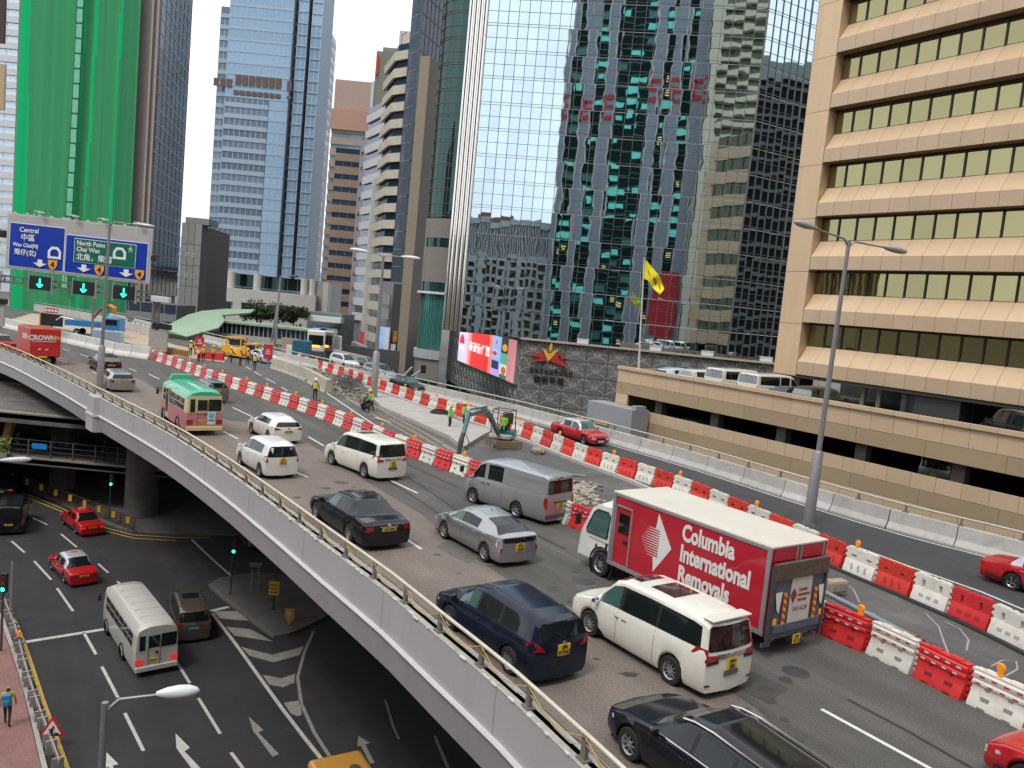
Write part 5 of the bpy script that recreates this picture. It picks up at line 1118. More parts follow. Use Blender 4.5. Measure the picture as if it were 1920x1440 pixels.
 fpatch('grille', [(-wn * .5, zn - .25), (wn * .5, zn - .25), (wn * .48, zn - .08), (-wn * .48, zn - .08)], S.get('grille', BLK)); fpatch('lower_grille', [(-wn * .6, zsill + .06), (wn * .6, zsill + .06), (wn * .55, zsill + .2), (-wn * .55, zsill + .2)], BLK)
 if S.get('fplate', 1): fpatch('front_plate', [(-.26, zn - .36), (.26, zn - .36), (.26, zn - .24), (-.26, zn - .24)], PLW, .03)
 if S.get('shark'): MB().box((L / 2 - S['shark'] * L, 0, pl(top, S['shark']) * H + .04), (.16, .03, .1), taper=.3).obj('aerial', body, t)
 if S.get('wiper'): z_ = S['wiper']; mb = MB(); mb.tube([(rear_x(0, z_) - .03, 0, z_), (rear_x(.25, z_ + .1) - .03, .28, z_ + .16)], .012, 5); mb.obj('rear_wiper', BLK, t)
 t['_S'] = 1; del t['_S']
 return t
# body kinds -------------------------------------------------------------
def kind(base, **k): d = dict(base); d.update(k); return d
WID = [(0, .80), (.02, .90), (.07, .975), (.2, 1), (.85, 1), (.95, .975), (.985, .94), (1, .90)]
MINIVAN = dict(L=4.93, W=1.85, H=1.93, wb=3.0, fo=.92, r=.345, rs=.16, rz=1.0, tum=.80, bow=.07, wid=WID,
 top=[(0, .40), (.015, .47), (.06, .52), (.16, .575), (.205, .62), (.33, .93), (.40, .985), (.6, 1.0), (.9, .985), (.985, .955), (1, .93)],
 belt=[(0, .38), (.1, .48), (.2, .55), (.45, .555), (.6, .57), (1, .60)], keys=(.19, .37, 1.1, 1.2), wins=[(.245, .40), (.425, .665), (.685, .965)], seams=[.40, .675, .19], handles=[.40, .455], blackpillar=1,
 rwin=(.82, 1.17, 1.74, .74), plate=.83, sq=1, badge=1.06, spokes=10)
HATCH = dict(L=4.32, W=1.765, H=1.45, wb=2.6, fo=.9, r=.31, rs=.55, rz=.92, tum=.72, bow=.07, wid=WID,
 top=[(0, .46), (.02, .50), (.1, .60), (.22, .665), (.255, .70), (.42, .975), (.55, 1.0), (.75, .98), (.93, .9), (.985, .87), (1, .70)],
 belt=[(0, .44), (.12, .55), (.26, .62), (.6, .655), (1, .69)], keys=(.24, .44, 1.1, 1.2), wins=[(.33, .50), (.515, .68), (.695, .80)], blackpillar=1, seams=[.29, .51, .72], handles=[.47, .66],
 rwin=(.74, .98, 1.20, .64), plate=.74, badge=.9, spokes=5)
SEDAN = dict(L=5.03, W=1.90, H=1.48, wb=2.99, fo=.86, r=.34, rs=0, tum=.70, bow=.08, wid=WID,
 top=[(0, .45), (.02, .50), (.1, .59), (.25, .655), (.275, .68), (.42, .965), (.53, 1.0), (.64, .985), (.70, .955), (.845, .72), (.87, .70), (.97, .685), (1, .62)],
 belt=[(0, .43), (.12, .54), (.28, .63), (.6, .655), (.85, .67), (1, .60)], keys=(.265, .44, .67, .855), wins=[(.34, .515), (.53, .70)], blackpillar=1, seams=[.30, .52, .725], handles=[.49, .69],
 lamps=[([(.60, .72), (.97, .70), (.97, .86), (.62, .88)], 'r', .3)], plate=.76, badge=.9, spokes=8, ptext='CW 8947')
ESTATE = dict(L=4.78, W=1.82, H=1.49, wb=2.8, fo=.85, r=.32, rs=.45, rz=.95, tum=.72, bow=.07, wid=WID,
 top=[(0, .45), (.02, .49), (.1, .585), (.24, .66), (.265, .69), (.42, .965), (.53, 1.0), (.9, .95), (.975, .90), (1, .70)],
 belt=[(0, .43), (.12, .54), (.28, .62), (.6, .65), (1, .68)], keys=(.255, .43, 1.1, 1.2), wins=[(.33, .49), (.51, .67), (.69, .89)], blackpillar=1, seams=[.29, .50, .71], handles=[.47, .67],
 rwin=(.78, 1.0, 1.3, .68), plate=.72, lamps=[([(.62, .72), (.97, .70), (.97, .9), (.66, .92)], 'r', .3)], badge=.93)
MPV = dict(L=4.59, W=1.765, H=1.62, wb=2.75, fo=.93, r=.33, rs=.28, rz=1.0, tum=.74, bow=.07, wid=WID,
 top=[(0, .42), (.02, .47), (.08, .55), (.2, .62), (.225, .64), (.40, .95), (.52, 1.0), (.85, .985), (.965, .955), (1, .93)],
 belt=[(0, .40), (.1, .50), (.22, .58), (.6, .615), (1, .66)], keys=(.21, .41, 1.1, 1.2), wins=[(.29, .455), (.475, .67), (.69, .90)], blackpillar=1, seams=[.265, .465, .69], handles=[.44, .50],
 rwin=(.80, 1.13, 1.47, .70), plate=.87, sq=1, badge=1.03, spokes=10, lamps=[([(.58, .87), (.96, .90), (.98, 1.08), (.75, 1.02)], 'r', .32)], ptext='SM|RYNC')
TAXI = dict(L=4.69, W=1.695, H=1.50, wb=2.68, fo=.82, r=.31, rs=0, tum=.76, bow=.04, wid=[(0, .88), (.02, .94), (.08, .985), (.9, .985), (.98, .95), (1, .90)],
 top=[(0, .44), (.01, .485), (.06, .56), (.25, .62), (.27, .64), (.38, .955), (.44, 1.0), (.66, .99), (.70, .955), (.795, .65), (.82, .635), (.985, .61), (1, .56)],
 belt=[(0, .42), (.08, .53), (.28, .60), (.6, .615), (.85, .615), (1, .54)], keys=(.265, .39, .69, .80), wins=[(.325, .495), (.515, .69)], seams=[.30, .505, .70], handles=[.47, .68], handlemat=CHR,
 lamps=[([(.55, .62), (.97, .60), (.97, .74), (.55, .76)], 'r', .12)], plate=.68, spokes=5, ptext='MA 319')
def SP(x, y, z=0.): return gp(x, y, z)
WH = paint('white', (.74, .73, .68)); PW = paint('pearl', (.76, .73, .64)); SV = paint('silver', (.40, .40, .41), .7, .3); SV2 = paint('van_silver', (.42, .43, .45), .6, .35); BK = paint('black', (.008, .009, .014), 0, .12); NV = paint('navy', (.008, .013, .032), .2, .15)
TR = paint('taxi_red', (.50, .012, .02), 0, .25); TS = paint('taxi_silver', (.52, .53, .55), .3, .3); MR = paint('maroon', (.05, .008, .012), .2, .2); BZ = paint('bronze', (.17, .14, .11), .6, .3); GY = paint('grey', (.20, .20, .21), .6, .3)
c_ = car('minivan', 'pearl white minivan with two sunroofs beside the red removals truck', 'minivan', kind(MINIVAN, paint=PW, glass=CGG, mirrormat=CHR, handlemat=CHR, panroof=None,
 lamps=[([(.52, .97), (.99, .94), (.99, 1.22), (.90, 1.24), (.84, 1.10), (.55, 1.08)], 'r', .42)], rear=[([(-.52, 1.0), (.52, 1.0), (.54, 1.10), (-.54, 1.10)], CHR, 'chrome_bar'), ([(.50, .90), (.97, .87), (.99, .94), (.50, .98)], BLK, 'lamp_trim'), ([(-.50, .90), (-.97, .87), (-.99, .94), (-.50, .98)], BLK, 'lamp_trim'), ([(-.92, .36), (-.70, .36), (-.72, .39), (-.92, .40)], BLK, 'reflector'), ([(.92, .36), (.70, .36), (.72, .39), (.92, .40)], BLK, 'reflector')], ptext='SW|385', plate2=1),
 SP(1100, 1192), SP(1250, 1283))
def roofpanel(t, L, H, u0, u1, w_, m_=CGL, top=None, nm='sunroof'):
 n = 4; mb = MB(); P = []
 for i in range(n + 1): s = lerp(u0, u1, i / n); P.append((L / 2 - s * L, pl(top, s) * H))
 for x, z_ in P: mb.v += [(x, -w_, z_ - .004), (x, -w_ * .5, z_ + .006), (x, w_ * .5, z_ + .006), (x, w_, z_ - .004)]
 for i in range(n):
  for j in range(3): a = i * 4 + j; mb.f.append((a, a + 1, a + 5, a + 4)); mb.m.append(0)
 return mb.obj(nm, m_, t)
roofpanel(c_, 4.93, 1.93, .385, .455, .44, mat('sunroof_red', (.06, .015, .015), .05, 0, var=0, coat=.7), MINIVAN['top']); roofpanel(c_, 4.93, 1.93, .53, .70, .46, mat('sunroof_red', (.06, .015, .015)), MINIVAN['top'])
m = MB(); m.box((-4.93 / 2 + .2, 0, 1.885), (.34, 1.36, .05)); m.obj('roof_spoiler', PW, c_, bevel=.02)
c_ = car('minivan', 'pearl white minivan with one dark sunroof beside the red and white barriers', 'minivan', kind(MINIVAN, paint=PW, glass=CGG,
 lamps=[([(.55, .97), (.99, .94), (.99, 1.22), (.90, 1.24), (.84, 1.10), (.58, 1.06)], 'r', .42)], rear=[([(-.50, 1.02), (.50, 1.02), (.5, 1.09), (-.5, 1.09)], CHR, 'chrome_bar')], ptext='VE|218', plate2=1), SP(617, 871), SP(682, 897))
roofpanel(c_, 4.93, 1.93, .46, .60, .42, CGL, MINIVAN['top'])
car('people_carrier', 'dark navy people carrier close to the cable-hung parapet rail', 'car', kind(MPV, paint=NV, glass=CGG, wiper=1.14), SP(838, 1181), SP(948, 1264))
d = Vector((-.53, .85, 0)).normalized(); Fp = SP(1172, 1425)
c_ = car('estate_car', 'glossy black estate car with chrome window line at the bottom of the picture', 'car', kind(ESTATE, paint=BK, L=4.9, W=1.88, H=1.5, spokes=8, top=[(0, .45), (.02, .49), (.1, .585), (.26, .67), (.285, .70), (.43, .965), (.53, 1.0), (.9, .95), (.975, .90), (1, .70)], keys=(.275, .44, 1.1, 1.2), panroof=(.50, .80)), Fp, Fp - d * 2.8)
for sg in (1, -1):
 mb = MB(); mb.tube([(4.9 * (.5 - u), sg * (.94 * .72 - .04), pl(ESTATE['top'], u) * 1.5 - .02) for u in (.40, .46, .55, .7, .85, .95)], .022, 6); mb.obj('roof_rail', CHR, c_)
 mb = MB(); mb.tube([(4.9 * (.5 - u), sg * .905, z_) for u, z_ in ((.29, .96), (.5, .99), (.7, 1.0), (.9, 1.02))], .014, 6); mb.obj('window_chrome', CHR, c_)
car('hatchback', 'silver hybrid hatchback with split rear window next to the silver van', 'car', kind(HATCH, L=4.46, W=1.745, H=1.49, wb=2.7, fo=.92, paint=SV, glass=CGG, top=[(0, .44), (.02, .48), (.1, .585), (.2, .66), (.225, .68), (.42, .97), (.52, 1.0), (.7, .965), (.86, .86), (.965, .75), (1, .70)], keys=(.21, .44, .72, .945), wins=[(.285, .46), (.48, .69)], seams=[.255, .47, .74], rs=.15, rz=.9,
 rwin=(.78, .86, 1.02, .80), lamps=[([(.80, .60), (.96, .58), (.99, .98), (.86, .98)], 'w', .2), ([(.80, .58), (.95, .56), (.96, .70), (.80, .70)], 'r', 0)], plate=.68, sq=1, ptext='RW|3278', badge=.83, shark=.6), SP(827, 1009), SP(906, 1054))
VAN = dict(L=4.84, W=1.88, H=2.10, wb=2.57, fo=.72, r=.32, rs=.07, rz=1.1, tum=.87, bow=.04, wid=[(0, .86), (.02, .93), (.06, .98), (.15, 1), (.93, 1), (.985, .98), (1, .96)],
 top=[(0, .40), (.02, .48), (.06, .54), (.075, .56), (.20, .92), (.26, .975), (.4, 1.0), (.95, .99), (.99, .975), (1, .95)], belt=[(0, .38), (.08, .50), (.2, .56), (1, .60)], keys=(.07, .23, 1.1, 1.2), wins=[(.125, .27), (.31, .49)], seams=[.10, .29, .505], handles=[.26, .33], handlemat=BLK,
 rwin=(.84, 1.30, 1.86, .80), plate=.78, sq=1, spokes=5, lamps=[([(.86, .70), (.98, .70), (.98, 1.18), (.86, 1.18)], 'r', .1)], ptext='VP|2172', wiper=1.78)
Fv = SP(884, 944); Rv = Fv + (SP(986, 978) - Fv).normalized() * 2.57
c_ = car('panel_van', 'silver panel van with one dark side window next to the barriers', 'van', kind(VAN, paint=SV2, rear=[([(-.42, .93), (.42, .93), (.42, .98), (-.42, .98)], BLK, 'handle_strip'), ([(-.12, 1.93), (.12, 1.93), (.12, 1.97), (-.12, 1.97)], TLR, 'brake_light'), ([(-.98, .28), (.98, .28), (.98, .46), (-.98, .46)], mat('bumper_grey', (.1, .1, .105), .5), 'rear_bumper')]), Fv, Rv)
for sg in (1,):
 mb = MB(); mb.box((-1.15, sg * .945, 1.32), (1.9, .012, .025)); mb.box((-1.15, sg * .93, 1.82), (1.9, .012, .025)); mb.obj('side_crease', SV2, c_)
mb = MB(); mb.tube([(1.95, .95, 1.15), (2.25, 1.1, 1.25), (2.3, 1.12, 1.5)], .02, 6); mb.box((2.3, 1.12, 1.45), (.08, .18, .25)); mb.obj('wing_mirror', BLK, c_)
c_ = car('saloon_car', 'large black saloon with sky reflections on its roof and boot', 'car', kind(SEDAN, paint=BK, glass=CGG, rglass=CGL, rear=[([(-.36, .84), (.36, .84), (.36, .87), (-.36, .87)], CHR, 'boot_chrome')]), SP(586, 973), SP(653, 1020))
car('compact_car', 'white compact car with tall square rear lamps next to the parapet', 'car', kind(MPV, L=3.96, W=1.695, H=1.66, wb=2.55, fo=.78, r=.30, paint=WH, glass=CGG, top=[(0, .42), (.02, .47), (.08, .55), (.17, .60), (.2, .63), (.38, .95), (.5, 1.0), (.85, .985), (.965, .955), (1, .92)], keys=(.19, .40, 1.1, 1.2), wins=[(.27, .47), (.49, .70), (.71, .86)], seams=[.23, .48, .72], rs=.14,
 rwin=(.84, 1.03, 1.50, .76), lamps=[([(.78, .80), (.98, .78), (.98, 1.06), (.84, 1.08)], 'r', .18)], plate=.83, sq=1, badge=.97, ptext='LD|3612'), SP(447, 872), SP(484, 895))
car('hatchback', 'white hatchback with slim wraparound rear lamps ahead of the compact car', 'car', kind(HATCH, paint=WH, rwin=(.80, .98, 1.22, .66), lamps=[([(.50, .84), (.98, .80), (.99, .95), (.60, .90)], 'r', .3)], plate=.72, ptext='NT 9296', shark=.7), SP(469, 813), SP(500, 829))
car('dark_hatchback', 'dark silver-roofed car half hidden behind the pink and green minibus', 'car', kind(MPV, paint=GY, W=1.75, H=1.55), pos=gp(388, 748), head=R(129))
car('estate_car', 'silver estate car with red rear lamps below the lamp post', 'car', kind(ESTATE, paint=SV, ptext='JP 1528', shark=.85), SP(179, 718), SP(204, 736))
car('wagon_car', 'dark maroon wagon with amber-lit tail in the lane before the silver estate', 'car', kind(MPV, paint=MR, H=1.56, L=4.78, lamps=[([(.35, .84), (.96, .90), (.98, 1.02), (.5, 1.0)], 'r', .3)], rwin=(.82, 1.06, 1.40, .70), rglass=mat('pale_rear_glass', (.25, .28, .3), .1), plate=.76, sq=0, ptext='TK 4073'), SP(168, 691), SP(193, 706) if False else SP(168, 691) + (SP(196, 706) - SP(168, 691)).normalized() * 2.75)
# taxis
def taxi(label, F=None, Rr=None, z=0., dark=False, **k):
 ex = dict(paint=TR, roofpaint=TS, roofj=6, lower=None); ex.update(k.pop('extra', {}))
 t = car('taxi', label, 'taxi', kind(TAXI, **ex), F, Rr, z=z, **k)
 mb = MB(); mb.box((-.05, 0, 1.54), (.16, .5, .12), taper=.8); sgn = mb.obj('roof_sign', mat('taxi_sign', (.75, .35, .3), .5), t)
 text('TAXI', .12, 'roof_sign_text', TR, sgn, (-.14, 0, 1.54), (R(90), 0, R(-90)))
 for sg in (1, -1): mb = MB(); mb.box((0, sg * .86, .36), (4.2, .03, .05)); mb.obj('side_trim', BLK, t)
 return t
LIT = [([(.55, .62), (.97, .60), (.97, .74), (.55, .76)], 'b', .12)]
taxi('red taxi with silver roof in the left street lane ahead of the white minibus', SP(94, 1069, Z), SP(117, 1093, Z), z=Z)
taxi('dark red taxi with glowing tail lamps in the shade near the round pier', SP(114, 982, Z), SP(141, 1003, Z), z=Z, extra=dict(lamps=LIT, roofpaint=None))
F3 = SP(1040, 826); taxi('red taxi with silver roof driving towards the viewer behind the digger', pos=Vector((5.0, 54.6, 0)), head=R(-56), extra=dict(glass=CGG))
taxi('red taxi with silver roof at the right edge on the far carriageway', pos=gp(1978, 1122) , head=R(-57))
taxi('red taxi whose bonnet peeps in at the bottom right corner', pos=gp(2120, 1560) , head=R(122))
taxi('red taxi with pale roof at the far left edge behind the red lorry', pos=gp(2, 655), head=R(135))
# street vehicles
car('minivan', 'bronze minivan with a sunroof beside the white minibus on the street', 'minivan', kind(MINIVAN, L=4.8, W=1.80, H=1.85, wb=2.9, paint=BZ, rear=[([(-.5, 1.0), (.5, 1.0), (.5, 1.06), (-.5, 1.06)], BZ, 'strip')], lamps=[([(.55, .95), (.99, .92), (.99, 1.12), (.58, 1.08)], 'r', .3)], sq=0, platemat=mat('teal_plate', (.08, .3, .36), .4), rwin=(.86, 1.17, 1.68, .78)), pos=gp(352, 1172, Z), head=R(119), z=Z)
roofpanel(bpy.data.objects['minivan.002'], 4.8, 1.85, .50, .66, .42, CGL, MINIVAN['top'])
c_ = car('black_van', 'black panel van at the left edge of the shaded street', 'van', kind(VAN, paint=BK, L=5.1, platemat=PLY, sq=0, ptext='GT 511'), pos=gp(22, 985, Z), head=R(118), z=Z)
car('saloon_car', 'black car with lit red brake lamps at the far left edge of the street', 'car', kind(SEDAN, paint=BK, L=4.8, lamps=[([(.60, .82), (.97, .80), (.97, .92), (.62, .92)], 'b', .2)]), pos=gp(8, 925, Z), head=R(116), z=Z)
# far carriageway traffic, coming towards the viewer
car('saloon_car', 'dark teal saloon coming along the far carriageway beyond the red and white barriers', 'car', kind(SEDAN, paint=paint('teal_black', (.02, .035, .035), .3, .2), L=4.7, W=1.8, H=1.42, glass=CGG), pos=gp(765, 733), head=R(-52))
car('off_roader', 'silver-blue off-roader behind the mid-road lamp post', 'car', kind(MPV, paint=paint('steel_blue', (.33, .37, .42), .6, .3), L=4.6, H=1.68, W=1.84), pos=gp(711, 711), head=R(-51))
car('hatchback', 'small dark car just behind the silver-blue off-roader', 'car', kind(HATCH, paint=GY), pos=gp(690, 693), head=R(-50))
car('people_carrier', 'black and white people carrier furthest back on the far carriageway', 'car', kind(MPV, paint=paint('offwhite', (.6, .62, .63)), H=1.7, roofpaint=paint('offwhite2', (.6, .62, .63))), pos=gp(645, 690), head=R(-49))
# parked on the car-park roof, tails towards the road
def parked(S, s_, o, label, nm='parked_car', cat='car', zz=3.9, hd=0.): p = fpt(PK, s_, o, zz); return car(nm, label, cat, S, pos=p, head=math.atan2(-FN.y, -FN.x) + hd, z=zz)
parked(kind(HATCH, paint=paint('pale_blue', (.45, .52, .62)), sq=0, glass=TLW), 28.6, -3.2, 'pale blue hatchback parked leftmost on the car park roof')
parked(kind(MPV, paint=paint('red_white', (.62, .6, .58)), lamps=[([(.4, .9), (.97, .9), (.97, 1.08), (.4, 1.06)], 'r', .2)], rglass=mat('pale_rear_glass', (.25, .28, .3), .1)), 25.9, -3.2, 'white car with wide red lamps parked second on the car park roof')
parked(kind(VAN, paint=WH, H=2.0, rglass=mat('pale_rear_glass', (.25, .28, .3), .1), wins=[(.12, .27), (.3, .5), (.52, .94)]), 23.2, -3.4, 'white van parked third on the car park roof', 'parked_van', 'van')
parked(kind(VAN, paint=PW, H=2.0, rglass=mat('pale_rear_glass', (.25, .28, .3), .1), wins=[(.12, .27), (.3, .5), (.52, .94)]), 20.2, -3.4, 'cream-white van with long side windows parked on the car park roof', 'parked_van', 'van')
parked(kind(SEDAN, paint=BK, H=1.42, W=1.8), 17.9, -2.8, 'black saloon parked between the cream van and the red-tailed minivan')
parked(kind(MPV, paint=paint('dark_green', (.03, .035, .033)), H=1.7, rglass=mat('pale_rear_glass', (.25, .28, .3), .1), rear=[([(-.9, .8), (.9, .8), (.9, 1.05), (-.9, 1.05)], paint('tail_white', (.6, .58, .56)), 'tail_panel')]), 15.6, -2.9, 'dark car with red lamps parked nearest the granite pier on the roof')
parked(kind(MINIVAN, paint=BK), 4.6, -4.2, 'black minivan parked under the beige tower at the right', 'parked_minivan', 'minivan', hd=.9)
parked(kind(MINIVAN, paint=SV), 8.3, -5.0, 'silver car parked deep in the dark middle deck', 'parked_minivan', 'minivan', zz=.8, hd=.2)
parked(kind(SEDAN, paint=GY), 25.5, -4, 'grey saloon in the dark deck near the car park corner', zz=.8)
# ================================================================== lorry, minibuses, trucks
def removals_truck():
 hd = R(125); f = Vector((math.cos(hd), math.sin(hd), 0)); n = Vector((f.y, -f.x, 0)); fw = SP(1122, 1080)
 W = 2.25; c = fw + n * (W / 2) - f * 2.45 * 1.055
 t = thing('removals_truck', 'white cab lorry with a red removals box body and tail lift', 'truck', c, hd)
 REDB = paint('box_red', (.50, .012, .03), 0, .35); WC = paint('cab_white', (.74, .74, .72)); AL = mat('aluminium_trim', (.5, .5, .5), .4, .7, var=.1); CRF = mat('cream_roof', (.62, .585, .50), .6, var=.08, scale=1, dirt=.35, dirtcol=(.45, .41, .33))
 x0, x1 = -3.85, 2.02; z0, z1 = .62, 2.86; hw = 1.14   # box
 m = MB(); m.box(((x0 + x1) / 2, 0, (z0 + z1) / 2), (x1 - x0, hw * 2, z1 - z0)); m.obj('box_body', REDB, t)
 m = MB(); m.box(((x0 + x1) / 2, 0, z1 + .03), (x1 - x0 + .06, hw * 2 + .06, .06)); m.obj('roof', CRF, t, bevel=.015)
 for y in (-hw, hw):
  for z_, h_ in ((z1 - .02, .09), (z0 + .03, .12)): MB().box(((x0 + x1) / 2, y * 1.006, z_), (x1 - x0 + .05, .04, h_)).obj('side_rail', AL, t)
  for x in (x0 + .05, x1 - .05): MB().box((x, y * 1.006, (z0 + z1) / 2), (.12, .045, z1 - z0)).obj('corner_post', AL, t)
 for zz, hh in (((z0 + z1) / 2 - .12, 1.78),):
  for x in (x1 - .17, x1 - .88): MB().box((x, hw + .02, zz), (.05, .04, hh)).obj('door_frame', AL, t)
  MB().box((x1 - .525, hw + .02, zz + hh / 2), (.76, .04, .05)).obj('door_frame', AL, t)
 MB().box((x1 - .55, hw + .012, 2.0), (.42, .03, .62)).obj('side_window', CGL, t); MB().box((x1 - .68, hw + .03, 1.45), (.16, .03, .1)).obj('door_handle', BLK, t)
 LW = mat('sign_white', (.78, .77, .74), .5, var=.03)
 for sg, rz in ((1, math.pi), (-1, 0)):
  y = sg * (hw + .008); cx = .08 * 1; cz = 1.83
  def S_(u, v): return (cx - u * sg if sg > 0 else cx + u, y, cz + v)
  e = thing('x', None, None); bpy.data.objects.remove(e)
  mb = MB(); q = [S_(0, .88), S_(.62, -.0), S_(0, -.88), S_(-.06, -.45), S_(.12, -.4), S_(.12, .42), S_(-.06, .40)]
  mb.v += q; mb.f += [(0, 1, 5, 6), (1, 4, 5), (1, 2, 3, 4)]; mb.m += [0] * 3
  emb = mb.obj('diamond_emblem', LW, t, fix=False)
  for i in range(12):
   v = .40 - i * .075; ww = .62 * (1 - abs(v) / .95); mb = MB(); th = .022 - .0006 * i
   mb.quad(S_(-ww + .0, v - .003), S_(.12, v - th), S_(.12, v + th), S_(-ww, v + .003)); mb.obj('emblem_bar', LW, emb, fix=False)
  for k, s_ in enumerate(('Columbia', 'International', 'Removals')):
   o = text(s_, .66, 'lettering', LW, t, (0, 0, 0), (R(90), 0, rz), sx=.72, bold=.024, align='LEFT', depth=.004)
   o.location = ((-.88 if sg > 0 else -3.2), y + sg * .004, 2.42 - k * .60)
 m = MB(); xr = x0 - .01
 for y in (-.56, .56): MB().box((xr - .01, y, 2.68), (.03, 1.0, .30)).obj('door_top', REDB, t)
 GRB = mat('lift_blue_grey', (.10, .125, .15), .6, var=.2, scale=3, dirt=.4, dirtcol=(.12, .1, .08)); RUST = mat('rusty_steel', (.12, .085, .06), .8, var=.3, scale=4, dirt=.7, dirtcol=(.17, .075, .03))
 MB().box((xr - .07, 0, 1.45), (.10, 2.14, 1.9)).obj('tail_lift', GRB, t); MB().box((xr - .13, 0, 2.29), (.12, 2.2, .42)).obj('lift_lip', RUST, t)
 for y in (-.56, .56, 0): MB().box((xr - .03, y - .4 if y else 0, 2.62), (.04, .04, .45)).obj('lock_bar', AL, t)
 for y in (-1.07, 1.07): MB().box((xr - .12, y, 1.4), (.09, .09, 2.1)).obj('lift_post', DKSTEEL, t)
 MB().box((xr - .135, 0, .78), (.1, 1.9, .2)).obj('lift_base', GRB, t)
 pnl = MB().box((xr - .14, -.05, 1.42), (.02, .86, 1.28)).obj('white_panel', mat('panel_cream', (.66, .62, .54), .5, var=.08, scale=2, dirt=.3, dirtcol=(.5, .44, .35)), t)
 RT = mat('dark_red_print', (.28, .03, .04), .5, var=0)
 mb = MB(); mb.v += [(xr - .155, .26, 1.80), (xr - .155, .12, 1.60), (xr - .155, .26, 1.38), (xr - .155, .40, 1.60)]; mb.f = [(0, 1, 2, 3)]; mb.m = [0]; mb.obj('small_diamond', RT, pnl, fix=False)
 for k, s_ in enumerate(('Columbia', 'International', 'Removals')): text(s_, .135, 'small_print', RT, pnl, (xr - .156, .08, 1.73 - k * .135), (R(90), 0, R(-90)), sx=.72, bold=.003, align='LEFT', depth=.001)
 text('2547-6228', .17, 'phone_number', RT, pnl, (xr - .156, -.05, 1.22), (R(90), 0, R(-90)), sx=.85, depth=.001)
 YS = mat('hazard_yellow', (.78, .5, .03), .4, var=0); RS_ = mat('hazard_red', (.6, .04, .02), .4, var=0)
 for y in (.60, -.68):
  st_ = MB().box((xr - .15, y, 1.22), (.015, .13, .95)).obj('hazard_strip', RS_, t)
  for k in range(5): mb = MB(); zc = .84 + k * .19; mb.v += [(xr - .162, y - .065, zc - .02), (xr - .162, y + .065, zc + .06), (xr - .162, y + .065, zc + .15), (xr - .162, y - .065, zc + .07)]; mb.f = [(0, 1, 2, 3)]; mb.m = [0]; mb.obj('yellow_band', YS, st_, fix=False)
 for y in (.86, -.93): mb = MB(); mb.v += [(xr - .145, y - .14, 1.75), (xr - .145, y + .14, 1.75), (xr - .17, y + .06, 1.3), (xr - .17, y - .04, 1.2)]; mb.f = [(0, 1, 2, 3)]; mb.m = [0]; mb.obj('white_flap', LW, t, fix=False)
 MB().box((xr - .15, .93, .98), (.02, .14, .16)).obj('amber_reflector', ORANGE, t); MB().box((xr - .15, -1.0, .98), (.02, .12, .16)).obj('amber_reflector', ORANGE, t)
 pt = MB().box((xr - .2, -.02, .42), (.02, .30, .24)).obj('number_plate', PLY, t); text('KB', .12, 'plate_text', INK, pt, (xr - .212, -.02, .48), (R(90), 0, R(-90)), bold=.004, depth=.001); text('6712', .12, 'plate_text', INK, pt, (xr - .212, -.02, .365), (R(90), 0, R(-90)), bold=.004, depth=.001)
 t.scale = (1.055, 1.055, 1.045)
 for y in (.9, -.9): MB().box((xr - .05, y, .5), (.06, .3, .16)).obj('tail_lamp', TLR, t); MB().box((xr + .05, y, .30), (.05, .35, .1)).obj('bumper_bar', GRB, t)
 MB().box(((x0 + x1) / 2, 0, .5), (x1 - x0, .9, .24)).obj('chassis', BLK, t)
 for y in (1, -1):
  MB().box((-.0, y * 1.06, .46), (2.1, .03, .05)).obj('side_guard', AL, t); MB().box((-.0, y * 1.06, .28), (2.1, .03, .05)).obj('side_guard', AL, t)
  for x in (2.45, -2.0): add_wheel(t, x, y * 1.10, .39, .26, 8)
  add_wheel(t, -2.0, y * .80, .39, .24, 8)
 cabS = [(1.98 + 0, .55), (2.02, 2.25), (2.25, 2.42), (2.95, 2.38), (3.28, 2.1), (3.55, 1.35), (3.62, .95), (3.62, .38), (3.3, .36)]
 out = [(2.06, .75), (2.06, 2.2), (2.2, 2.27), (2.95, 2.22), (3.18, 2.05), (3.48, 1.38), (3.58, 1.15), (3.60, .42), (2.98, .42)] + [(2.45 + .47 * math.cos(a), .39 + .47 * math.sin(a)) for a in [R(10 + 20 * i) for i in range(8)]] + [(2.06, .62)]
 nn = len(out); mb = MB(); vs = []
 for y, k in ((-1.02, 0), (1.02, 0)):
  for x, z_ in out: tp = max(0, (z_ - 1.3)) * .10; vs.append((x, y - math.copysign(tp, y), z_))
 mb.add(vs, [tuple(range(nn)), tuple(range(nn, 2 * nn))[::-1]] + [(i, (i + 1) % nn, nn + (i + 1) % nn, nn + i) for i in range(nn)]); cabo = mb.obj('cab', WC, t, bevel=.035)
 for sg in (1, -1):
  def sy_(z_): return sg * (1.025 - max(0, z_ - 1.3) * .10)
  mb = MB(); P = [(2.30, 1.28), (2.30, 2.0), (2.42, 2.08), (2.92, 2.06), (3.06, 1.94), (3.30, 1.36), (3.28, 1.25)]
  mb.add([(x, sy_(z_) , z_) for x, z_ in P] + [(x, sy_(z_) - sg * .03, z_) for x, z_ in P], [tuple(range(7)), tuple(range(7, 14))[::-1]] + [(i, (i + 1) % 7, 7 + (i + 1) % 7, 7 + i) for i in range(7)]); mb.obj('side_window', CGG, t)
  mb = MB(); Q = P + [P[0]]; mb.tube([(x, sy_(z_), z_) for x, z_ in Q], .022, 5); mb.obj('window_rubber', BLK, t)
  mb = MB(); mb.lathe([(.50, -.07), (.56, -.07), (.56, .04), (.50, .04)], 'y', c=(2.45, sg * 1.0, .39), seg=24); me_ = mb.obj('wheel_arch', BLK, t)
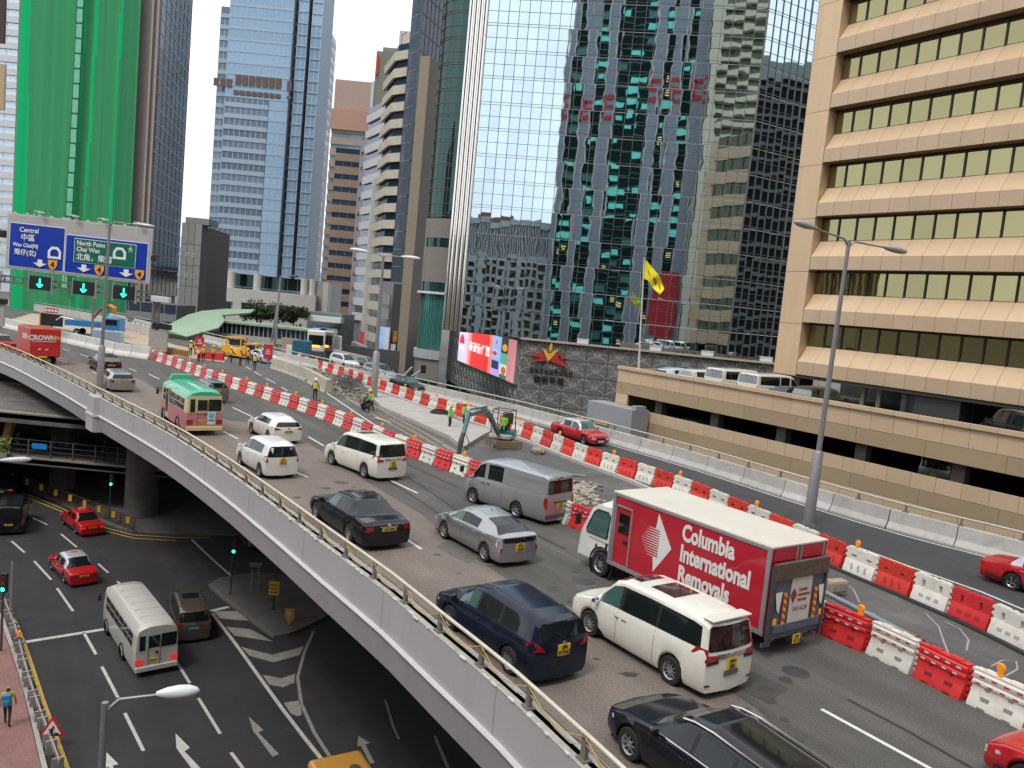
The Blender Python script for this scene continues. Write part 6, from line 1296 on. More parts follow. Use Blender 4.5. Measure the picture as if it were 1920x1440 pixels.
  mb = MB(); mb.v += [(2.75, sg * 1.032, 1.02), (2.68, sg * 1.032, .9), (2.75, sg * 1.032, .78), (2.82, sg * 1.032, .9)]; mb.f = [(0, 1, 2, 3)]; mb.m = [0]; mb.obj('door_emblem', RT, t, fix=False)
  MB().box((2.28, sg * 1.03, .98), (.06, .04, .28)).obj('door_handle', BLK, t); MB().box((2.66, sg * 1.028, 1.12), (.95, .01, .01)).obj('door_gap', SEAM, t)
  mb = MB(); mb.tube([(3.35, sg * .98, 1.9), (3.5, sg * 1.15, 1.95), (3.52, sg * 1.22, 1.7)], .02, 5); mb.box((3.5, sg * 1.24, 1.62), (.08, .18, .36)); mb.obj('wing_mirror', BLK, t)
 mb = MB(); mb.add([(3.20, -.84, 2.02), (3.20, .84, 2.02), (3.485, .95, 1.40), (3.485, -.95, 1.40), (3.23, -.84, 2.03), (3.23, .84, 2.03), (3.51, .95, 1.41), (3.51, -.95, 1.41)], [(0, 1, 2, 3), (4, 7, 6, 5), (0, 4, 5, 1), (1, 5, 6, 2), (2, 6, 7, 3), (3, 7, 4, 0)]); mb.obj('windscreen', CGG, t)
 mb = MB(); mb.add([(2.05, -.9, 2.24), (2.05, .9, 2.24), (3.0, .8, 2.22), (3.0, -.8, 2.22), (2.05, -.85, 2.84), (2.05, .85, 2.84), (2.35, .75, 2.72), (2.35, -.75, 2.72), (2.62, -.7, 2.40), (2.62, .7, 2.40)], [(0, 3, 2, 1), (0, 1, 5, 4), (4, 5, 6, 7), (7, 6, 9, 8), (8, 9, 2, 3), (0, 4, 7), (0, 7, 8), (0, 8, 3), (1, 6, 5), (1, 9, 6), (1, 2, 9)]); mb.obj('wind_deflector', WC, t, bevel=.03, smooth=40)
 MB().box((3.62, 0, .52), (.06, 2.0, .26)).obj('bumper', WC, t)
removals_truck()
def minibus(label, pos, hd, low, upper, roofc, z=0., L=6.3, bump=None, extra=True, win=CGL):
 t = thing('minibus', label, 'minibus', pos, hd); hw = 1.0; H = 2.58; x0, x1 = -L / 2, L / 2
 def ring(x, k=1., zt=H, dz=0): return [(x, s * hw * k * w_, z_) for s, w_, z_ in ((-1, .96, .30), (-1, 1., .55), (-1, 1, 1.30), (-1, .96, 2.05), (-1, .90, 2.25), (-1, .74, zt - .09), (-1, .35, zt), (1, .35, zt), (1, .74, zt - .09), (1, .90, 2.25), (1, .96, 2.05), (1, 1, 1.30), (1, 1, .55), (1, .96, .30))]
 xs = [(x0, .95, H - .12), (x0 + .1, .985, H - .04), (x0 + .4, 1, H), (x1 - 1.5, 1, H), (x1 - .8, .99, H - .04), (x1 - .42, .96, H - .22)]
 lowm, midm, rfm = MB(), MB(), MB(); R_ = [ring(x, k, zt) for x, k, zt in xs]
 fr = []
 for (x, y, z_) in ring(x1, .93, H - .35): fr.append((x1 - .1 - .38 * max(0, (z_ - 1.25)) / 1.0, y, z_))
 R_.append(fr)
 for a, b in zip(R_, R_[1:]):
  for j in range(13):
   q = [a[j], b[j], b[j + 1], a[j + 1]]; (lowm if j in (0, 12, 1, 11) else midm if j in (2, 10) else rfm).add(q, [(0, 1, 2, 3)])
  lowm.add([a[13], b[13], b[0], a[0]], [(0, 1, 2, 3)])
 for r_, m2 in ((R_[0], None), (R_[-1], None)):
  lowm.add([r_[i] for i in (0, 1, 2, 11, 12, 13)], [(0, 1, 2, 3, 4, 5)]); midm.add([r_[i] for i in (2, 3, 4, 9, 10, 11)], [(0, 1, 2, 3, 4, 5)]); rfm.add([r_[i] for i in (4, 5, 6, 7, 8, 9)], [(0, 1, 2, 3, 4, 5)])
 for nm, m2, mt in (('lower_body', lowm, low), ('window_band', midm, upper), ('roof', rfm, roofc)):
  me = m2.mesh(nm, mt); bm = bmesh.new(); bm.from_mesh(me); bmesh.ops.remove_doubles(bm, verts=bm.verts, dist=.001); bmesh.ops.recalc_face_normals(bm, faces=bm.faces); bm.to_mesh(me); bm.free(); me.polygons.foreach_set('use_smooth', [True] * len(me.polygons)); me.set_sharp_from_angle(angle=R(40)); inst(nm, me, t)
 n_w = 6; wl = (L - 1.5) / n_w
 for sg in (1, -1):
  for i in range(n_w):
   x = x1 - .95 - wl * (i + .5)
   if i == 0 and sg > 0 and extra: pass
   mb = MB(); mb.add([(x - wl * .46, sg * 1.008 * hw, 1.34), (x + wl * .46, sg * 1.008 * hw, 1.34), (x + wl * .46, sg * .972 * hw, 2.0), (x - wl * .46, sg * .972 * hw, 2.0)], [(0, 1, 2, 3)]); mb.obj('side_window', win, t, fix=False)
   MB().box((x, sg * .995 * hw, 1.68), (wl * .9, .02, .03)).obj('window_bar', CREAM if extra else GALV, t)
  for x in (x1 - 1.25, x1 - 1.25 - (3.3 if L > 5.5 else 3)): add_wheel(t, x, sg * .97, .36, .22, 6); MB().lathe([(.36, -.03), (.43, -.03), (.43, .03), (.36, .03)], 'y', c=(x, sg * 1.0, .40), seg=20).obj('wheel_arch', RIMD, t)
 if extra:
  x = x1 - 1.55; MB().box((x - .5, hw * 1.0, 1.28), (.72, .04, 1.75)).obj('folding_door', mat('door_cream', (.55, .5, .36), .5), t); MB().box((x - .5, hw * 1.025, 1.4), (.5, .02, 1.35)).obj('door_glass', CGL, t)
 xr = x0 - .012; GL2 = CGL
 MB().box((xr, .68, 1.70), (.02, .26, .72)).obj('rear_window', GL2, t, bevel=.02); MB().box((xr, .15, 1.72), (.02, .52, .60)).obj('rear_window', GL2, t, bevel=.03); MB().box((xr, -.53, 1.72), (.02, .70, .66)).obj('rear_window', GL2, t, bevel=.03)
 for y in (.40, -.14): MB().box((xr, y, 1.25), (.012, .014, 1.5)).obj('door_gap', SEAM, t)
 for y in (.80, -.80): MB().box((xr, y, .78), (.03, .34, .26)).obj('tail_lamp', TLR if extra else TLB, t)
 MB().box((x0 - .03, 0, .42), (.14, 1.94, .24)).obj('bumper', bump or low, t, bevel=.03)
 p = MB().box((xr, .18, .80), (.03, .36, .16)).obj('number_plate', PLY, t); text('LX 5104' if extra else 'PG 937', .1, 'plate_text', INK, p, (xr - .017, .18, .80), (R(90), 0, R(-90)), bold=.003, depth=.001)
 MB().box((x1 - .22, 0, 1.72), (.04, 1.6, .75), ry=-.36).obj('windscreen', CGG, t)
 for sg in (1, -1): mb = MB(); mb.tube([(x1 - .5, sg * .98, 1.9), (x1 - .25, sg * 1.14, 1.95), (x1 - .25, sg * 1.15, 1.75)], .018, 5); mb.box((x1 - .24, sg * 1.16, 1.65), (.06, .15, .3)); mb.obj('wing_mirror', BLK, t)
 return t
PK_ = paint('minibus_pink', (.58, .20, .23), 0, .35); GN = paint('minibus_green', (.07, .42, .25), 0, .35); YC = paint('minibus_cream', (.66, .58, .28), 0, .35)
Fm, Rm = SP(302, 788), SP(333, 807); hd = math.atan2((Fm - Rm).y, (Fm - Rm).x); f = Vector((math.cos(hd), math.sin(hd), 0)); n = Vector((f.y, -f.x, 0))
t = minibus('pink and cream minibus with a green roof on the flyover', Rm + n * 1.0 + f * 1.35, R(127), PK_, YC, GN, bump=YC)
mb = MB(); mb.box((2.1, 0, 2.68), (.34, 1.45, .34), taper=.8); mb.obj('route_board', GN, t, bevel=.05)
pst = MB().box((-3.18, -.35, 1.0), (.02, .44, .72)).obj('advert_panel', mat('ad_pale', (.6, .68, .72), .4), t); MB().lathe([(0, 0), (.15, 0)], 'x', c=(-3.195, -.35, 1.13), seg=16).obj('advert_disc', mat('ad_teal', (.12, .5, .52), .4), pst); MB().box((-3.195, -.35, .88), (.005, .3, .05)).obj('advert_bar', INK, pst)
text('專線小巴', .12, 'side_writing', mat('writing_red', (.45, .03, .06), .5), t, (-3.185, .15, 1.22), (R(90), 0, R(-90)), depth=.001); text('16', .12, 'seat_number', INK, t, (-3.185, .80, 1.2), (R(90), 0, R(-90)), depth=.001); MB().lathe([(0, 0), (.07, 0)], 'x', c=(-3.185, -.02, 1.22), seg=12).obj('round_vent', BLK, t)
text('PUBLIC LIGHT BUS', .16, 'roof_writing', WHITE, t, (.3, .935, 2.33), (R(62), 0, R(180)), depth=.001)
Fm, Rm = SP(196, 1184, Z), SP(231, 1242, Z); hd = math.atan2((Fm - Rm).y, (Fm - Rm).x); f = Vector((math.cos(hd), math.sin(hd), 0)); n = Vector((f.y, -f.x, 0))
WD = paint('dull_white', (.55, .53, .48), 0, .4); t = minibus('white minibus with lit red tail lamps on the shaded street', Vector((*(Rm + n * 1.0 + f * 1.5).xy, Z)), hd, WD, WD, WD, L=7.0, extra=False)
for i in range(6): MB().box((-2.4 + i * .95, 0, 2.585), (.03, 1.2, .015)).obj('roof_rib', WD, t)
MB().box((-3.5 - .03, .02, 1.18), (.02, .13, .13)).obj('rear_badge', TLR, t)
# bus showing its nose under the flyover, with an orange destination display
t = thing('city_bus', 'dark bus with an orange destination display emerging from under the flyover', 'bus', gp(432, 1030, Z), R(-62)); c = t.location.copy(); t.location = c + Vector((.5, 3.6, 0)) 
BD = paint('bus_dark', (.05, .05, .05), 0, .3); m = MB(); m.box((0, 0, 1.62), (8, 2.3, 2.75)); m.obj('body', BD, t, bevel=.12); MB().box((4.0, 0, 1.75), (.06, 2.0, 1.3)).obj('windscreen', CGG, t, bevel=.03)
MB().box((4.03, 0, 2.72), (.04, 1.7, .4)).obj('display_box', BLK, t); [MB().box((4.06, y_, 2.72 + dz), (.01, w_, .09)).obj('destination', mat('led_orange', (1, .25, .03), .4, var=0, emit=3), t) for y_, w_, dz in ((-.45, .3, .07), (-.1, .26, .07), (.3, .4, .07), (-.4, .34, -.07), (.0, .3, -.07), (.42, .26, -.07))]
MB().box((4.05, 0, .75), (.1, 2.2, .5)).obj('bumper', mat('bus_bumper', (.35, .34, .32), .4), t, bevel=.04); MB().box((4.1, 0, .62), (.03, 2.0, .08)).obj('bumper_strip', CHR, t)
for y in (.9, -.9): MB().box((4.08, y, .85), (.04, .3, .16)).obj('headlight', TLW, t)
for x in (2.4, -2.4):
 for sg in (1, -1): add_wheel(t, x, sg * 1.12, .45, .26, 6)
# yellow vehicle roof at the bottom edge
t = thing('yellow_school_bus', 'yellow vehicle roof with two round vents at the bottom edge', 'bus', gp(665, 1640, Z), R(121)); YB = paint('bus_yellow', (.55, .27, .05), 0, .45)
t.location.z = Z
m = MB(); m.box((0, 0, 1.55), (6, 2.1, 2.3), taper=.93); m.obj('body', YB, t, bevel=.15)
for y in (.35, -.35): MB().lathe([(0, .10), (.18, .09), (.22, 0)], 'z', c=(1.6, y, 2.7), seg=16).obj('roof_vent', mat('vent_dark', (.08, .07, .06), .6), t)
for x in (1.9, -1.9):
 for sg in (1, -1): add_wheel(t, x, sg * 1.02, .38, .24, 6)
for sg in (1, -1): MB().box((0, sg * 1.03, 1.9), (4.6, .05, .7)).obj('side_window', CGL, t)
# red lorry with lettering
def red_lorry():
 p = gp(104, 684); hd = R(133); f = Vector((math.cos(hd), math.sin(hd), 0)); c = p + f * 2.6 - Vector((f.y, -f.x, 0)) * .9
 t = thing('red_lorry', 'bright red box lorry lettered CROWN at the far left of the flyover', 'truck', c, hd); RB = paint('lorry_red', (.62, .02, .015), 0, .35); LW = mat('sign_white', (.78, .77, .74)); GO = mat('crown_gold', (.75, .38, .03), .4, var=0)
 MB().box((-.4, 0, 1.95), (5.0, 2.35, 2.35)).obj('box_body', RB, t, bevel=.02); MB().box((-.4, 0, .65), (5.0, .9, .3)).obj('chassis', BLK, t)
 MB().box((2.75, 0, 1.45), (1.2, 2.0, 1.9)).obj('cab', RB, t, bevel=.08); MB().box((3.36, 0, 1.8), (.04, 1.7, .7)).obj('windscreen', CGL, t)
 for x, hw_ in ((-2.96, 0),): text('CROWN', .56, 'lettering', LW, t, (-2.925, .25, 2.35), (R(90), 0, R(-90)), bold=.03, sx=.95); MB().box((-2.92, .1, 2.05), (.01, 1.9, .05)).obj('small_lettering', LW, t)
 MB().box((-2.95, -.85, 2.30), (.03, .36, .16)).obj('crown_logo', GO, t)
 for k in (-.13, 0, .13): MB().lathe([(0, .01), (.08, 0), (0, -.01)], 'x', c=(-2.96, -.85 + k, 2.45), seg=10).obj('crown_ball', GO, t)
 text('CROWN', .62, 'lettering', LW, t, (-.9, 1.19, 2.3), (R(90), 0, R(180)), bold=.03, sx=.8); MB().box((-2.0, 1.19, 2.35), (.3, .03, .3)).obj('crown_logo', GO, t)
 for y in (.45, -.1): MB().box((-2.94, y, 1.35), (.03, .22, .1)).obj('door_handle', LW, t)
 MB().box((-2.95, .2, .70), (.03, .7, .16)).obj('number_plate', PLY, t)
 for y in (.9, -.9): MB().box((-2.93, y, .72), (.03, .36, .12)).obj('tail_lamp', TLR, t)
 for x in (2.6, -1.6):
  for sg in (1, -1): add_wheel(t, x, sg * 1.08, .42, .26, 6)
red_lorry()
# ================================================================== water-filled barriers
def barrier_a(m0, m1, name):   # concave-sided with ridges (nearside row)
 P = [(.29, 0), (.285, .07), (.19, .27), (.135, .45), (.135, .50), (.165, .54), (.165, .60), (.125, .65), (.15, .70), (.15, .80), (.10, .84), (.11, .90)]
 m = MB(); prof = [(y, z_) for y, z_ in P] + [(-y, z_) for y, z_ in P[::-1]]; k = len(prof); L = .66
 vs = [(-L, y, z_) for y, z_ in prof] + [(L, y, z_) for y, z_ in prof]
 m.add(vs, [tuple(range(k)), tuple(range(k, 2 * k))[::-1]] + [(i, (i + 1) % k, k + (i + 1) % k, k + i) for i in range(k)])
 for x in (-.3, .3): m.box((x, 0, .91), (.34, .17, .05), taper=.9)
 for sx in (1, -1):
  for i in range(5): m.box((sx * (L + .03), 0, .12 + i * .165 + (.07 if sx > 0 else 0)), (.10, .15, .075))
 a = m.mesh(name, m0, smooth=30)
 s = MB()
 for sy in (1, -1):
  for x in (-.45, -.15, .15, .45): s.box((x, sy * .151, .75), (.13, .006, .045)); s.box((x + .07 if x < .4 else .52, sy * .166, .57), (.12, .006, .04))
 h = MB()
 for sy in (1, -1):
  for x in (-.28, .28): h.box((x, sy * .205, .25), (.20, .035, .09), rx=sy * .32); h.box((x, sy * .15, .52), (.12, .04, .06))
  for x in (-.3, .3): h.box((x, sy * .28, .02), (.2, .03, .05))
 return a, s.mesh('reflector', m1), h.mesh('recess_shade', mat('recess_shade_' + name, tuple(c * .35 for c in (m0.diffuse_color[:3])), .6))  # slot and notch shade: boxes in a darkened copy of the shell colour
def barrier_b(m0, name, sq=False):   # upright with two slots and three slanted recesses, their shade put in as darker boxes (far row)
 m = MB(); L = .66
 P = [(.24, 0), (.235, .12), (.11, .50)]; prof = P + [(-y, z_) for y, z_ in P[::-1]]; k = len(prof)
 m.add([(-L, y, z_) for y, z_ in prof] + [(L, y, z_) for y, z_ in prof], [tuple(range(k)), tuple(range(k, 2 * k))[::-1]] + [(i, (i + 1) % k, k + (i + 1) % k, k + i) for i in range(k)])
 ow, z0, z1 = (.13, .54, .80) if sq else (.24, .62, .72)
 xs = [-L, -.33 - ow / 2, -.33 + ow / 2, .33 - ow / 2, .33 + ow / 2, L]
 for i in (0, 2, 4): m.box(((xs[i] + xs[i + 1]) / 2, 0, .72), (xs[i + 1] - xs[i], .17, .46))
 for i in (1, 3): m.box(((xs[i] + xs[i + 1]) / 2, 0, (.5 + z0) / 2), (ow, .168, z0 - .5)); m.box(((xs[i] + xs[i + 1]) / 2, 0, (z1 + .94) / 2), (ow, .168, .94 - z1))
 for x, w_ in ((-.40, .42), (.40, .42), (0, .12)): m.box((x, 0, .96), (w_, .14, .05))
 for sx in (1, -1):
  for i in range(4): m.box((sx * (L + .03), 0, .16 + i * .2 + (.09 if sx > 0 else 0)), (.10, .15, .085))
 for sy in (1, -1):
  for x in (-.4, 0, .4): m.box((x, sy * .21, .0), (.14, .07, .05))
 h = MB()
 for sy in (1, -1):
  for x in (-.3, 0, .3): h.box((x, sy * .185, .28), (.16 if sq else .075, .03, .10 if sq else .22), rx=sy * .32, ry=0 if sq else .35)
 return m.mesh(name, m0, smooth=30), h.mesh('recess_shade', mat('recess_shade_' + name, tuple(c * .5 for c in (m0.diffuse_color[:3])), .6))
AR = barrier_a(REDM, mat('reflector_white', (.75, .72, .7), .3, var=0), 'red_shell'); AW = barrier_a(WHITEM, mat('reflector_red', (.55, .02, .04), .3, var=0), 'white_shell')
BRm = barrier_b(mat('red_orange_plastic', (.68, .045, .03), .42, var=.1, scale=3, rnd=.12, dirt=.2, dirtcol=(.5, .15, .12)), 'red_upright'); BWm = barrier_b(WHITEM, 'white_upright'); BRs = barrier_b(REDM, 'red_square', True); BWs = barrier_b(WHITEM, 'white_square', True)
lampm = MB(); lampm.box((0, 0, .05), (.12, .1, .12)); lampm.lathe([(0, -.05), (.09, -.05), (.11, 0), (.09, .05), (0, .05)], 'y', c=(0, 0, .2), seg=12); lamp_me = lampm.mesh('warning_lamp', ORANGE, smooth=40)
def put_barrier(p, h, red, kind_, i, row, lamp=False):
 c = 'red' if red else 'white'
 pts = ''
 t = thing('water_barrier', f'{c} water-filled barrier, {ORD[i + 1]} from the right end of the {row} row' if i < 14 else f'{c} plastic water-filled barrier far along the {row} row', 'barrier', (p.x, p.y, 0), h + random.uniform(-.035, .035), f'{c} barriers in the {row} row')
 if kind_ == 'a':
  a, s, q = AR if red else AW; inst('shell', a, t); stuff(inst('reflector', s, t)); stuff(inst('recess_shade', q, t)); top = .93
 else:
  a, q = {(True, 'b'): BRm, (False, 'b'): BWm, (True, 's'): BRs, (False, 's'): BWs}[(red, kind_)]; inst('shell', a, t); stuff(inst('recess_shade', q, t)); top = .97
 if lamp: inst('warning_lamp', lamp_me, t, (random.uniform(-.4, .4), 0, top))
NB = smooth_path([gp(*p) for p in [(2010, 1412), (1900, 1352), (1780, 1295), (1670, 1240), (1560, 1192), (1440, 1140), (1280, 1070), (1160, 1018), (1052, 975), (960, 925), (862, 888), (760, 850), (700, 825), (600, 782), (500, 748), (400, 715), (335, 690), (262, 665)]], 1)
for i, (p, h) in enumerate(resample(NB, 1.45, .25)): put_barrier(p, h, i % 2 == 0, 'a', i, 'nearside', lamp=(i % 3 == 1))
FB = smooth_path([gp(*p) for p in [(2010, 1262), (1900, 1206), (1820, 1168), (1700, 1116), (1580, 1066), (1460, 1012), (1300, 940), (1200, 902), (1100, 868), (975, 815), (900, 793), (800, 761), (700, 727), (640, 705), (590, 690), (555, 678)]], 1)
for i, (p, h) in enumerate(resample(FB, 1.46, .55)): put_barrier(p, h, i % 2 == 0, 's' if i < 4 else 'b', i, 'far', lamp=(i % 4 == 1))
# rubber strip beneath the nearest far barriers
m = MB(); q = [p for p in off(FB, -.42)][:22]; m.sweep([(p.x, p.y) for p in q], [(-.12, .01), (-.1, .08), (.1, .08), (.14, .01)]); tag(m.obj('rubber_strip', BLACK), 'black rubber strip laid along the foot of the far barriers', 'strip')
# ================================================================== lamps, poles, flag
def lamp_head(mb, p, dirx, L=.9, mi=0):
 d = Vector(dirx).normalized(); P = [p + d * (L * u) + Vector((0, 0, .03 - .06 * u)) for u in (0, .08, .25, .5, .75, .93, 1)]; mb.tube(P, [.05, .08, .13, .16, .15, .09, .02], 12, mi)
POLE = mat('lamp_pole', (.30, .29, .30), .5, .5, var=.12, scale=3)
HEADM = mat('lamp_head', (.42, .42, .43), .4, .3, var=.05); HEADW = mat('lamp_head_white', (.72, .72, .74), .35, 0, var=.05)
def lamp_post(label, base, top, heads, r0=.13, r1=.07, hm=None, sleeve=0, hl=.9):
 t = thing('lamp_post', label, 'street lamp', base); b0 = Vector((0, 0, 0)); tp = top - Vector(base)
 m = MB(); m.tube([b0, tp * .5, tp], [r0, (r0 + r1) / 2, r1], 12); m.obj('pole', POLE, t, smooth=50)
 if sleeve: m = MB(); m.tube([b0, tp.normalized() * sleeve, tp.normalized() * (sleeve + .12)], [r0 * 1.75, r0 * 1.65, r0 * 1.05], 14); m.box((0, 0, .05), (.5, .5, .1)); m.obj('base_sleeve', POLE, t, smooth=50)
 for hp in heads:
  q = hp - Vector(base); dd = (q - tp); L = dd.length; dn = dd.normalized(); m = MB(); m.tube([tp - Vector((0, 0, .25)), tp + dn * .3 + Vector((0, 0, .02)), q - dn * (hl * .5)], [.05, .045, .035], 8); m.obj('arm', POLE, t, smooth=50)
  m = MB(); lamp_head(m, q - dn * hl * .55, dn, hl); m.obj('lamp_head', hm or HEADM, t, smooth=60)
 return t
b = gp(1515, 985); tp = at(1592, 452, b.y); lamp_post('tall grey double-armed lamp post nearest the viewer beside the removals truck', b, tp, [at(1508, 421, b.y - 1.0), at(1680, 468, b.y + .6)], .14, .085, sleeve=3.4, hl=1.35)
b = gp(700, 750); tp = at(719, 479, b.y); lamp_post('double-armed lamp post standing in the roadworks median near the parked off-roader', b, tp, [at(672, 469, b.y), at(772, 483, b.y)], .17, .1, hm=HEADW, sleeve=4, hl=1.6)
b = at(186, 738, 53.5); tp = at(206, 416, 53.5); lamp_post('dark lamp post rising from the parapet pilaster in front of the blue road sign', b, tp, [at(272, 423, 53.5)], .13, .085, sleeve=3.2, hl=1.5)
b = gp(172, 640); tp = at(176, 550, b.y); m = MB(); m.tube([b, tp], .14, 8); o = m.obj('thin_pole', POLE); tag(o, 'short grey pole behind the dark lamp post among the white barriers', 'pole')
tz = -1.2; tp = gp(197, 1317, tz); hp = gp(338, 1297, tz + .15); b = Vector((tp.x, tp.y, ST_Z)); lamp_post('street lamp with a white head at the bottom of the picture over the lower street', b, tp, [hp], .10, .075, hm=HEADW, hl=.95)
hp = gp(33, 862, -2.0); tp = gp(-60, 868, -2.0); lamp_post('street lamp whose white head enters at the left edge by the pedestrian bridge', Vector((tp.x, tp.y, ST_Z)), tp, [hp], .12, .08, hm=HEADW, hl=1.5)
b = at(513, 668, 112); tp = at(526, 519, 112); lamp_post('far lamp post left of the concrete blocks with an arm to the right', b, tp, [at(552, 518, 112)], .2, .12, hm=DKSTEEL, hl=1.6)
b = at(509, 640, 118); tp = at(520, 572, 118); lamp_post('short far lamp post with two dark arms above the green-roofed bridge', b, tp, [at(490, 568, 118), at(532, 573, 118)], .16, .1, hm=DKSTEEL, hl=1.6)
# flag
fb = fpt(PK, 30.6, -.7, 4.8); ft = at(1208, 482, fb.y); fl = thing('flagpole', 'white flagpole at the car park corner flying a yellow flag', 'flagpole', fb)
m = MB(); m.tube([(0, 0, 0), ft - fb], [.09, .05], 8); m.obj('pole', mat('flagpole_white', (.62, .58, .55), .5), fl, smooth=50); m = MB(); m.lathe([(0, -.12), (.12, 0), (0, .12)], c=ft - fb + Vector((0, 0, .1)), seg=10); m.obj('finial', DKSTEEL, fl, smooth=50)
YF = mat('flag_yellow', (.85, .72, .02), .7, var=.05, emit=.05); m = MB(); A_ = [at(x, y, fb.y) - fb for x, y in ((1211, 487), (1205, 520), (1217, 527), (1235, 551), (1245, 540), (1240, 522), (1226, 505))]
NU, NV_ = 14, 8
def fpt2(u, v):
 top = [at(x, y, fb.y) - fb for x, y in ((1211, 487), (1222, 500), (1234, 515), (1240, 525), (1246, 541))]; bot = [at(x, y, fb.y) - fb for x, y in ((1205, 521), (1217, 527), (1222, 536), (1228, 544), (1236, 553))]
 k = min(3, int(u * 4)); f_ = u * 4 - k; a = top[k].lerp(top[k + 1], f_); b_ = bot[k].lerp(bot[k + 1], f_); q = a.lerp(b_, v); q.y += .22 * math.sin(u * 9 + v * 3) * u; return q
for i in range(NU + 1):
 for j in range(NV_ + 1): m.v.append(tuple(fpt2(i / NU, j / NV_)))
for i in range(NU):
 for j in range(NV_):
  a = i * (NV_ + 1) + j; m.f.append((a, a + 1, a + NV_ + 2, a + NV_ + 1)); m.m.append(0)
flg = m.obj('flag', YF, fl, smooth=60)
def onflag(pts, mt, nm):
 mb = MB(); vs = []
 for u, v in pts: q = fpt2(u, v); vs.append((q.x, q.y - .04, q.z))
 mb.add(vs, [tuple(range(len(vs)))]); mb.obj(nm, mt, flg, fix=False)
FRD = mat('flag_dark_red', (.25, .02, .02), .6); FBK = mat('flag_dark', (.08, .07, .03), .6)
for u0, v0 in ((.42, .38), (.55, .42)): onflag([(u0, v0), (u0 + .09, v0 + .02), (u0 + .09, v0 + .28), (u0, v0 + .26)], FRD, 'flag_emblem')
onflag([(.12, .35), (.2, .5), (.26, .62), (.24, .66), (.16, .52)], FBK, 'flag_writing'); onflag([(.78, .3), (.9, .5), (.88, .6), (.76, .45)], FBK, 'flag_writing'); onflag([(.45, .15), (.62, .2), (.62, .24), (.45, .19)], FBK, 'flag_writing')
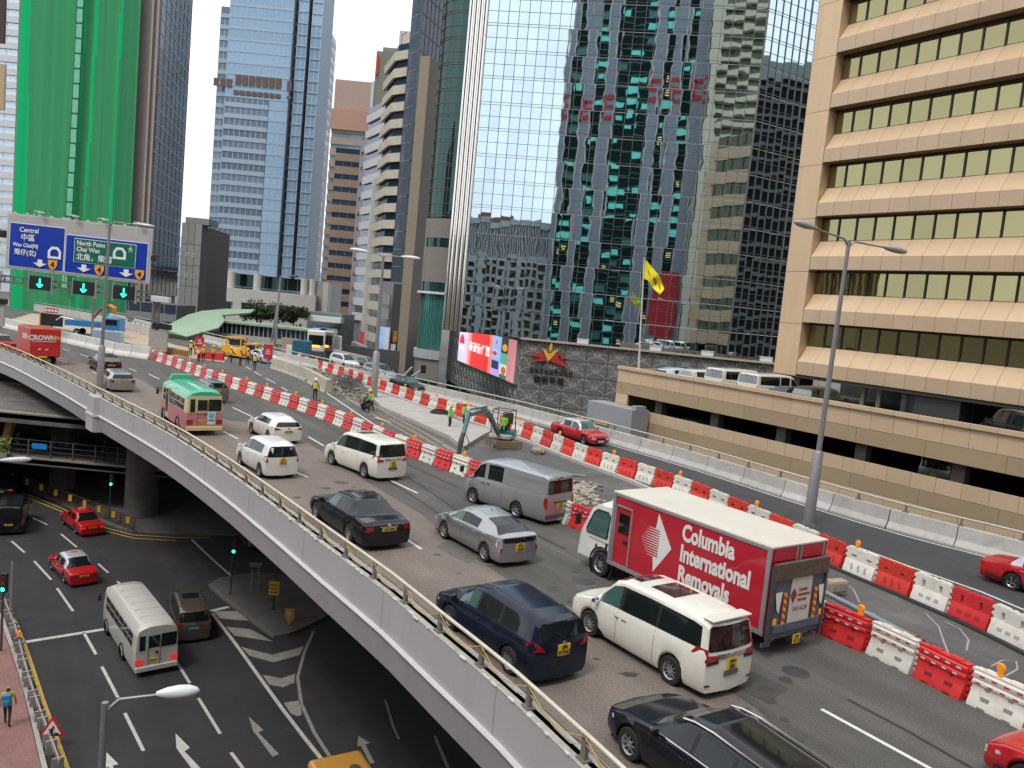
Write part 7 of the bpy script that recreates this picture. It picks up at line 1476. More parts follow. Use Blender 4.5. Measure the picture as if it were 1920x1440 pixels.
# ================================================================== road-sign gantry
def gantry():
 Y = 88.; t = thing('road_sign_gantry', 'overhead gantry with blue and green lane signs and three green arrow signals', 'road sign')
 c = at(147, 465, Y); t.location = c; t.rotation_euler = (0, R(1.1), R(-2)); k = Y / 1480 * 1.005
 def L(x, y): # picture offsets at this distance, in the board's own plane
  dx, dy = x - 147, y - 465; a = R(6.5); return ((dx * math.cos(a) + dy * math.sin(a)) * k, (dx * math.sin(a) - dy * math.cos(a)) * k)
 SG = mat('sign_grey', (.42, .40, .39), .5, var=.06); SB = mat('sign_blue', (.0, .035, .36), .4, var=.03); SGN = mat('sign_green', (.0, .13, .075), .4, var=.03); SW = mat('sign_lettering', (.78, .8, .82), .4, var=0); OR = mat('shield_orange', (.8, .38, .04), .4, var=0); STL = mat('gantry_steel', (.16, .15, .14), .6, .3, var=.2)
 def rect(x0, y0, x1, y1, y, th, m_, nm, bv=0): mb = MB(); mb.box(((x0 + x1) / 2, y, (y0 + y1) / 2), (abs(x1 - x0), th, abs(y1 - y0))); return mb.obj(nm, m_, t, bevel=bv or None)
 bl, br_ = L(8, 0)[0], L(285, 30)[0]; W2 = 137 * k
 rect(-W2, -3.1, W2, 3.0, .1, .25, mat('sign_frame', (.55, .53, .50), .5), 'board_frame'); rect(-W2 + .12, -2.98, W2 - .12, 2.88, .06, .25, SG, 'board')
 x1, x2, x3, x4 = -W2 + .45, -W2 + 6.6, -W2 + 6.85, W2 - .35
 for nm, a, b_, z0, z1 in (('blue_panel', x1, x2, -2.75, 1.95), ('blue_panel', x3, x4, -2.75, .75 + .55)):
  rect(a - .08, z0 - .08, b_ + .08, z1 + .08, -.04, .1, SW, 'panel_border'); rect(a, z0, b_, z1, -.07, .1, SB, nm)
 gx0, gx1 = x3 + 1.0, x4 - 1.3; rect(gx0 - .06, -1.56, gx1 + .06, 1.06, -.10, .1, SW, 'panel_border'); rect(gx0, -1.5, gx1, 1.0, -.13, .1, SGN, 'green_panel')
 def tx(s_, x, z_, sz, sx=1., al='CENTER', y=-.2): text(s_, sz, 'sign_text', SW, t, (x, y, z_), (R(90), 0, 0), sx=sx, bold=.012, align=al, depth=.01)
 m1 = x1 + 2.5; tx('Central', m1 - .3, 1.3, .72); tx('中區', m1 - .4, .45, .82); tx('Wan Chai(N)', m1 - .62, -.38, .58, .9); tx('灣仔(北)', m1 - .62, -1.2, .70)
 tx('North Point', gx0 + .25, .55, .72, .9, 'LEFT'); tx('Chai Wan', gx0 + .25, -.12, .72, .9, 'LEFT'); tx('北角，柴灣', gx0 + .25, -.98, .82, 1, 'LEFT')
 def tunnel(x, z_, s_=1.):
  O = [(-.95, -.8), (-.95, .25), (-.45, .85), (.45, .85), (.95, .25), (.95, -.8)]; I = [(-.58, -.48), (-.6, .1), (-.3, .5), (.3, .5), (.6, .1), (.58, -.48)]
  mb = MB(); mb.v += [(x + a * s_, -.21, z_ + b_ * s_) for a, b_ in O + I]; mb.f += [(i, (i + 1) % 6, 6 + (i + 1) % 6, 6 + i) for i in range(6)]; mb.m += [0] * 6; mb.obj('tunnel_symbol', SW, t, fix=False)
 tunnel(x2 - .95, -.85, .8); tunnel(gx1 - 1.75, -.1, .78)
 def arr(x, z_): mb = MB(); mb.v += [(x + a, -.2, z_ + b_) for a, b_ in ((-.28, .45), (.28, .45), (.28, .05), (.8, .05), (0, -.38), (-.8, .05), (-.28, .05))]; mb.f.append(tuple(range(7))); mb.m.append(0); mb.obj('lane_arrow', SW, t, fix=False)
 def shd(x, z_):
  mb = MB(); mb.v += [(x + a, -.21, z_ + b_) for a, b_ in ((-.52, .5), (.52, .5), (.52, 0), (.3, -.42), (0, -.6), (-.3, -.42), (-.52, 0))]; mb.f.append(tuple(range(7))); mb.m.append(0); s_ = mb.obj('route_shield', OR, t, fix=False)
  text('4', .85, 'route_number', INK, s_, (x, -.23, z_ - .02), (R(90), 0, 0), bold=.03, depth=.005)
 for ax, sx_ in ((m1 + 1.1, x2 - 1.1), (x3 + 2.2, x3 + 3.95), (x3 + 7.0, x3 + 8.5)): arr(ax, -2.2 if ax > 0 or True else 0); shd(sx_, -2.15)
 mb = MB(); q = gx1 - .55; mb.box((q, -.2, .55), (.5, .02, .06)); mb.box((q, -.2, .7), (.06, .02, .4)); mb.box((q - .1, -.2, .35), (.06, .02, .4), ry=.4); mb.box((q + .1, -.2, .35), (.06, .02, .4), ry=-.4); mb.obj('expressway_symbol', SW, t)
 zb = -4.35; 
 for z_ in (zb - .3, zb + .35): MB().box((0, .3, z_), (2 * W2 + 3.6, .22, .2)).obj('beam', STL, t)
 for i in range(17): x = -W2 - .2 + i * (2 * W2 + .4) / 16; MB().box((x, .3, zb), (.1, .14, .6)).obj('truss_post', STL, t)
 for i in range(9): x = -W2 + 1 + i * 1.9; MB().box((x, .25, -3.5), (.08, .08, .9)).obj('hanger', GALV, t)
 GRN = mat('signal_green', (.02, 1., .62), .4, var=0, emit=2.6)
 for x in (L(73, 524)[0], L(156, 532)[0], L(232, 540)[0]):
  rect(x - 1.15, zb - .75, x + 1.15, zb + .75, -.05, .35, BLK, 'signal_box')
  for dx in (-1.3, 1.3): MB().box((x + dx, -.05, zb), (.12, .3, 2.1)).obj('signal_bracket', GALV, t)
  mb = MB(); mb.box((x, -.25, zb + .15), (.13, .03, .75)); mb.box((x - .16, -.25, zb - .28), (.45, .03, .14), ry=R(45)); mb.box((x + .16, -.25, zb - .28), (.45, .03, .14), ry=R(-45)); mb.obj('green_arrow', GRN, t)
 for i, x in enumerate((-5.2, -1.3, 2.0, 6.0)): m = MB(); m.tube([(x, 0, 3.0), (x, 0, 3.5), (x + .9, -.4, 3.5)], .04, 5); m.box((x + 1.1, -.5, 3.4), (.6, .3, .16)); m.obj('board_lamp', mat('board_lamp', (.6, .62, .55), .5), t)
 for i in range(12): MB().box((-W2 + .8 + i * 1.38, .05, 3.1), (.3, .2, .14)).obj('top_bracket', mat('board_lamp', (.6, .62, .55), .5), t)
 MB().box((-W2 - 1.6, 0, -3.9), (2.1, 1.0, .95)).obj('camera_cabinet', mat('cabinet_grey', (.6, .6, .6), .5), t, bevel=.05); MB().box((W2 + 1.5, 0, -4.6), (2.0, .7, .65)).obj('camera_cabinet', mat('cabinet_grey', (.6, .6, .6), .5), t, bevel=.05)
 MB().box((W2 + .35, .1, -.2), (.5, .4, .5)).obj('detector', BLK, t); MB().box((-W2 - .55, .1, .6), (.6, .5, .8)).obj('detector', BLK, t)
 for x in (W2 + .6, W2 + 1.1, -W2 - .9): MB().box((x, .4, (-3.2 - c.z) / 2 - .5), (.28, .28, c.z - 3.2)).obj('gantry_leg', STL if x > 0 else GALV, t)
 rect(W2 + .55, -10.4, W2 + 2.6, -8.0, -.1, .3, mat('panel_back', (.38, .36, .33), .6), 'sign_back'); rect(W2 + .9, -7.9, W2 + 2.9, -7.3, -.1, .5, BLK, 'cabinet_top')
gantry()
t = thing('grey_cabinet_sign', 'grey panel on a post with a dark cap at the extreme left edge', 'sign'); p = at(4, 585, 78); t.location = p; MB().box((-.4, 0, -.3), (1.3, .2, 2.2)).obj('panel', mat('panel_back', (.38, .36, .33)), t); MB().box((-.3, 0, 1.05), (1.4, .5, .5)).obj('cap', BLK, t); MB().box((-.1, .1, -3.5), (.14, .14, 5)).obj('post', GALV, t)
# ================================================================== people
def person(label, pos, hd, shirt, trousers, hat=None, vest=None, pose='stand', h=1.7, group=None, pack=None, hair=(.02, .015, .012), skin=(.35, .2, .13)):
 t = thing('person', label, 'person', pos, hd, group); k = h / 1.72; lean = {'bend': .75, 'sit': .05, 'push': .22}.get(pose, 0.); st = .16 if pose in ('walk', 'push') else .0
 V_, E_2, Rr = [], [], []
 def v(x, y, z_, r): V_.append(Vector((x, y, z_)) * k); Rr.append(r * k); return len(V_) - 1
 def e(*ix):
  for a, b_ in zip(ix, ix[1:]): E_2.append((a, b_))
 hz = .95 if pose != 'sit' else .52
 def up(d, y=0., fx=0.): return (math.sin(lean) * d + fx * math.cos(lean), y, hz + math.cos(lean) * d - fx * math.sin(lean))
 pel = v(0, 0, hz, .135); wa = v(*up(.16), .125); ch = v(*up(.36), .155); nk = v(*up(.53), .058); hd0 = v(*up(.62, 0, .01), .085); hd1 = v(*up(.73, 0, .015), .082); ns = v(*up(.65, 0, .11), .016); e(pel, wa, ch, nk, hd0, hd1); e(hd0, ns)
 for s in (1, -1):
  f = st * s
  if pose == 'sit': hp = v(.02, .1 * s, hz - .02, .09); kn = v(.42, .13 * s, hz - .02, .07); an = v(.46, .12 * s, .10, .045); to = v(.62, .13 * s, .04, .035)
  else: hp = v(.0, .09 * s, hz - .08, .092); kn = v(f * .6 + .03, .10 * s, .50, .064); an = v(f * 1.2 - .02, .10 * s, .09, .044); to = v(f * 1.2 + .15, .12 * s, .035, .035)
  e(pel, hp, kn, an, to)
  sh = v(*up(.46, .19 * s), .062)
  if pose == 'phone' and s > 0: el = v(.08, .25 * s, 1.14, .043); ha = v(.25, .16 * s, 1.22, .034)
  elif pose in ('push', 'sit', 'bend', 'work'): q = up(.22, .26 * s, .14); el = v(*q, .043); q = up(.05 if pose != 'bend' else .12, .18 * s, .42); ha = v(*q, .033)
  else: el = v(-.02 - f * .3, .27 * s, 1.12, .043); ha = v(.05 - f * .5, .28 * s, .88, .033)
  e(ch, sh, el, ha)
  d_ = (V_[ha] - V_[el]).normalized(); side = Vector((0, 1, 0)).cross(d_).normalized()
  for q in range(4): fg = V_[ha] + d_ * (.085 + .01 * (q in (1, 2))) * k + side * (q - 1.5) * .02 * k + Vector((0, -s * .012, 0)); V_.append(fg); Rr.append(.010); E_2.append((ha, len(V_) - 1))
  th = V_[ha] + d_ * .045 * k + side * .045 * k; V_.append(th); Rr.append(.011); E_2.append((ha, len(V_) - 1))
 me = bpy.data.meshes.new('tmp'); me.from_pydata(V_, E_2, []); o = bpy.data.objects.new('tmp', me); COL.objects.link(o); md = o.modifiers.new('s', 'SKIN'); md.use_smooth_shade = True
 for i, sv in enumerate(me.skin_vertices[0].data): sv.radius = (Rr[i], Rr[i] * (1.15 if i in (1, 2) else 1)); sv.use_root = (i == 0)
 sb = o.modifiers.new('b', 'SUBSURF'); sb.levels = 1; sb.render_levels = 1
 dg = bpy.context.evaluated_depsgraph_get(); m2 = bpy.data.meshes.new_from_object(o.evaluated_get(dg)); bpy.data.objects.remove(o)
 ms = [mat('cloth_%.2f_%.2f_%.2f' % shirt, shirt, .85, var=.15, scale=6), mat('cloth_%.2f_%.2f_%.2f' % trousers, trousers, .85, var=.15, scale=6), mat('skin_tone', skin, .6, var=.05), mat('shoe', (.03, .028, .025), .7), mat('hair_%.2f' % hair[0], hair, .7)]
 m2.materials.clear(); [m2.materials.append(x) for x in ms]
 hands = [V_[i] for i in range(len(V_)) if abs(Rr[i] - .033 * k) < 1e-4 or abs(Rr[i] - .034 * k) < 1e-4]; nkp = V_[nk]; hc = V_[hd1]
 for p in m2.polygons:
  c = p.center; mi = 0
  if c.z < hz * k - .04 and not (pose in ('bend', 'sit', 'work', 'push') and any((c - q).length < .25 for q in hands)): mi = 1
  if c.z < .085 * k: mi = 3
  if any((c - q).length < .10 for q in hands): mi = 2
  if (c - nkp).dot(hc - nkp) > .0: mi = 2
  if (c - nkp).dot(hc - nkp) > 0 and (c - hc).length < .2 and (c.z > hc.z + .02 or (c - hc).x < -.035): mi = 4
  p.material_index = mi
 m2.name = 'body'; b_ = inst('body', m2, t)
 if vest:
  vm = mat('vest_%.2f_%.2f_%.2f' % vest, vest, .7, var=.08, emit=.08); mb = MB(); n = 12; vs = []
  for d_, rx, ry in ((.03, .15, .185), (.2, .155, .185), (.38, .175, .215), (.49, .13, .2)):
   for i in range(n): a = 2 * math.pi * i / n; q = up(d_, math.sin(a) * ry, math.cos(a) * rx); vs.append(Vector(q) * k)
  mb.add(vs, [(j * n + i, j * n + (i + 1) % n, (j + 1) * n + (i + 1) % n, (j + 1) * n + i) for j in range(3) for i in range(n)]); vo = mb.obj('vest', vm, t, smooth=60)
  mb = MB(); vs = []
  for d_ in (.15, .20):
   for i in range(n): a = 2 * math.pi * i / n; q = up(d_, math.sin(a) * .194, math.cos(a) * .164); vs.append(Vector(q) * k)
  mb.add(vs, [(i, (i + 1) % n, n + (i + 1) % n, n + i) for i in range(n)]); mb.obj('reflective_band', mat('band_silver', (.6, .6, .58), .4), vo)
 if hat:
  mb = MB(); q = Vector(up(.76, 0, .01)) * k; mb.lathe([(.165, -.015), (.135, .0), (.13, .05), (.10, .10), (.05, .13), (0, .135)], c=q, seg=14); mb.obj('hard_hat', mat('hat_%.2f_%.2f' % hat[:2], hat, .35, var=.03), t, smooth=60)
 if pack: mb = MB(); mb.box(Vector((-.24, 0, 1.24)) * k, (.2, .32, .46)); mb.box(Vector((-.35, 0, 1.14)) * k, (.08, .24, .22)); mb.obj('backpack', mat('pack_blue', pack, .7), t, bevel=.05)
 return t
DKC = (.02, .022, .035); YV = (.62, .55, .03); OV = (.75, .28, .02); GV = (.2, .62, .04); YH = (.8, .5, .02); WHt = (.75, .75, .72)
def wk_(label, x, y, hd, z=0, **k): p = gp(x, y, z); return person(label, p, R(hd), k.pop('shirt', DKC), k.pop('trousers', DKC), group=None, **k)
wk_('worker in a white hard hat and yellow vest standing alone on the closed lane', 590, 751, -80, shirt=(.06, .05, .045), vest=YV, hat=WHt)
p_ = wk_('worker in green sleeves and yellow helmet moving a black bundle by the slab end', 696, 774, 190, shirt=(.12, .4, .06), vest=YV, hat=YH, pose='push')
bd = gp(682, 770); m = MB(); 
for i in range(9): m.box((bd.x + random.uniform(-.25, .25), bd.y + random.uniform(-.2, .2), .25 + random.uniform(0, .75)), (.35, .3, .35), random.random() * 3, rx=random.random(), ry=random.random())
tag(m.obj('black_bundle', BLACK, bevel=.04), 'black plastic bundle on a trolley held by the green-sleeved worker', 'bundle')
wk_('worker in a green vest holding tools beside the coiled hose', 842, 806, -20, shirt=(.12, .42, .06), vest=GV, hat=YH, pose='work', trousers=(.02, .03, .08))
wk_('worker behind the digger arm in a pale green vest', 868, 800, 0, shirt=(.3, .35, .28), vest=GV, hat=YH, pose='work')
wk_('worker in a dark jacket with a yellow backpack-like vest nearest the yellow paver', 477, 694, 100, vest=YV, hat=WHt, shirt=(.03, .035, .03))
wk_('worker with an orange and white vest in front of the yellow paver', 450, 686, 60, vest=OV, hat=(.25, .27, .33), pose='work')
wk_('worker stooping over the road left of the yellow paver', 420, 676, 200, vest=OV, hat=YH, pose='bend', shirt=(.7, .3, .03))
wk_('worker in a bright orange jacket facing away beside the stooping one', 399, 679, 90, vest=OV, hat=YH, shirt=(.75, .32, .02))
wk_('worker in an orange jacket with reflective belt by the red plastic barrier', 381, 678, 100, vest=OV, hat=YH, shirt=(.7, .35, .02))
wk_('worker in a yellow-green vest at the end of the timber trestles', 357, 668, 110, vest=YV, hat=WHt)
wk_('worker half hidden behind the one in the yellow-green vest', 366, 665, 70, vest=YV, hat=YH)
wk_('pedestrian in a yellow jacket with a blue backpack on the pink pavement', 13, 1360, 112, z=Z + .14, shirt=(.55, .36, .03), trousers=(.045, .04, .055), pose='walk', pack=(.02, .22, .45))
wk_('worker in an orange vest crouched by the red road sign near the trestles', 372, 680, 150, vest=OV, hat=YH, pose='bend', shirt=(.6, .28, .03))
wk_('worker in a yellow vest between the stooping worker and the paver', 433, 681, 40, vest=YV, hat=WHt, pose='work')
wk_('worker in an orange vest right behind the large yellow paver', 464, 684, 120, vest=OV, hat=YH)
# ================================================================== mini digger with a breaker
def digger():
 C = gp(940, 836); t = thing('mini_digger', 'teal mini digger with dozer blade breaking the road with a hydraulic breaker', 'digger', C, 0)
 TL = paint('digger_teal', (.02, .16, .20), 0, .4); TR_ = mat('muddy_track', (.20, .16, .11), .9, var=.25, scale=5); MUD = mat('muddy_steel', (.23, .165, .12), .8, var=.25, scale=4, dirt=.5, dirtcol=(.32, .22, .15)); PG = mat('pale_cover', (.45, .43, .40), .6)
 T_ = gp(857, 868) - C; ua = math.atan2(T_.y, T_.x); D = math.hypot(T_.x, T_.y)
 ha = math.atan2((gp(931, 843) - gp(905, 827)).y, (gp(931, 843) - gp(905, 827)).x)
 def W(x, y, z_, a): return (x * math.cos(a) - y * math.sin(a), x * math.sin(a) + y * math.cos(a), z_)
 for s in (1, -1):
  mb = MB(); pr = [(-.95, .22), (-.85, .06), (-.7, 0), (.7, 0), (.85, .06), (.95, .22), (.85, .42), (.7, .48), (-.7, .48), (-.85, .42)]; n = len(pr)
  vs = [W(x, s * .62 - .17, z_, ha) for x, z_ in pr] + [W(x, s * .62 + .17, z_, ha) for x, z_ in pr]; mb.add(vs, [tuple(range(n)), tuple(range(n, 2 * n))[::-1]] + [(i, (i + 1) % n, n + (i + 1) % n, n + i) for i in range(n)])
  tr = mb.obj('track', TR_, t)
  for i in range(11): x = -.7 + i * .14; mb = MB(); mb.box(W(x, s * .62, .50, ha), (.05, .36, .03), ha); mb.obj('track_pad', MUD, tr)
  for x in (-.72, 0, .72): mb = MB(); q = W(x, s * .80, .24, ha); mb.lathe([(0, .02), (.16, .02), (.18, -.02)], 'z', seg=12); w_ = mb.obj('track_roller', MUD, tr); w_.location = q; w_.rotation_euler = (R(90), 0, ha + math.pi)
 MB().box(W(0, 0, .38, ha), (.9, .9, .25), ha).obj('undercarriage', MUD, t)
 MB().box(W(1.35, 0, .33, ha), (.07, 1.75, .46), ha).obj('blade', MUD, t, bevel=.02); 
 for s in (.3, -.3): MB().box(W(1.0, s, .33, ha), (.7, .09, .1), ha).obj('blade_arm', MUD, t)
 hb = ua
 up_ = MB(); up_.prism([W(x, y, 0, hb)[:2] for x, y in ((-.85, -.45), (-.65, -.72), (.55, -.72), (.75, -.4), (.75, .4), (.55, .72), (-.65, .72), (-.85, .45))], .56, .78); up_.obj('deck', PG, t, bevel=.03)
 up_ = MB(); up_.prism([W(x, y, 0, hb)[:2] for x, y in ((-.88, -.5), (-.6, -.76), (.1, -.76), (.1, .76), (-.6, .76), (-.88, .5))], .70, 1.02); up_.obj('engine_cover', TL, t, bevel=.05)
 MB().box(W(-.15, .05, 1.18, hb), (.5, .5, .28), hb).obj('seat', BLK, t, bevel=.05); MB().box(W(-.42, .05, 1.5, hb), (.12, .5, .6), hb).obj('seat_back', BLK, t, bevel=.05)
 MB().box(W(.42, -.35, 1.05, hb), (.35, .35, .6), hb).obj('side_console', PG, t, bevel=.04)
 FR = mat('canopy_steel', (.06, .045, .045), .5)
 for x, y in ((-.6, -.62), (-.6, .62), (.5, -.62), (.5, .62)): mb = MB(); mb.tube([W(x, y, .9, hb), W(x * .95, y * .95, 2.32, hb)], .035, 6); mb.obj('canopy_post', FR, t)
 for a, b_ in (((-.6, -.62), (-.6, .62)), ((-.6, .62), (.5, .62)), ((.5, .62), (.5, -.62)), ((.5, -.62), (-.6, -.62))): mb = MB(); mb.tube([W(a[0] * .95, a[1] * .95, 2.32, hb), W(b_[0] * .95, b_[1] * .95, 2.32, hb)], .035, 6); mb.obj('canopy_rail', FR, t)
 MB().box(W(-.52, .1, 1.75, hb), (.06, .7, .7), hb).obj('rear_guard', FR, t)
 for y in (-.2, .3): mb = MB(); mb.tube([W(.35, y, .8, hb), W(.42, y, 1.45, hb)], .02, 6); mb.obj('lever', BLK, t)
 P = lambda d_, z_, o=0.: W(d_, o, z_, ua)
 def beam(pts, wd, m_, nm, th):
  for (a, b_), (h0, h1) in zip(zip(pts, pts[1:]), zip(th, th[1:])):
   A_, B_ = Vector(P(*a)), Vector(P(*b_)); ln = (B_ - A_); s_ = Vector((-math.sin(ua), math.cos(ua), 0)) * wd / 2; u_ = ln.normalized().cross(s_.normalized()); mb = MB()
   vs = [A_ + s_ + u_ * h0, A_ - s_ + u_ * h0, A_ - s_ - u_ * h0, A_ + s_ - u_ * h0, B_ + s_ + u_ * h1, B_ - s_ + u_ * h1, B_ - s_ - u_ * h1, B_ + s_ - u_ * h1]
   mb.add(vs, [(0, 1, 2, 3), (4, 7, 6, 5), (0, 4, 5, 1), (1, 5, 6, 2), (2, 6, 7, 3), (3, 7, 4, 0)]); mb.obj(nm, m_, t, bevel=.02)
 dx = D / 83.
 beam([(.75, .85), (D * .36, 2.15), (D * .50, 2.62), (D * .86, 2.55)], .22, TL, 'boom', [.12, .15, .15, .09])
 beam([(D * .84, 2.75), (D * .93, 1.45)], .2, TL, 'stick', [.13, .1])
 mb = MB(); mb.tube([P(.85, 1.0), P(D * .40, 2.0)], .05, 8); mb.obj('boom_ram', CHR, t); mb = MB(); mb.tube([P(D * .45, 2.78), P(D * .82, 2.85)], .05, 8); mb.obj('stick_ram', DKSTEEL, t)
 mb = MB(); mb.tube([P(D * .93, 1.6), P(D * .955, 1.2), P(D * .985, .45)], [.12, .16, .13], 8); mb.obj('breaker', mat('breaker_steel', (.06, .055, .05), .6), t); mb = MB(); mb.tube([P(D * .985, .5), P(D, .0)], [.05, .03], 8); mb.obj('breaker_point', DKSTEEL, t)
 mb = MB(); mb.tube([P(D * .9, 1.5, .1), P(D * .84, 1.0, .15), P(D * .88, .7, .15), P(D * .94, .9, .1)], .025, 6); mb.obj('hose', BLK, t)
 pz = Vector(W(-.1, .05, .82, hb)) + C; person('digger driver in a green vest seated under the canopy', pz, hb, (.2, .4, .05), DKC, hat=(.05, .04, .05), vest=GV, pose='sit', h=1.65)
digger()
# ================================================================== roadworks: median slab, debris, blocks
def gslab(pts, z0, z1, m_, name, label=None, cat=None):
 mb = MB(); mb.prism([gp(*p).xy[:] for p in pts], z0, z1); o = mb.obj(name, m_)
 return tag(o, label, cat) if label else struct(o)
SLB = mat('median_concrete', (.40, .375, .34), .85, var=.15, scale=.8, dirt=.4, dirtcol=(.27, .25, .22), bump=.2, bscale=12)
gslab([(690, 735), (760, 757), (860, 795), (925, 812), (905, 822), (868, 846), (842, 824), (770, 792), (715, 768), (700, 752)], 0, .26, SLB, 'median_slab')
kb = MB(); P = smooth_path([gp(*p) for p in [(640, 712), (720, 738), (800, 768), (900, 800), (975, 826), (1080, 868), (1180, 905), (1300, 960), (1420, 1015)]], 2); kb.sweep([(p.x, p.y) for p in P], [(-.22, 0), (-.22, .18), (.02, .18), (.02, 0)]); struct(kb.obj('median_kerb', CONCL))
TRN = mat('broken_ground', (.26, .22, .17), .95, var=.35, scale=3, bump=.8, bscale=8, dirt=.4, dirtcol=(.38, .35, .3))
mb = MB(); P = smooth_path([gp(*p) for p in [(560, 692), (600, 712), (640, 735), (690, 762), (730, 785), (780, 812), (830, 842), (880, 868), (940, 893), (1010, 915), (1080, 940)]], 1.)
mb.sweep([(p.x, p.y) for p in P], [(-.75, .012), (-.4, .05), (0, .08), (.4, .05), (.75, .012)], closed=False); struct(mb.obj('trench_ground', TRN, fix=False))
steel = mat('old_steel', (.25, .22, .19), .6, .4, var=.3, scale=5)
for i, (o_, r_, a, b_) in enumerate(((.1, .055, .15, .62), (.35, .05, .4, .99), (-.25, .05, .35, .8), (.55, .045, .5, .99), (-.05, .04, .55, .97))):
 q = off(P, o_); q = q[int(len(q) * a):int(len(q) * b_)]; mb = MB(); mb.tube([(p.x, p.y, .13) for p in q], r_, 6); tag(mb.obj('old_rail', steel), ['pale pipe lying along the broken trench nearest the slab', 'long dark steel rail in the trench running under the silver van', 'rusty bar lying on the street side of the trench', 'dark rail on the median side of the trench by the digger', 'thin steel bar between the two long rails'][i], 'pipe')
# debris
rg = random.Random(12)
dm = MB(); fr = [gp(*p) for p in [(640, 712), (625, 712), (650, 722), (668, 735), (690, 748)]]
for i in range(420):
 u = rg.random() * (len(P) - 1) * .45; k = int(u); q = P[k].lerp(P[k + 1], u - k); sz = rg.uniform(.05, .28); dm.box((q.x + rg.gauss(.3, .8), q.y + rg.gauss(.2, .8), rg.uniform(.02, .28)), (sz * rg.uniform(.5, 1.6), sz, sz * .6), rg.random() * 6, rx=rg.random(), ry=rg.random())
tag(dm.obj('rubble', mat('rubble', (.30, .265, .22), .9, var=.4, scale=6)), kind='stuff')
dm = MB()
for i in range(260):
 q = gp(rg.gauss(652, 14), rg.gauss(722, 8)); a = rg.random() * 6; dm.tube([(q.x, q.y, rg.uniform(.1, .3)), (q.x + math.cos(a) * .6, q.y + math.sin(a) * .6, rg.uniform(.3, .9))], .025, 4)
tag(dm.obj('brush_heap', mat('grey_brush', (.12, .115, .10), .9, var=.4, scale=5)), kind='stuff')
dm = MB()
for i in range(150):
 q = gp(rg.uniform(1060, 1110) + rg.gauss(0, 15), rg.uniform(905, 950)); sz = rg.uniform(.05, .3); dm.box((q.x, q.y, .06), (sz * 1.5, sz, .06), rg.random() * 6, rx=rg.random() * .5)
tag(dm.obj('works_litter', mat('works_litter', (.35, .3, .24), .9, var=.5, scale=5)), kind='stuff')
def plank(px, py, L, a, col, label, z_=.06): q = gp(px, py); o = MB().box((q.x, q.y, z_), (L, .25, .05), a, ry=.03).obj('board', mat('board_%.2f' % col[0], col, .8, var=.15)); tag(o, label, 'board')
plank(1075, 912, 1.6, -.2, (.55, .5, .42), 'pale timber board among the litter behind the silver van'); plank(600, 718, 2.6, -.9, (.5, .47, .42), 'pale plank leaning at the end of the concrete blocks', .35); plank(1083, 893, .9, .1, (.2, .28, .22), 'small green board lying on the closed carriageway'); plank(720, 790, 2.2, -.8, (.45, .4, .32), 'timber plank in the trench by the green-sleeved worker'); plank(678, 752, 1.8, -.3, (.5, .44, .36), 'timber plank on the rubble behind the black bundle')
q = gp(1010, 850); mb = MB()
for i in range(5): mb.box((q.x + rg.gauss(0, .2), q.y + rg.gauss(0, .15), .18), (.45, .35, .3), rg.random() * 3, rx=rg.random(), ry=rg.random())
tag(mb.obj('cement_sack', mat('sack', (.33, .28, .21), .9, var=.3, scale=8), bevel=.06), 'heap of grey-brown sacks by the white barrier right of the digger', 'sacks')
q = gp(825, 775, .28); mb = MB()
for i in range(5): mb.tube([(q.x + (.75 - i * .06) * math.cos(a), q.y + (.55 - i * .05) * math.sin(a), .32 + .05 * i) for a in [k * .35 for k in range(19)]], .04, 5)
tag(mb.obj('hose_coil', BLACK), 'coiled black hose lying on the pale median slab', 'hose')
# steel pipe with valve by the nearside barriers
a_, b_ = gp(1545, 1110, .75), gp(1706, 1192, .75); mb = thing('water_pipe', 'grey steel pipe with a brass valve end above the white barriers at the right', 'pipe'); m = MB(); m.tube([a_, b_], .085, 10); m.obj('pipe', mat('pipe_grey', (.27, .29, .32), .5, .3, var=.1), mb, smooth=50); d_ = (b_ - a_).normalized(); m = MB(); m.tube([b_, b_ + d_ * .25], .12, 10); m.tube([b_ + d_ * .25, b_ + d_ * .42], .09, 10); m.obj('valve', mat('brass_dirty', (.25, .13, .07), .5, .4), mb, smooth=50); m = MB(); m.tube([b_ + d_ * .35, b_ + d_ * .8 + Vector((0, 0, .1)), b_ + d_ * 1.25 + Vector((.1, 0, -.05)), b_ + d_ * 1.4 + Vector((.1, 0, -.6))], .03, 6); m.obj('blue_hose', mat('hose_blue', (.03, .07, .16), .5), mb, smooth=50); m = MB(); m.tube([b_, Vector((b_.x, b_.y, 0))], .03, 6); m.tube([a_, Vector((a_.x, a_.y, 0))], .03, 6); m.obj('stand', GALV, mb)
q = gp(1598, 1120); tag(MB().box((q.x - .6, q.y, .35), (.8, .4, .45), .4).obj('sandbag_block', mat('sack', (.33, .28, .21)), bevel=.1), 'covered block beside the pipe behind the removals truck', 'block')
# chalk-like splashes
mk2 = MB()
for pts in ([(1570, 1085), (1600, 1105), (1612, 1130)], [(1735, 1150), (1760, 1175), (1770, 1205), (1778, 1225)], [(1770, 1165), (1800, 1180), (1816, 1200), (1812, 1220)], [(1858, 1250), (1880, 1238), (1905, 1240), (1908, 1255), (1885, 1268)], [(1570, 1125), (1610, 1140), (1640, 1152)], [(1100, 880), (1130, 890)], [(1150, 950), (1120, 970)]):
 edge_line(pts, .05, mk2, .010)
struct(mk2.obj('slurry_trace', mat('slurry', (.34, .33, .32), .9, var=.3, scale=8), fix=False))
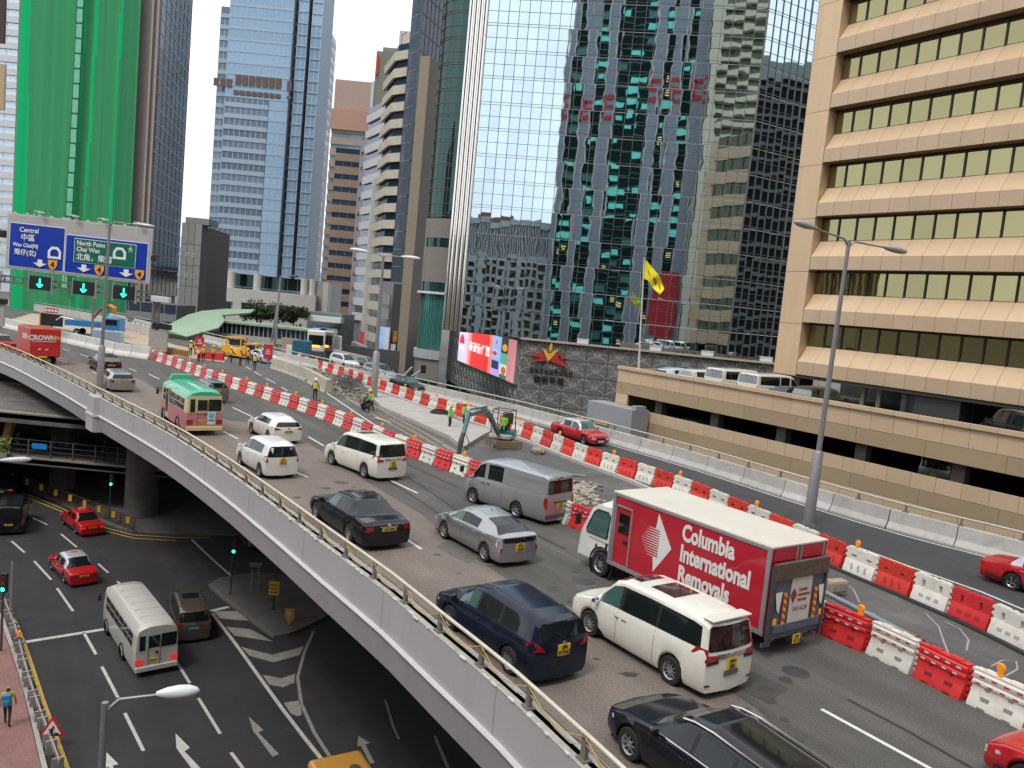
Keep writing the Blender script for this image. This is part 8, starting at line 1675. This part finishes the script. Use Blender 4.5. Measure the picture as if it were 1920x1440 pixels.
# weathered beige concrete blocks
BLKM = mat('beige_block', (.42, .39, .31), .85, var=.15, scale=1.5, dirt=.5, dirtcol=(.25, .22, .17), rnd=.08, bump=.2, bscale=12)
cb_ = smooth_path([gp(*p) for p in [(500, 686), (530, 697), (560, 708), (590, 722)]], .5)
cb_ = smooth_path([gp(*p) for p in [(612, 735), (580, 716), (550, 703), (520, 693), (496, 686)]], .5); rs_ = resample(cb_, 1.6, .1)
for i, (p, h) in enumerate(rs_[:-1]):
 m = MB(); m.sweep([(-.79, 0), (.79, 0)], [(-.42, 0), (-.30, .3), (-.2, 1.15), (.2, 1.15), (.30, .3), (.42, 0)]); o = m.obj('concrete_block', BLKM, bevel=.02); o.location = p; o.rotation_euler = (0, 0, h)
 tag(o, ['beige concrete block at the near end of its curved row, by the rubble', 'beige concrete block in the curved row on the closed carriageway'][i > 0], 'concrete block', 'beige concrete blocks in a curved row' if i else None)
# white barrier wall of the far works and cones in front
wb = smooth_path([gp(*p) for p in [(268, 672), (215, 664), (170, 653), (115, 640), (60, 626), (5, 613)]], 1)
WBM = mat('whitewashed', (.62, .61, .58), .7, var=.1, scale=.8, dirt=.35, dirtcol=(.35, .33, .3))
for i, (p, h) in enumerate(resample(wb, 2.4, .2)):
 m = MB(); m.sweep([(-1.18, 0), (1.18, 0)], [(-.4, 0), (-.35, .25), (-.16, .55), (-.13, 1.25), (.13, 1.25), (.16, .55), (.4, 0)]); o = m.obj('white_barrier_block', WBM, bevel=.02); o.location = p; o.rotation_euler = (0, 0, h)
 tag(o, 'whitewashed concrete barrier block edging the far works area', 'barrier', 'whitewashed barrier blocks at the far left works')
cone = MB(); cone.box((0, 0, .02), (.42, .42, .04)); cone.lathe([(.16, .04), (.02, .8), (0, .8)], seg=12); cme = cone.mesh('cone', mat('cone_red', (.6, .05, .04), .5), smooth=40); cbm = MB().lathe([(.12, .28), (.075, .52)], seg=12).mesh('sleeve', WHITE)
for i, (x, y) in enumerate(((122, 637), (143, 642.5), (167, 648.5), (184, 653), (204, 656), (220, 659), (229, 661.5), (240, 664), (243, 665.5))):
 t = thing('traffic_cone', 'red and white traffic cone beside the whitewashed barrier', 'cone', gp(x, y + 1.5), 0, 'traffic cones along the whitewashed barrier'); inst('cone', cme, t, scale=(1.3, 1.3, 1.35)); inst('sleeve', cbm, t, scale=(1.33, 1.33, 1.35))
pw = smooth_path([gp(*p) for p in [(290, 636), (236, 618), (150, 598), (60, 582), (14, 573)]], 2); t = thing('far_parapet', 'pale concrete parapet with green rail behind the far works', 'parapet'); m = MB(); m.sweep([(p.x, p.y) for p in pw], [(0, 0), (0, 1.3), (.3, 1.3), (.3, 0)]); m.obj('wall', CONCL, t); m = MB(); m.tube([(p.x, p.y, 1.65) for p in pw], .07, 6); m.obj('rail', mat('rail_green', (.2, .32, .26), .6), t)
for p, h in resample(pw, 3): MB().box((p.x, p.y, 1.45), (.12, .12, .4)).obj('rail_post', GALV, t)
# sand and planks in the far works, message board, blue truck
gslab([(20, 600), (120, 618), (200, 632), (262, 650), (330, 668), (420, 680), (430, 668), (330, 648), (250, 622), (150, 600), (60, 588)], .0, .06, mat('sandy_ground', (.42, .34, .25), .95, var=.2, scale=.5, dirt=.4, dirtcol=(.5, .47, .42)), 'sandy_ground')
p = at(97, 600, 105); t = thing('message_board', 'black mobile message board with a red and white sign on top', 'sign', p); MB().box((0, 0, 0), (2.9, .25, 1.6)).obj('screen', BLK, t); MB().box((-1.5, .05, 0), (.15, .4, 1.8)).obj('frame', mat('frame_yellow', (.6, .4, .03), .5), t); rs = MB().box((-.1, 0, 1.25), (1.7, .1, .62)).obj('red_sign', mat('sign_red2', (.55, .03, .04), .4), t); [MB().box((-.75 + .43 * k_, -.06, 1.25), (.3, .02, .3)).obj('sign_mark', WHITE, rs) for k_ in range(4)]; MB().box((0, 0, -1.3), (.2, .2, 1.4)).obj('post', DKSTEEL, t)
p = gp(205, 632); t = thing('blue_truck', 'blue flatbed truck with an orange grab loading at the far works', 'truck', p + Vector((0, 0, 0)), R(5)); BLP = paint('truck_blue', (.02, .2, .52), 0, .4)
m = MB(); m.prism([(-.4, -1.0), (1.6, -1.0), (1.6, 1.0), (-.4, 1.0)], .7, 2.6); m.obj('cab', BLP, t, bevel=.12); MB().box((.55, -1.0, 2.0), (1.5, .06, .7)).obj('windscreen', CGL, t); MB().box((-3.2, 0, 1.5), (4.2, 2.0, .7)).obj('bed', BLP, t); m = MB(); m.tube([(-4.6, 0, 1.9), (-6.2, 0, 2.1), (-6.8, 0, 1.6)], .12, 6); m.obj('grab_arm', GALV, t)
for x in (.8, -3.8):
 for sg in (1, -1): add_wheel(t, x, sg * .95, .42, .26, 6)
p = gp(193, 628); t = thing('orange_digger', 'small orange digger arm behind the blue truck', 'digger', p); ODM = mat('digger_orange', (.6, .2, .02), .5, var=.2); m = MB(); m.tube([(-2.0, 1, 2.0), (-1.0, 1, 3.4), (.2, 1, 4.0)], [.16, .2, .22], 6); m.obj('arm', mat('arm_rust', (.25, .08, .03), .7), t); m = MB(); m.tube([(.2, 1, 4.0), (.9, 1, 3.7), (1.0, 1, 2.9)], [.3, .34, .26], 8); m.obj('boom_head', ODM, t); MB().box((.3, 1, 1.1), (1.2, .9, 1.8)).obj('body', ODM, t, bevel=.1)
m = MB()
for i in range(3): q = gp(190 + i * 12, 643 + i * 1.5); tag(MB().box((q.x, q.y, .8), (1.9, 1.0, 1.6), .0).obj('white_water_tank', mat('tank_white', (.62, .68, .78), .5, var=.05), bevel=.08), ['pale blue-white water tank block leftmost below the blue truck', 'middle pale water tank block below the blue truck', 'pale water tank block right of the other two by the blue truck'][i], 'tank')
# timber trestles
t = thing('timber_trestle', 'row of orange-brown timber trestle frames on the closed carriageway', 'trestle'); TM = mat('trestle_timber', (.42, .26, .10), .8, var=.2)
pa, pb = gp(300, 661), gp(352, 670)
for i in range(15): q = pa.lerp(pb, i / 14); MB().box((q.x, q.y, .35), (.12, .9, .7), .5).obj('frame', TM, t)
MB().tube([(pa.x, pa.y, .72), (pb.x, pb.y, .72)], .08, 5).obj('rail', TM, t)
# pavers
def paver(px, py, label, s=1.):
 q = gp(px, py); t = thing('road_paver', label, 'paving machine', q, R(-8)); YM = paint('plant_yellow', (.78, .40, .01), 0, .45)
 m = MB(); m.add([(x * s, y * s, z_ * s) for x, y, z_ in [(-1.6, -1.4, .3), (1.4, -1.4, .3), (1.4, 1.2, .3), (-1.6, 1.2, .3), (-1.2, -1.0, 1.5), (1.4, -1.2, 1.5), (1.4, 1.0, 1.5), (-1.2, 1.0, 1.5)]], [(0, 3, 2, 1), (4, 5, 6, 7), (0, 1, 5, 4), (1, 2, 6, 5), (2, 3, 7, 6), (3, 0, 4, 7)]); m.obj('body', YM, t, bevel=.06)
 MB().box((-.1 * s, 0, .16), (2.6 * s, 1.6 * s, .32)).obj('tracks', BLK, t); MB().box((.1 * s, -.1, 2.1 * s), (1.7 * s, 1.3 * s, .8 * s)).obj('cab', mat('paver_cab', (.04, .035, .03), .4), t, bevel=.05)
 for x in (-1.0, 1.1):
  for y in (-.9, .8): MB().box((x * s, y * s, 2.1 * s), (.12, .12, 1.5 * s)).obj('post', YM, t)
 MB().box((.05 * s, -.05, 2.8 * s), (2.5 * s, 2.0 * s, .12)).obj('canopy', YM if s < 1 else mat('paver_cab', (.04, .035, .03)), t); MB().box((-.7 * s, -1.45 * s, 1.0), (1.3 * s, .1, .9)).obj('guard', YM, t)
paver(442, 670, 'large yellow road paver at the end of the closed carriageway', .85); paver(472, 674, 'smaller yellow roller right of the large yellow paver', .65)
for i, (x, y, w_, l_) in enumerate(((373, 655, 2.2, 'red and white road sign beside the orange-jacketed workers'), (501, 675, 1.9, 'tall red road sign at the start of the concrete blocks'))):
 q = gp(x, y + 12); t = thing('red_road_sign', l_, 'road sign', q); MB().box((0, 0, 1.6), (1.0, .08, 1.1 + .5 * i)).obj('plate', mat('sign_red2', (.55, .03, .04)), t); [MB().box((0, -.05, 1.4 + .2 * k_), (.62 - .12 * k_, .02, .07)).obj('white_bar', WHITE, t) for k_ in range(3)]; MB().box((0, .06, .6), (.08, .08, 1.2)).obj('post', GALV, t)
q = gp(388, 676); tag(MB().box((q.x, q.y + 1, .45), (2.8, .5, .9)).obj('red_plastic_barrier', REDM, bevel=.06), 'plain red plastic barrier behind the orange-jacketed workers', 'barrier')
q = at(566, 659, 96); tag(MB().box((q.x, q.y, 1.2), (2.0, 1.6, 2.6)).obj('blue_skip', mat('skip_blue', (.015, .11, .17), .6, var=.1), bevel=.05), 'dark blue container beyond the first far barriers', 'container')
q = at(543, 658, 97); t = thing('site_hoarding', 'beige timber hoarding with a white notice left of the blue container', 'hoarding', (q.x, q.y, 0)); MB().box((0, 0, 1.3), (1.9, .2, 2.6)).obj('board', mat('hoarding', (.40, .30, .22), .8), t); MB().box((0, -.12, 1.2), (.8, .03, 1.2)).obj('notice', WHITE, t)
# white coaches beyond the bridge
for i, (x, y, Y) in enumerate(((592, 657, 110), (609, 655, 112))):
 q = at(x, y, Y); t = thing('white_coach', ['white coach with an orange display under the green-roofed bridge, left of two', 'grey-white coach right of the other under the bridge end'][i], 'bus', (q.x, q.y, 0), R(-80)); m = MB(); m.box((-3, 0, 1.75), (8, 2.4, 3.0)); m.obj('body', WH if i == 0 else SV, t, bevel=.2); MB().box((1.0, 0, 1.9), (.1, 2.0, 1.4)).obj('windscreen', CGL, t, bevel=.08); MB().box((1.04, 0, 1.05), (.08, 1.1, .3)).obj('display', mat('led_orange', (1, .25, .03), .4), t)
q = at(456, 678, 92)
car('hatchback', 'pale blue car just left of the concrete blocks beyond the workers', 'car', kind(HATCH, paint=paint('ice_blue', (.45, .55, .68))), pos=gp(494, 679), head=R(-50))
# ================================================================== footbridge with the green roof, trees
GRF = mat('green_roofing', (.27, .38, .26), .6, var=.08, scale=.5, dirt=.3, dirtcol=(.33, .38, .3)); GRD = mat('bridge_dark', (.05, .05, .045), .6); STN = mat('bridge_stone', (.40, .38, .33), .8, var=.1)
def px_slab(pts, Y0, Y1, th, m_, nm, parent):
 """a sloping roof sheet: picture points with their distances"""
 mb = MB(); top = [at(x, y, Y) for x, y, Y in pts]; n = len(top); mb.add([tuple(v) for v in top] + [(v.x, v.y, v.z - th) for v in top], [tuple(range(n)), tuple(range(n, 2 * n))[::-1]] + [(i, (i + 1) % n, n + (i + 1) % n, n + i) for i in range(n)]); return mb.obj(nm, m_, parent)
t = thing('covered_footbridge', 'covered footbridge with pale green roof crossing beyond the roadworks', 'footbridge')
a, b_ = at(420, 602, 124), at(625, 623, 120); bt = at(420, 617, 124).z - a.z
ln = (b_ - a); h = math.atan2(ln.y, ln.x); c = (a + b_) / 2; Ln = math.hypot(ln.x, ln.y); zc = c.z
MB().box((c.x, c.y, zc), (Ln, 3.4, .35), h, ry=-math.atan2(ln.z, Ln)).obj('roof', GRF, t); MB().box((c.x, c.y + .4, zc - 1.0), (Ln, 2.6, 1.8), h, ry=-math.atan2(ln.z, Ln)).obj('windows', NAVY, t); MB().box((c.x, c.y, zc - 2.2), (Ln + .4, 3.4, .8), h, ry=-math.atan2(ln.z, Ln)).obj('deck', STN, t)
for i in range(24): q = a.lerp(b_, (i + .5) / 24); MB().box((q.x, q.y - 1.2, q.z - 1.05), (.12, .12, 1.7)).obj('mullion', STN, t)
e_ = at(631, 650, 119); MB().box((e_.x, e_.y, e_.z), (1.2, 1.2, 3.3)).obj('white_panel', WHITE, t); 
for x in (619, 421): q = at(x, 640, 120); MB().box((q.x, q.y, (q.z + ST_Z) / 2), (.8, .8, q.z - ST_Z + 1)).obj('pier', STN, t)
px_slab([(309, 612, 118), (352, 590, 124), (378, 583, 128), (413, 586, 126), (422, 600, 122), (410, 614, 116), (350, 631, 112), (309, 618, 114)], 0, 0, .25, GRF, 'canopy', t)
px_slab([(376, 583, 130), (420, 579, 140), (478, 580, 144), (470, 586, 138), (414, 591, 132)], 0, 0, .25, GRF, 'canopy', t)
px_slab([(305, 622, 113), (352, 632, 111), (410, 616, 114.5), (408, 627, 114.5), (352, 645, 111), (305, 640, 113)], 0, 0, .2, GRD, 'canopy_side', t)
q = at(585, 600, 170); block(t, 'station_wall', at(575, 610, 170), at(640, 610, 168), 6, ST_Z, at(600, 585, 170).z, mat('station_glass', (.18, .24, .25), .4)); m = MB(); a, b_ = at(574, 594, 166), at(642, 602, 166); m.box(((a.x + b_.x) / 2, 166, (a.z + b_.z) / 2), ((b_.x - a.x), 3, 1.1), ry=R(0)); m.obj('station_roof', WHITE, t); m = MB(); a, b_ = at(591, 612, 164), at(617, 618, 164); m.box(((a.x + b_.x) / 2, 164, (a.z + b_.z) / 2), (b_.x - a.x, .3, .9)); m.obj('blue_sign', mat('station_blue', (.03, .12, .4), .4), t)
# escalator-like stairs on the right bank
t = thing('stair_shelter', 'grey stair shelters climbing beside the far carriageway', 'stairs'); SG_ = mat('shelter_grey', (.33, .33, .32), .6)
for (x0, y0, x1, y1, Y) in ((636, 668, 690, 690, 126), (640, 652, 690, 672, 140), (662, 640, 700, 658, 142)):
 a, b_ = at(x0, y0, Y), at(x1, y1, Y); L_ = b_.x - a.x; c = (a + b_) / 2; an = math.atan2(b_.z - a.z, L_); m = MB(); m.box((c.x, c.y, c.z), (L_, 2.2, .25), 0, ry=-an); m.box((c.x, c.y - 1, c.z - 1.4), (L_, .12, .5), 0, ry=-an); m.obj('shelter_roof', SG_, t)
 for k in range(5): q = a.lerp(b_, k / 4); MB().box((q.x, q.y - .8, q.z - 2.2), (.14, .14, 4.4)).obj('post', SG_, t)
t = thing('roadside_hoarding', 'low dark hoarding and pale wall behind the far traffic', 'wall'); block(t, 'wall', at(622, 690, 104), at(690, 700, 96), .4, -1.5, 1.2, mat('tan_wall2', (.38, .35, .28), .8)); block(t, 'back', at(640, 680, 118), at(745, 690, 116), .5, ST_Z, 1.0, mat('dark_hoard', (.07, .07, .07), .7))
t = thing('steel_props', 'leaning steel props and a work light beside the jersey barriers', 'scaffold')
for (x0, y0, x1, y1) in ((757, 705, 773, 688), (772, 706, 792, 693), (780, 708, 784, 700)):
 a, b_ = at(x0, y0, 79), at(x1, y1, 79); m = MB(); m.tube([a, b_], .12, 6); m.obj('prop', mat('prop_grey', (.4, .4, .39), .6), t)
m = MB(); q = at(794, 692, 79); m.box((q.x, q.y, q.z), (.5, .4, .8)); m.obj('work_light', BLK, t)
# trees
LEAF = [mat('leaf_dark', (.022, .042, .016), .8, var=.35, scale=.5), mat('leaf_mid', (.045, .075, .028), .8, var=.35, scale=.5), mat('leaf_light', (.07, .10, .045), .8, var=.3, scale=.5)]
BARK = mat('bark', (.10, .08, .06), .9, var=.2, scale=4)
def tree(label, base, H_, R_, seed, n=1500, ls=.32):
 rg = random.Random(seed); t = thing('street_tree', label, 'tree', base); m = MB(); m.tube([(0, 0, 0), (.1, 0, H_ * .3), (.0, .1, H_ * .6)], [R_ * .07, R_ * .05, R_ * .03], 8)
 cl = []
 for i in range(8): a = rg.random() * 6.28; q = Vector((math.cos(a) * R_ * rg.uniform(.3, .8), math.sin(a) * R_ * rg.uniform(.3, .8), H_ * rg.uniform(.55, .9))); m.tube([(0, 0, H_ * rg.uniform(.3, .5)), q * .6 + Vector((0, 0, H_ * .15)), q], [R_ * .035, R_ * .02, .02], 5); cl.append((q, R_ * rg.uniform(.3, .55)))
 cl.append((Vector((0, 0, H_ * .85)), R_ * .5)); m.obj('trunk', BARK, t); lv = MB()
 for i in range(n):
  c, r = cl[rg.randrange(len(cl))]; d = Vector((rg.gauss(0, 1), rg.gauss(0, 1), rg.gauss(0, .8))).normalized() * r * rg.uniform(.5, 1.05); p = c + d; a = Vector((rg.gauss(0, 1), rg.gauss(0, 1), rg.gauss(0, 1))).normalized(); b2 = a.cross(Vector((rg.gauss(0, 1), rg.gauss(0, 1), rg.gauss(0, 1)))).normalized(); s = ls * rg.uniform(.6, 1.3)
  lv.add([p - a * s, p + b2 * s * .6, p + a * s, p - b2 * s * .6], [(0, 1, 2, 3)], rg.choice((0, 0, 1, 1, 2)))
 stuff(lv.obj('crown', LEAF, t, fix=False))
for i, (x, y, Y, H_, R_, l_) in enumerate(((482, 596, 160, 5, 3.4, 'leftmost dark green tree above the covered footbridge'), (517, 600, 162, 5, 3.2, 'middle dark green tree above the covered footbridge'), (550, 602, 164, 4.6, 2.8, 'rightmost dark green tree above the covered footbridge roof'), (398, 655, 119, 3.4, 2.6, 'leafy tree under the green canopy behind the workers'), (372, 660, 117, 2.6, 2.2, 'low leafy tree at the left under the green canopy'), (436, 644, 128, 3.4, 3, 'leafy tree behind the yellow paver'), (560, 645, 150, 3, 5, 'hedge-like tree in the shade under the footbridge'))):
 q = at(x, y, Y); tree(l_, Vector((q.x, q.y, q.z - H_ * .45)), H_, R_, i + 3)
# ================================================================== under the flyover: walkways, fences, signals
t = thing('pedestrian_bridge', 'two-level concrete pedestrian bridge in the shade beneath the flyover', 'footbridge'); Yb = 61.
def sl(y0, y1, name, dep, m_, x0=-130, x1=-18.5):
 a = at(60, y0, Yb).z; b_ = at(60, y1, Yb).z; MB().box(((x0 + x1) / 2, Yb + dep / 2, (a + b_) / 2), (x1 - x0, dep, a - b_)).obj(name, m_, t)
EDG = mat('slab_edge', (.27, .25, .21), .8, var=.15, scale=1, dirt=.3, dirtcol=(.15, .14, .12)); WETM = mat('wet_roof', (.16, .15, .14), .25, var=.4, scale=.5, dirt=.5, dirtcol=(.3, .28, .26))
sl(776, 788, 'upper_edge', .5, EDG); sl(779, 796, 'upper_slab', 16, WETM); sl(858, 869, 'lower_edge', .4, EDG); sl(861, 872, 'lower_slab', 9, CONCD)
zt, zb_ = at(60, 796, Yb).z, at(60, 860, Yb).z
for x in (-52, -38): MB().box((x, Yb + 6, (zt + ST_Z) / 2), (1.6, 1.2, zt - ST_Z)).obj('column', CONCD, t)
MB().box((-60, Yb + 15, -7), (90, .4, 8)).obj('back_wall', CONCD, t)
q = at(14, 830, Yb + 2); MB().box((q.x, q.y, (zt + zb_) / 2), (.5, .5, 3.6), ry=.24).obj('yellow_post', mat('post_yellow', (.5, .36, .12), .7), t)
for i in range(9): q = at(50 + 42 * i, 860, Yb); MB().box((q.x, Yb + .2, zb_ + .75), (.1, .1, 1.5)).obj('rail_post', mat('post_grey', (.09, .085, .08), .6), t)
for dz in (.6, 1.0, 1.45): MB().box((-60, Yb + .2, zb_ + dz), (84, .04, .04)).obj('rail', mat('post_grey', (.2, .19, .18)), t)
q = at(74, 837, Yb - .1); o = MB().box((q.x, q.y, q.z), (1.15, .06, .42)).obj('blue_notice', mat('notice_blue', (.01, .2, .5), .4, emit=.15), t)
for i, (x, pose, hh) in enumerate(((33, 'walk', 1.72), (24, 'stand', 1.75), (82, 'walk', 1.68), (103, 'stand', 1.7), (144, 'walk', 1.7), (170, 'walk', 1.65), (195, 'stand', 1.7))):
 q = at(x, 860, Yb + 1.5 + 2.2 * (i % 3)); person('pedestrian in dark clothes ' + ['walking nearest the yellow post', 'standing just left of the yellow post', 'right of the blue notice, walking', 'deeper in the shade right of the blue notice', 'walking in the middle of the shaded bridge', 'striding towards the flyover soffit', 'at the right end of the shaded bridge'][i], (q.x, q.y, zb_ + .0), R(180 if i % 2 else 0), (.03, .03, .05), (.02, .02, .03), pose=pose, h=hh)
pl = thing('planter', 'planter with yellow-green leaves at the left end of the pedestrian bridge', 'planter', at(4, 848, Yb - .2)); MB().box((0, 0, -.3), (1.0, .5, .6)).obj('box', EDG, pl); lv = MB(); rg = random.Random(6)
for i in range(160): p = Vector((rg.gauss(0, .3), rg.gauss(0, .2), rg.uniform(0, 1.1))); a = Vector((rg.gauss(0, 1), rg.gauss(0, 1), rg.gauss(0, 1))).normalized() * .13; b2 = a.orthogonal().normalized() * .07; lv.add([p - a, p + b2, p + a, p - b2], [(0, 1, 2, 3)])
stuff(lv.obj('leaves', mat('leaf_yellow', (.22, .24, .05), .7, var=.3), pl, fix=False))
# maroon crowd barriers with yellow tags
FBM = mat('maroon_barrier', (.10, .03, .035), .6); YT = mat('yellow_tag', (.6, .42, .03), .5)
for i in range(9):
 x0, y0 = 12 + i * 27, 905 + i * 10.5; a, b_ = gp(x0, y0 - 2, Z + .14), gp(x0 + 24, y0 + 7.5, Z + .14)
 t = thing('crowd_barrier', 'maroon crowd barrier with a yellow tag along the shaded island edge', 'barrier', (0, 0, 0), 0, 'maroon crowd barriers along the shaded island'); d_ = b_ - a; m = MB()
 for z_ in (.1, 1.05): m.tube([a + Vector((0, 0, z_)), b_ + Vector((0, 0, z_))], .03, 5)
 for k in range(11): q = a.lerp(b_, k / 10); m.tube([q + Vector((0, 0, .1)), q + Vector((0, 0, 1.05))], .02 if 0 < k < 10 else .035, 4)
 m.obj('frame', FBM, t); q = a.lerp(b_, .5); MB().box((q.x, q.y - .05, q.z + .7), (.3, .04, .5)).obj('tag', YT, t)
def signal(label, x, y, z0=ST_Z, lit=2, s=1., H_=3.2, face=R(180)):
 p = gp(x, y, z0 + H_); t = thing('traffic_light', label, 'traffic light', (p.x, p.y, z0)); m = MB(); m.tube([(0, 0, 0), (0, 0, H_ + .6)], .055, 8); m.obj('pole', DKSTEEL, t); MB().box((.12, -.12, H_ + .25), (.3, .22, .95)).obj('housing', BLK, t, bevel=.03)
 for k, c_ in enumerate(((.12, .01, .01), (.12, .06, .01), (.02, 1., .45))): MB().lathe([(0, -.01), (.10, 0)], 'y', c=(.12, -.24, H_ + .55 - .3 * k), seg=14).obj('lens', mat('lens_%d' % k, c_, .3, var=0, emit=(3.5 if k == lit else 0)), t)
 return t
signal('traffic light showing green at the left edge above the pavement', 6, 1100, H_=3.4); signal('traffic light showing green in the shade beneath the pedestrian bridge', 208, 905, H_=3.0); signal('traffic light showing green at the tip of the chevron island', 437, 1030, H_=3.0)
# island bollard and pole with a yellow panel
p = gp(542, 1172, Z + .14); t = thing('keep_left_bollard', 'orange and white shield-shaped sign at the tip of the traffic island', 'sign', p); mb = MB(); pr = [(-.26, .95), (.26, .95), (.26, .45), (0, .1), (-.26, .45)]; mb.add([(x, -.05, z_) for x, z_ in pr] + [(x, .05, z_) for x, z_ in pr], [(0, 1, 2, 3, 4), (9, 8, 7, 6, 5)] + [(i, (i + 1) % 5, 5 + (i + 1) % 5, 5 + i) for i in range(5)]); mb.obj('shield', mat('bollard_orange', (.6, .28, .04), .5), t); MB().box((0, -.06, .68), (.26, .02, .3)).obj('white_patch', mat('patch', (.5, .42, .36), .5), t); MB().box((0, 0, .1), (.08, .08, .3)).obj('post', GALV, t)
p = gp(512, 1143, Z + .14); t = thing('warning_post', 'dark post with a yellow panel on the traffic island', 'sign', p); m = MB(); m.tube([(0, 0, 0), (0, 0, 3.2)], .07, 8); m.obj('post', DKSTEEL, t); MB().box((0, -.1, 1.35), (.62, .05, .85)).obj('yellow_panel', YT, t)
for k in range(3): MB().box((0, -.13, 1.1 + k * .22), (.4, .01, .05)).obj('panel_line', INK, t)
p = gp(470, 1110, Z + .14); t = thing('guard_frame', 'thin grey frame with a small board on the island near the green light', 'sign', p); m = MB(); m.tube([(0, 0, 0), (0, 0, 1.7)], .03, 5); m.tube([(.4, .1, 0), (.4, .1, 1.7)], .03, 5); m.box((.2, .05, 1.75), (.7, .1, .25), .2, rx=.4); m.obj('frame', GALV, t); p = gp(460, 1098, Z + .14)
# kerb-side work barriers at lower left with warning triangle
WP = smooth_path([gp(x, y, Z) for x, y in [(10, 1150), (30, 1205), (45, 1265), (65, 1330), (90, 1400), (112, 1460)]], 1); LG = mat('grey_plank', (.3, .29, .28), .7, var=.2)
for i, (p, h) in enumerate(resample(WP, 2.0, .3)):
 t = thing('plank_barrier', 'grey and red-striped plank barrier along the yellow line at the lower left', 'barrier', p, h, 'plank barriers along the lower left kerb'); MB().box((0, 0, .55), (1.9, .06, .22)).obj('plank', LG, t)
 for x in (-.7, .7): MB().box((x, 0, .3), (.08, .4, .6)).obj('foot', LG, t)
 MB().box((.3, -.035, .55), (.3, .01, .16)).obj('red_patch', mat('patch_red', (.4, .04, .04), .5), t)
p = gp(97, 1402, Z); t = thing('roadworks_triangle', 'red-bordered white triangle warning sign showing a digging worker', 'road sign', p, R(8)); 
def tri(s_, y, m_, nm, par): mb = MB(); mb.add([(-s_, y, .78 - s_ * .58), (s_, y, .78 - s_ * .58), (0, y, .78 + s_ * 1.15), (-s_, y + .02, .78 - s_ * .58), (s_, y + .02, .78 - s_ * .58), (0, y + .02, .78 + s_ * 1.15)], [(0, 1, 2), (5, 4, 3), (0, 3, 4, 1), (1, 4, 5, 2), (2, 5, 3, 0)]); return mb.obj(nm, m_, par)
tri(.5, 0, mat('sign_red2', (.55, .03, .04)), 'border', t); wt = tri(.33, -.03, WHITE, 'field', t); m = MB(); m.tube([(-.08, -.05, .62), (.0, -.05, .82), (.06, -.05, .92)], .035, 5); m.tube([(.0, -.05, .62), (.02, -.05, .8), (-.12, -.05, .78)], .03, 5); m.box((.16, -.05, .62), (.14, .02, .08)); m.obj('worker_symbol', INK, wt); MB().box((0, .05, .35), (.08, .08, .7)).obj('post', GALV, t)
p = gp(34, 1222, Z); t = thing('warning_lamp_post', 'small orange warning lamp on a post at the lower left kerb', 'lamp', p); m = MB(); m.tube([(0, 0, 0), (0, 0, .8)], .04, 6); m.obj('post', DKSTEEL, t); inst('lamp', lamp_me, t, (0, 0, .8))
p = gp(19, 1170, Z); tag(MB().tube([(p.x, p.y, ST_Z), (p.x, p.y, ST_Z + 3.4)], .05, 8).obj('kerb_pole', GALV), 'slim grey pole at the pavement corner by the left edge', 'pole')
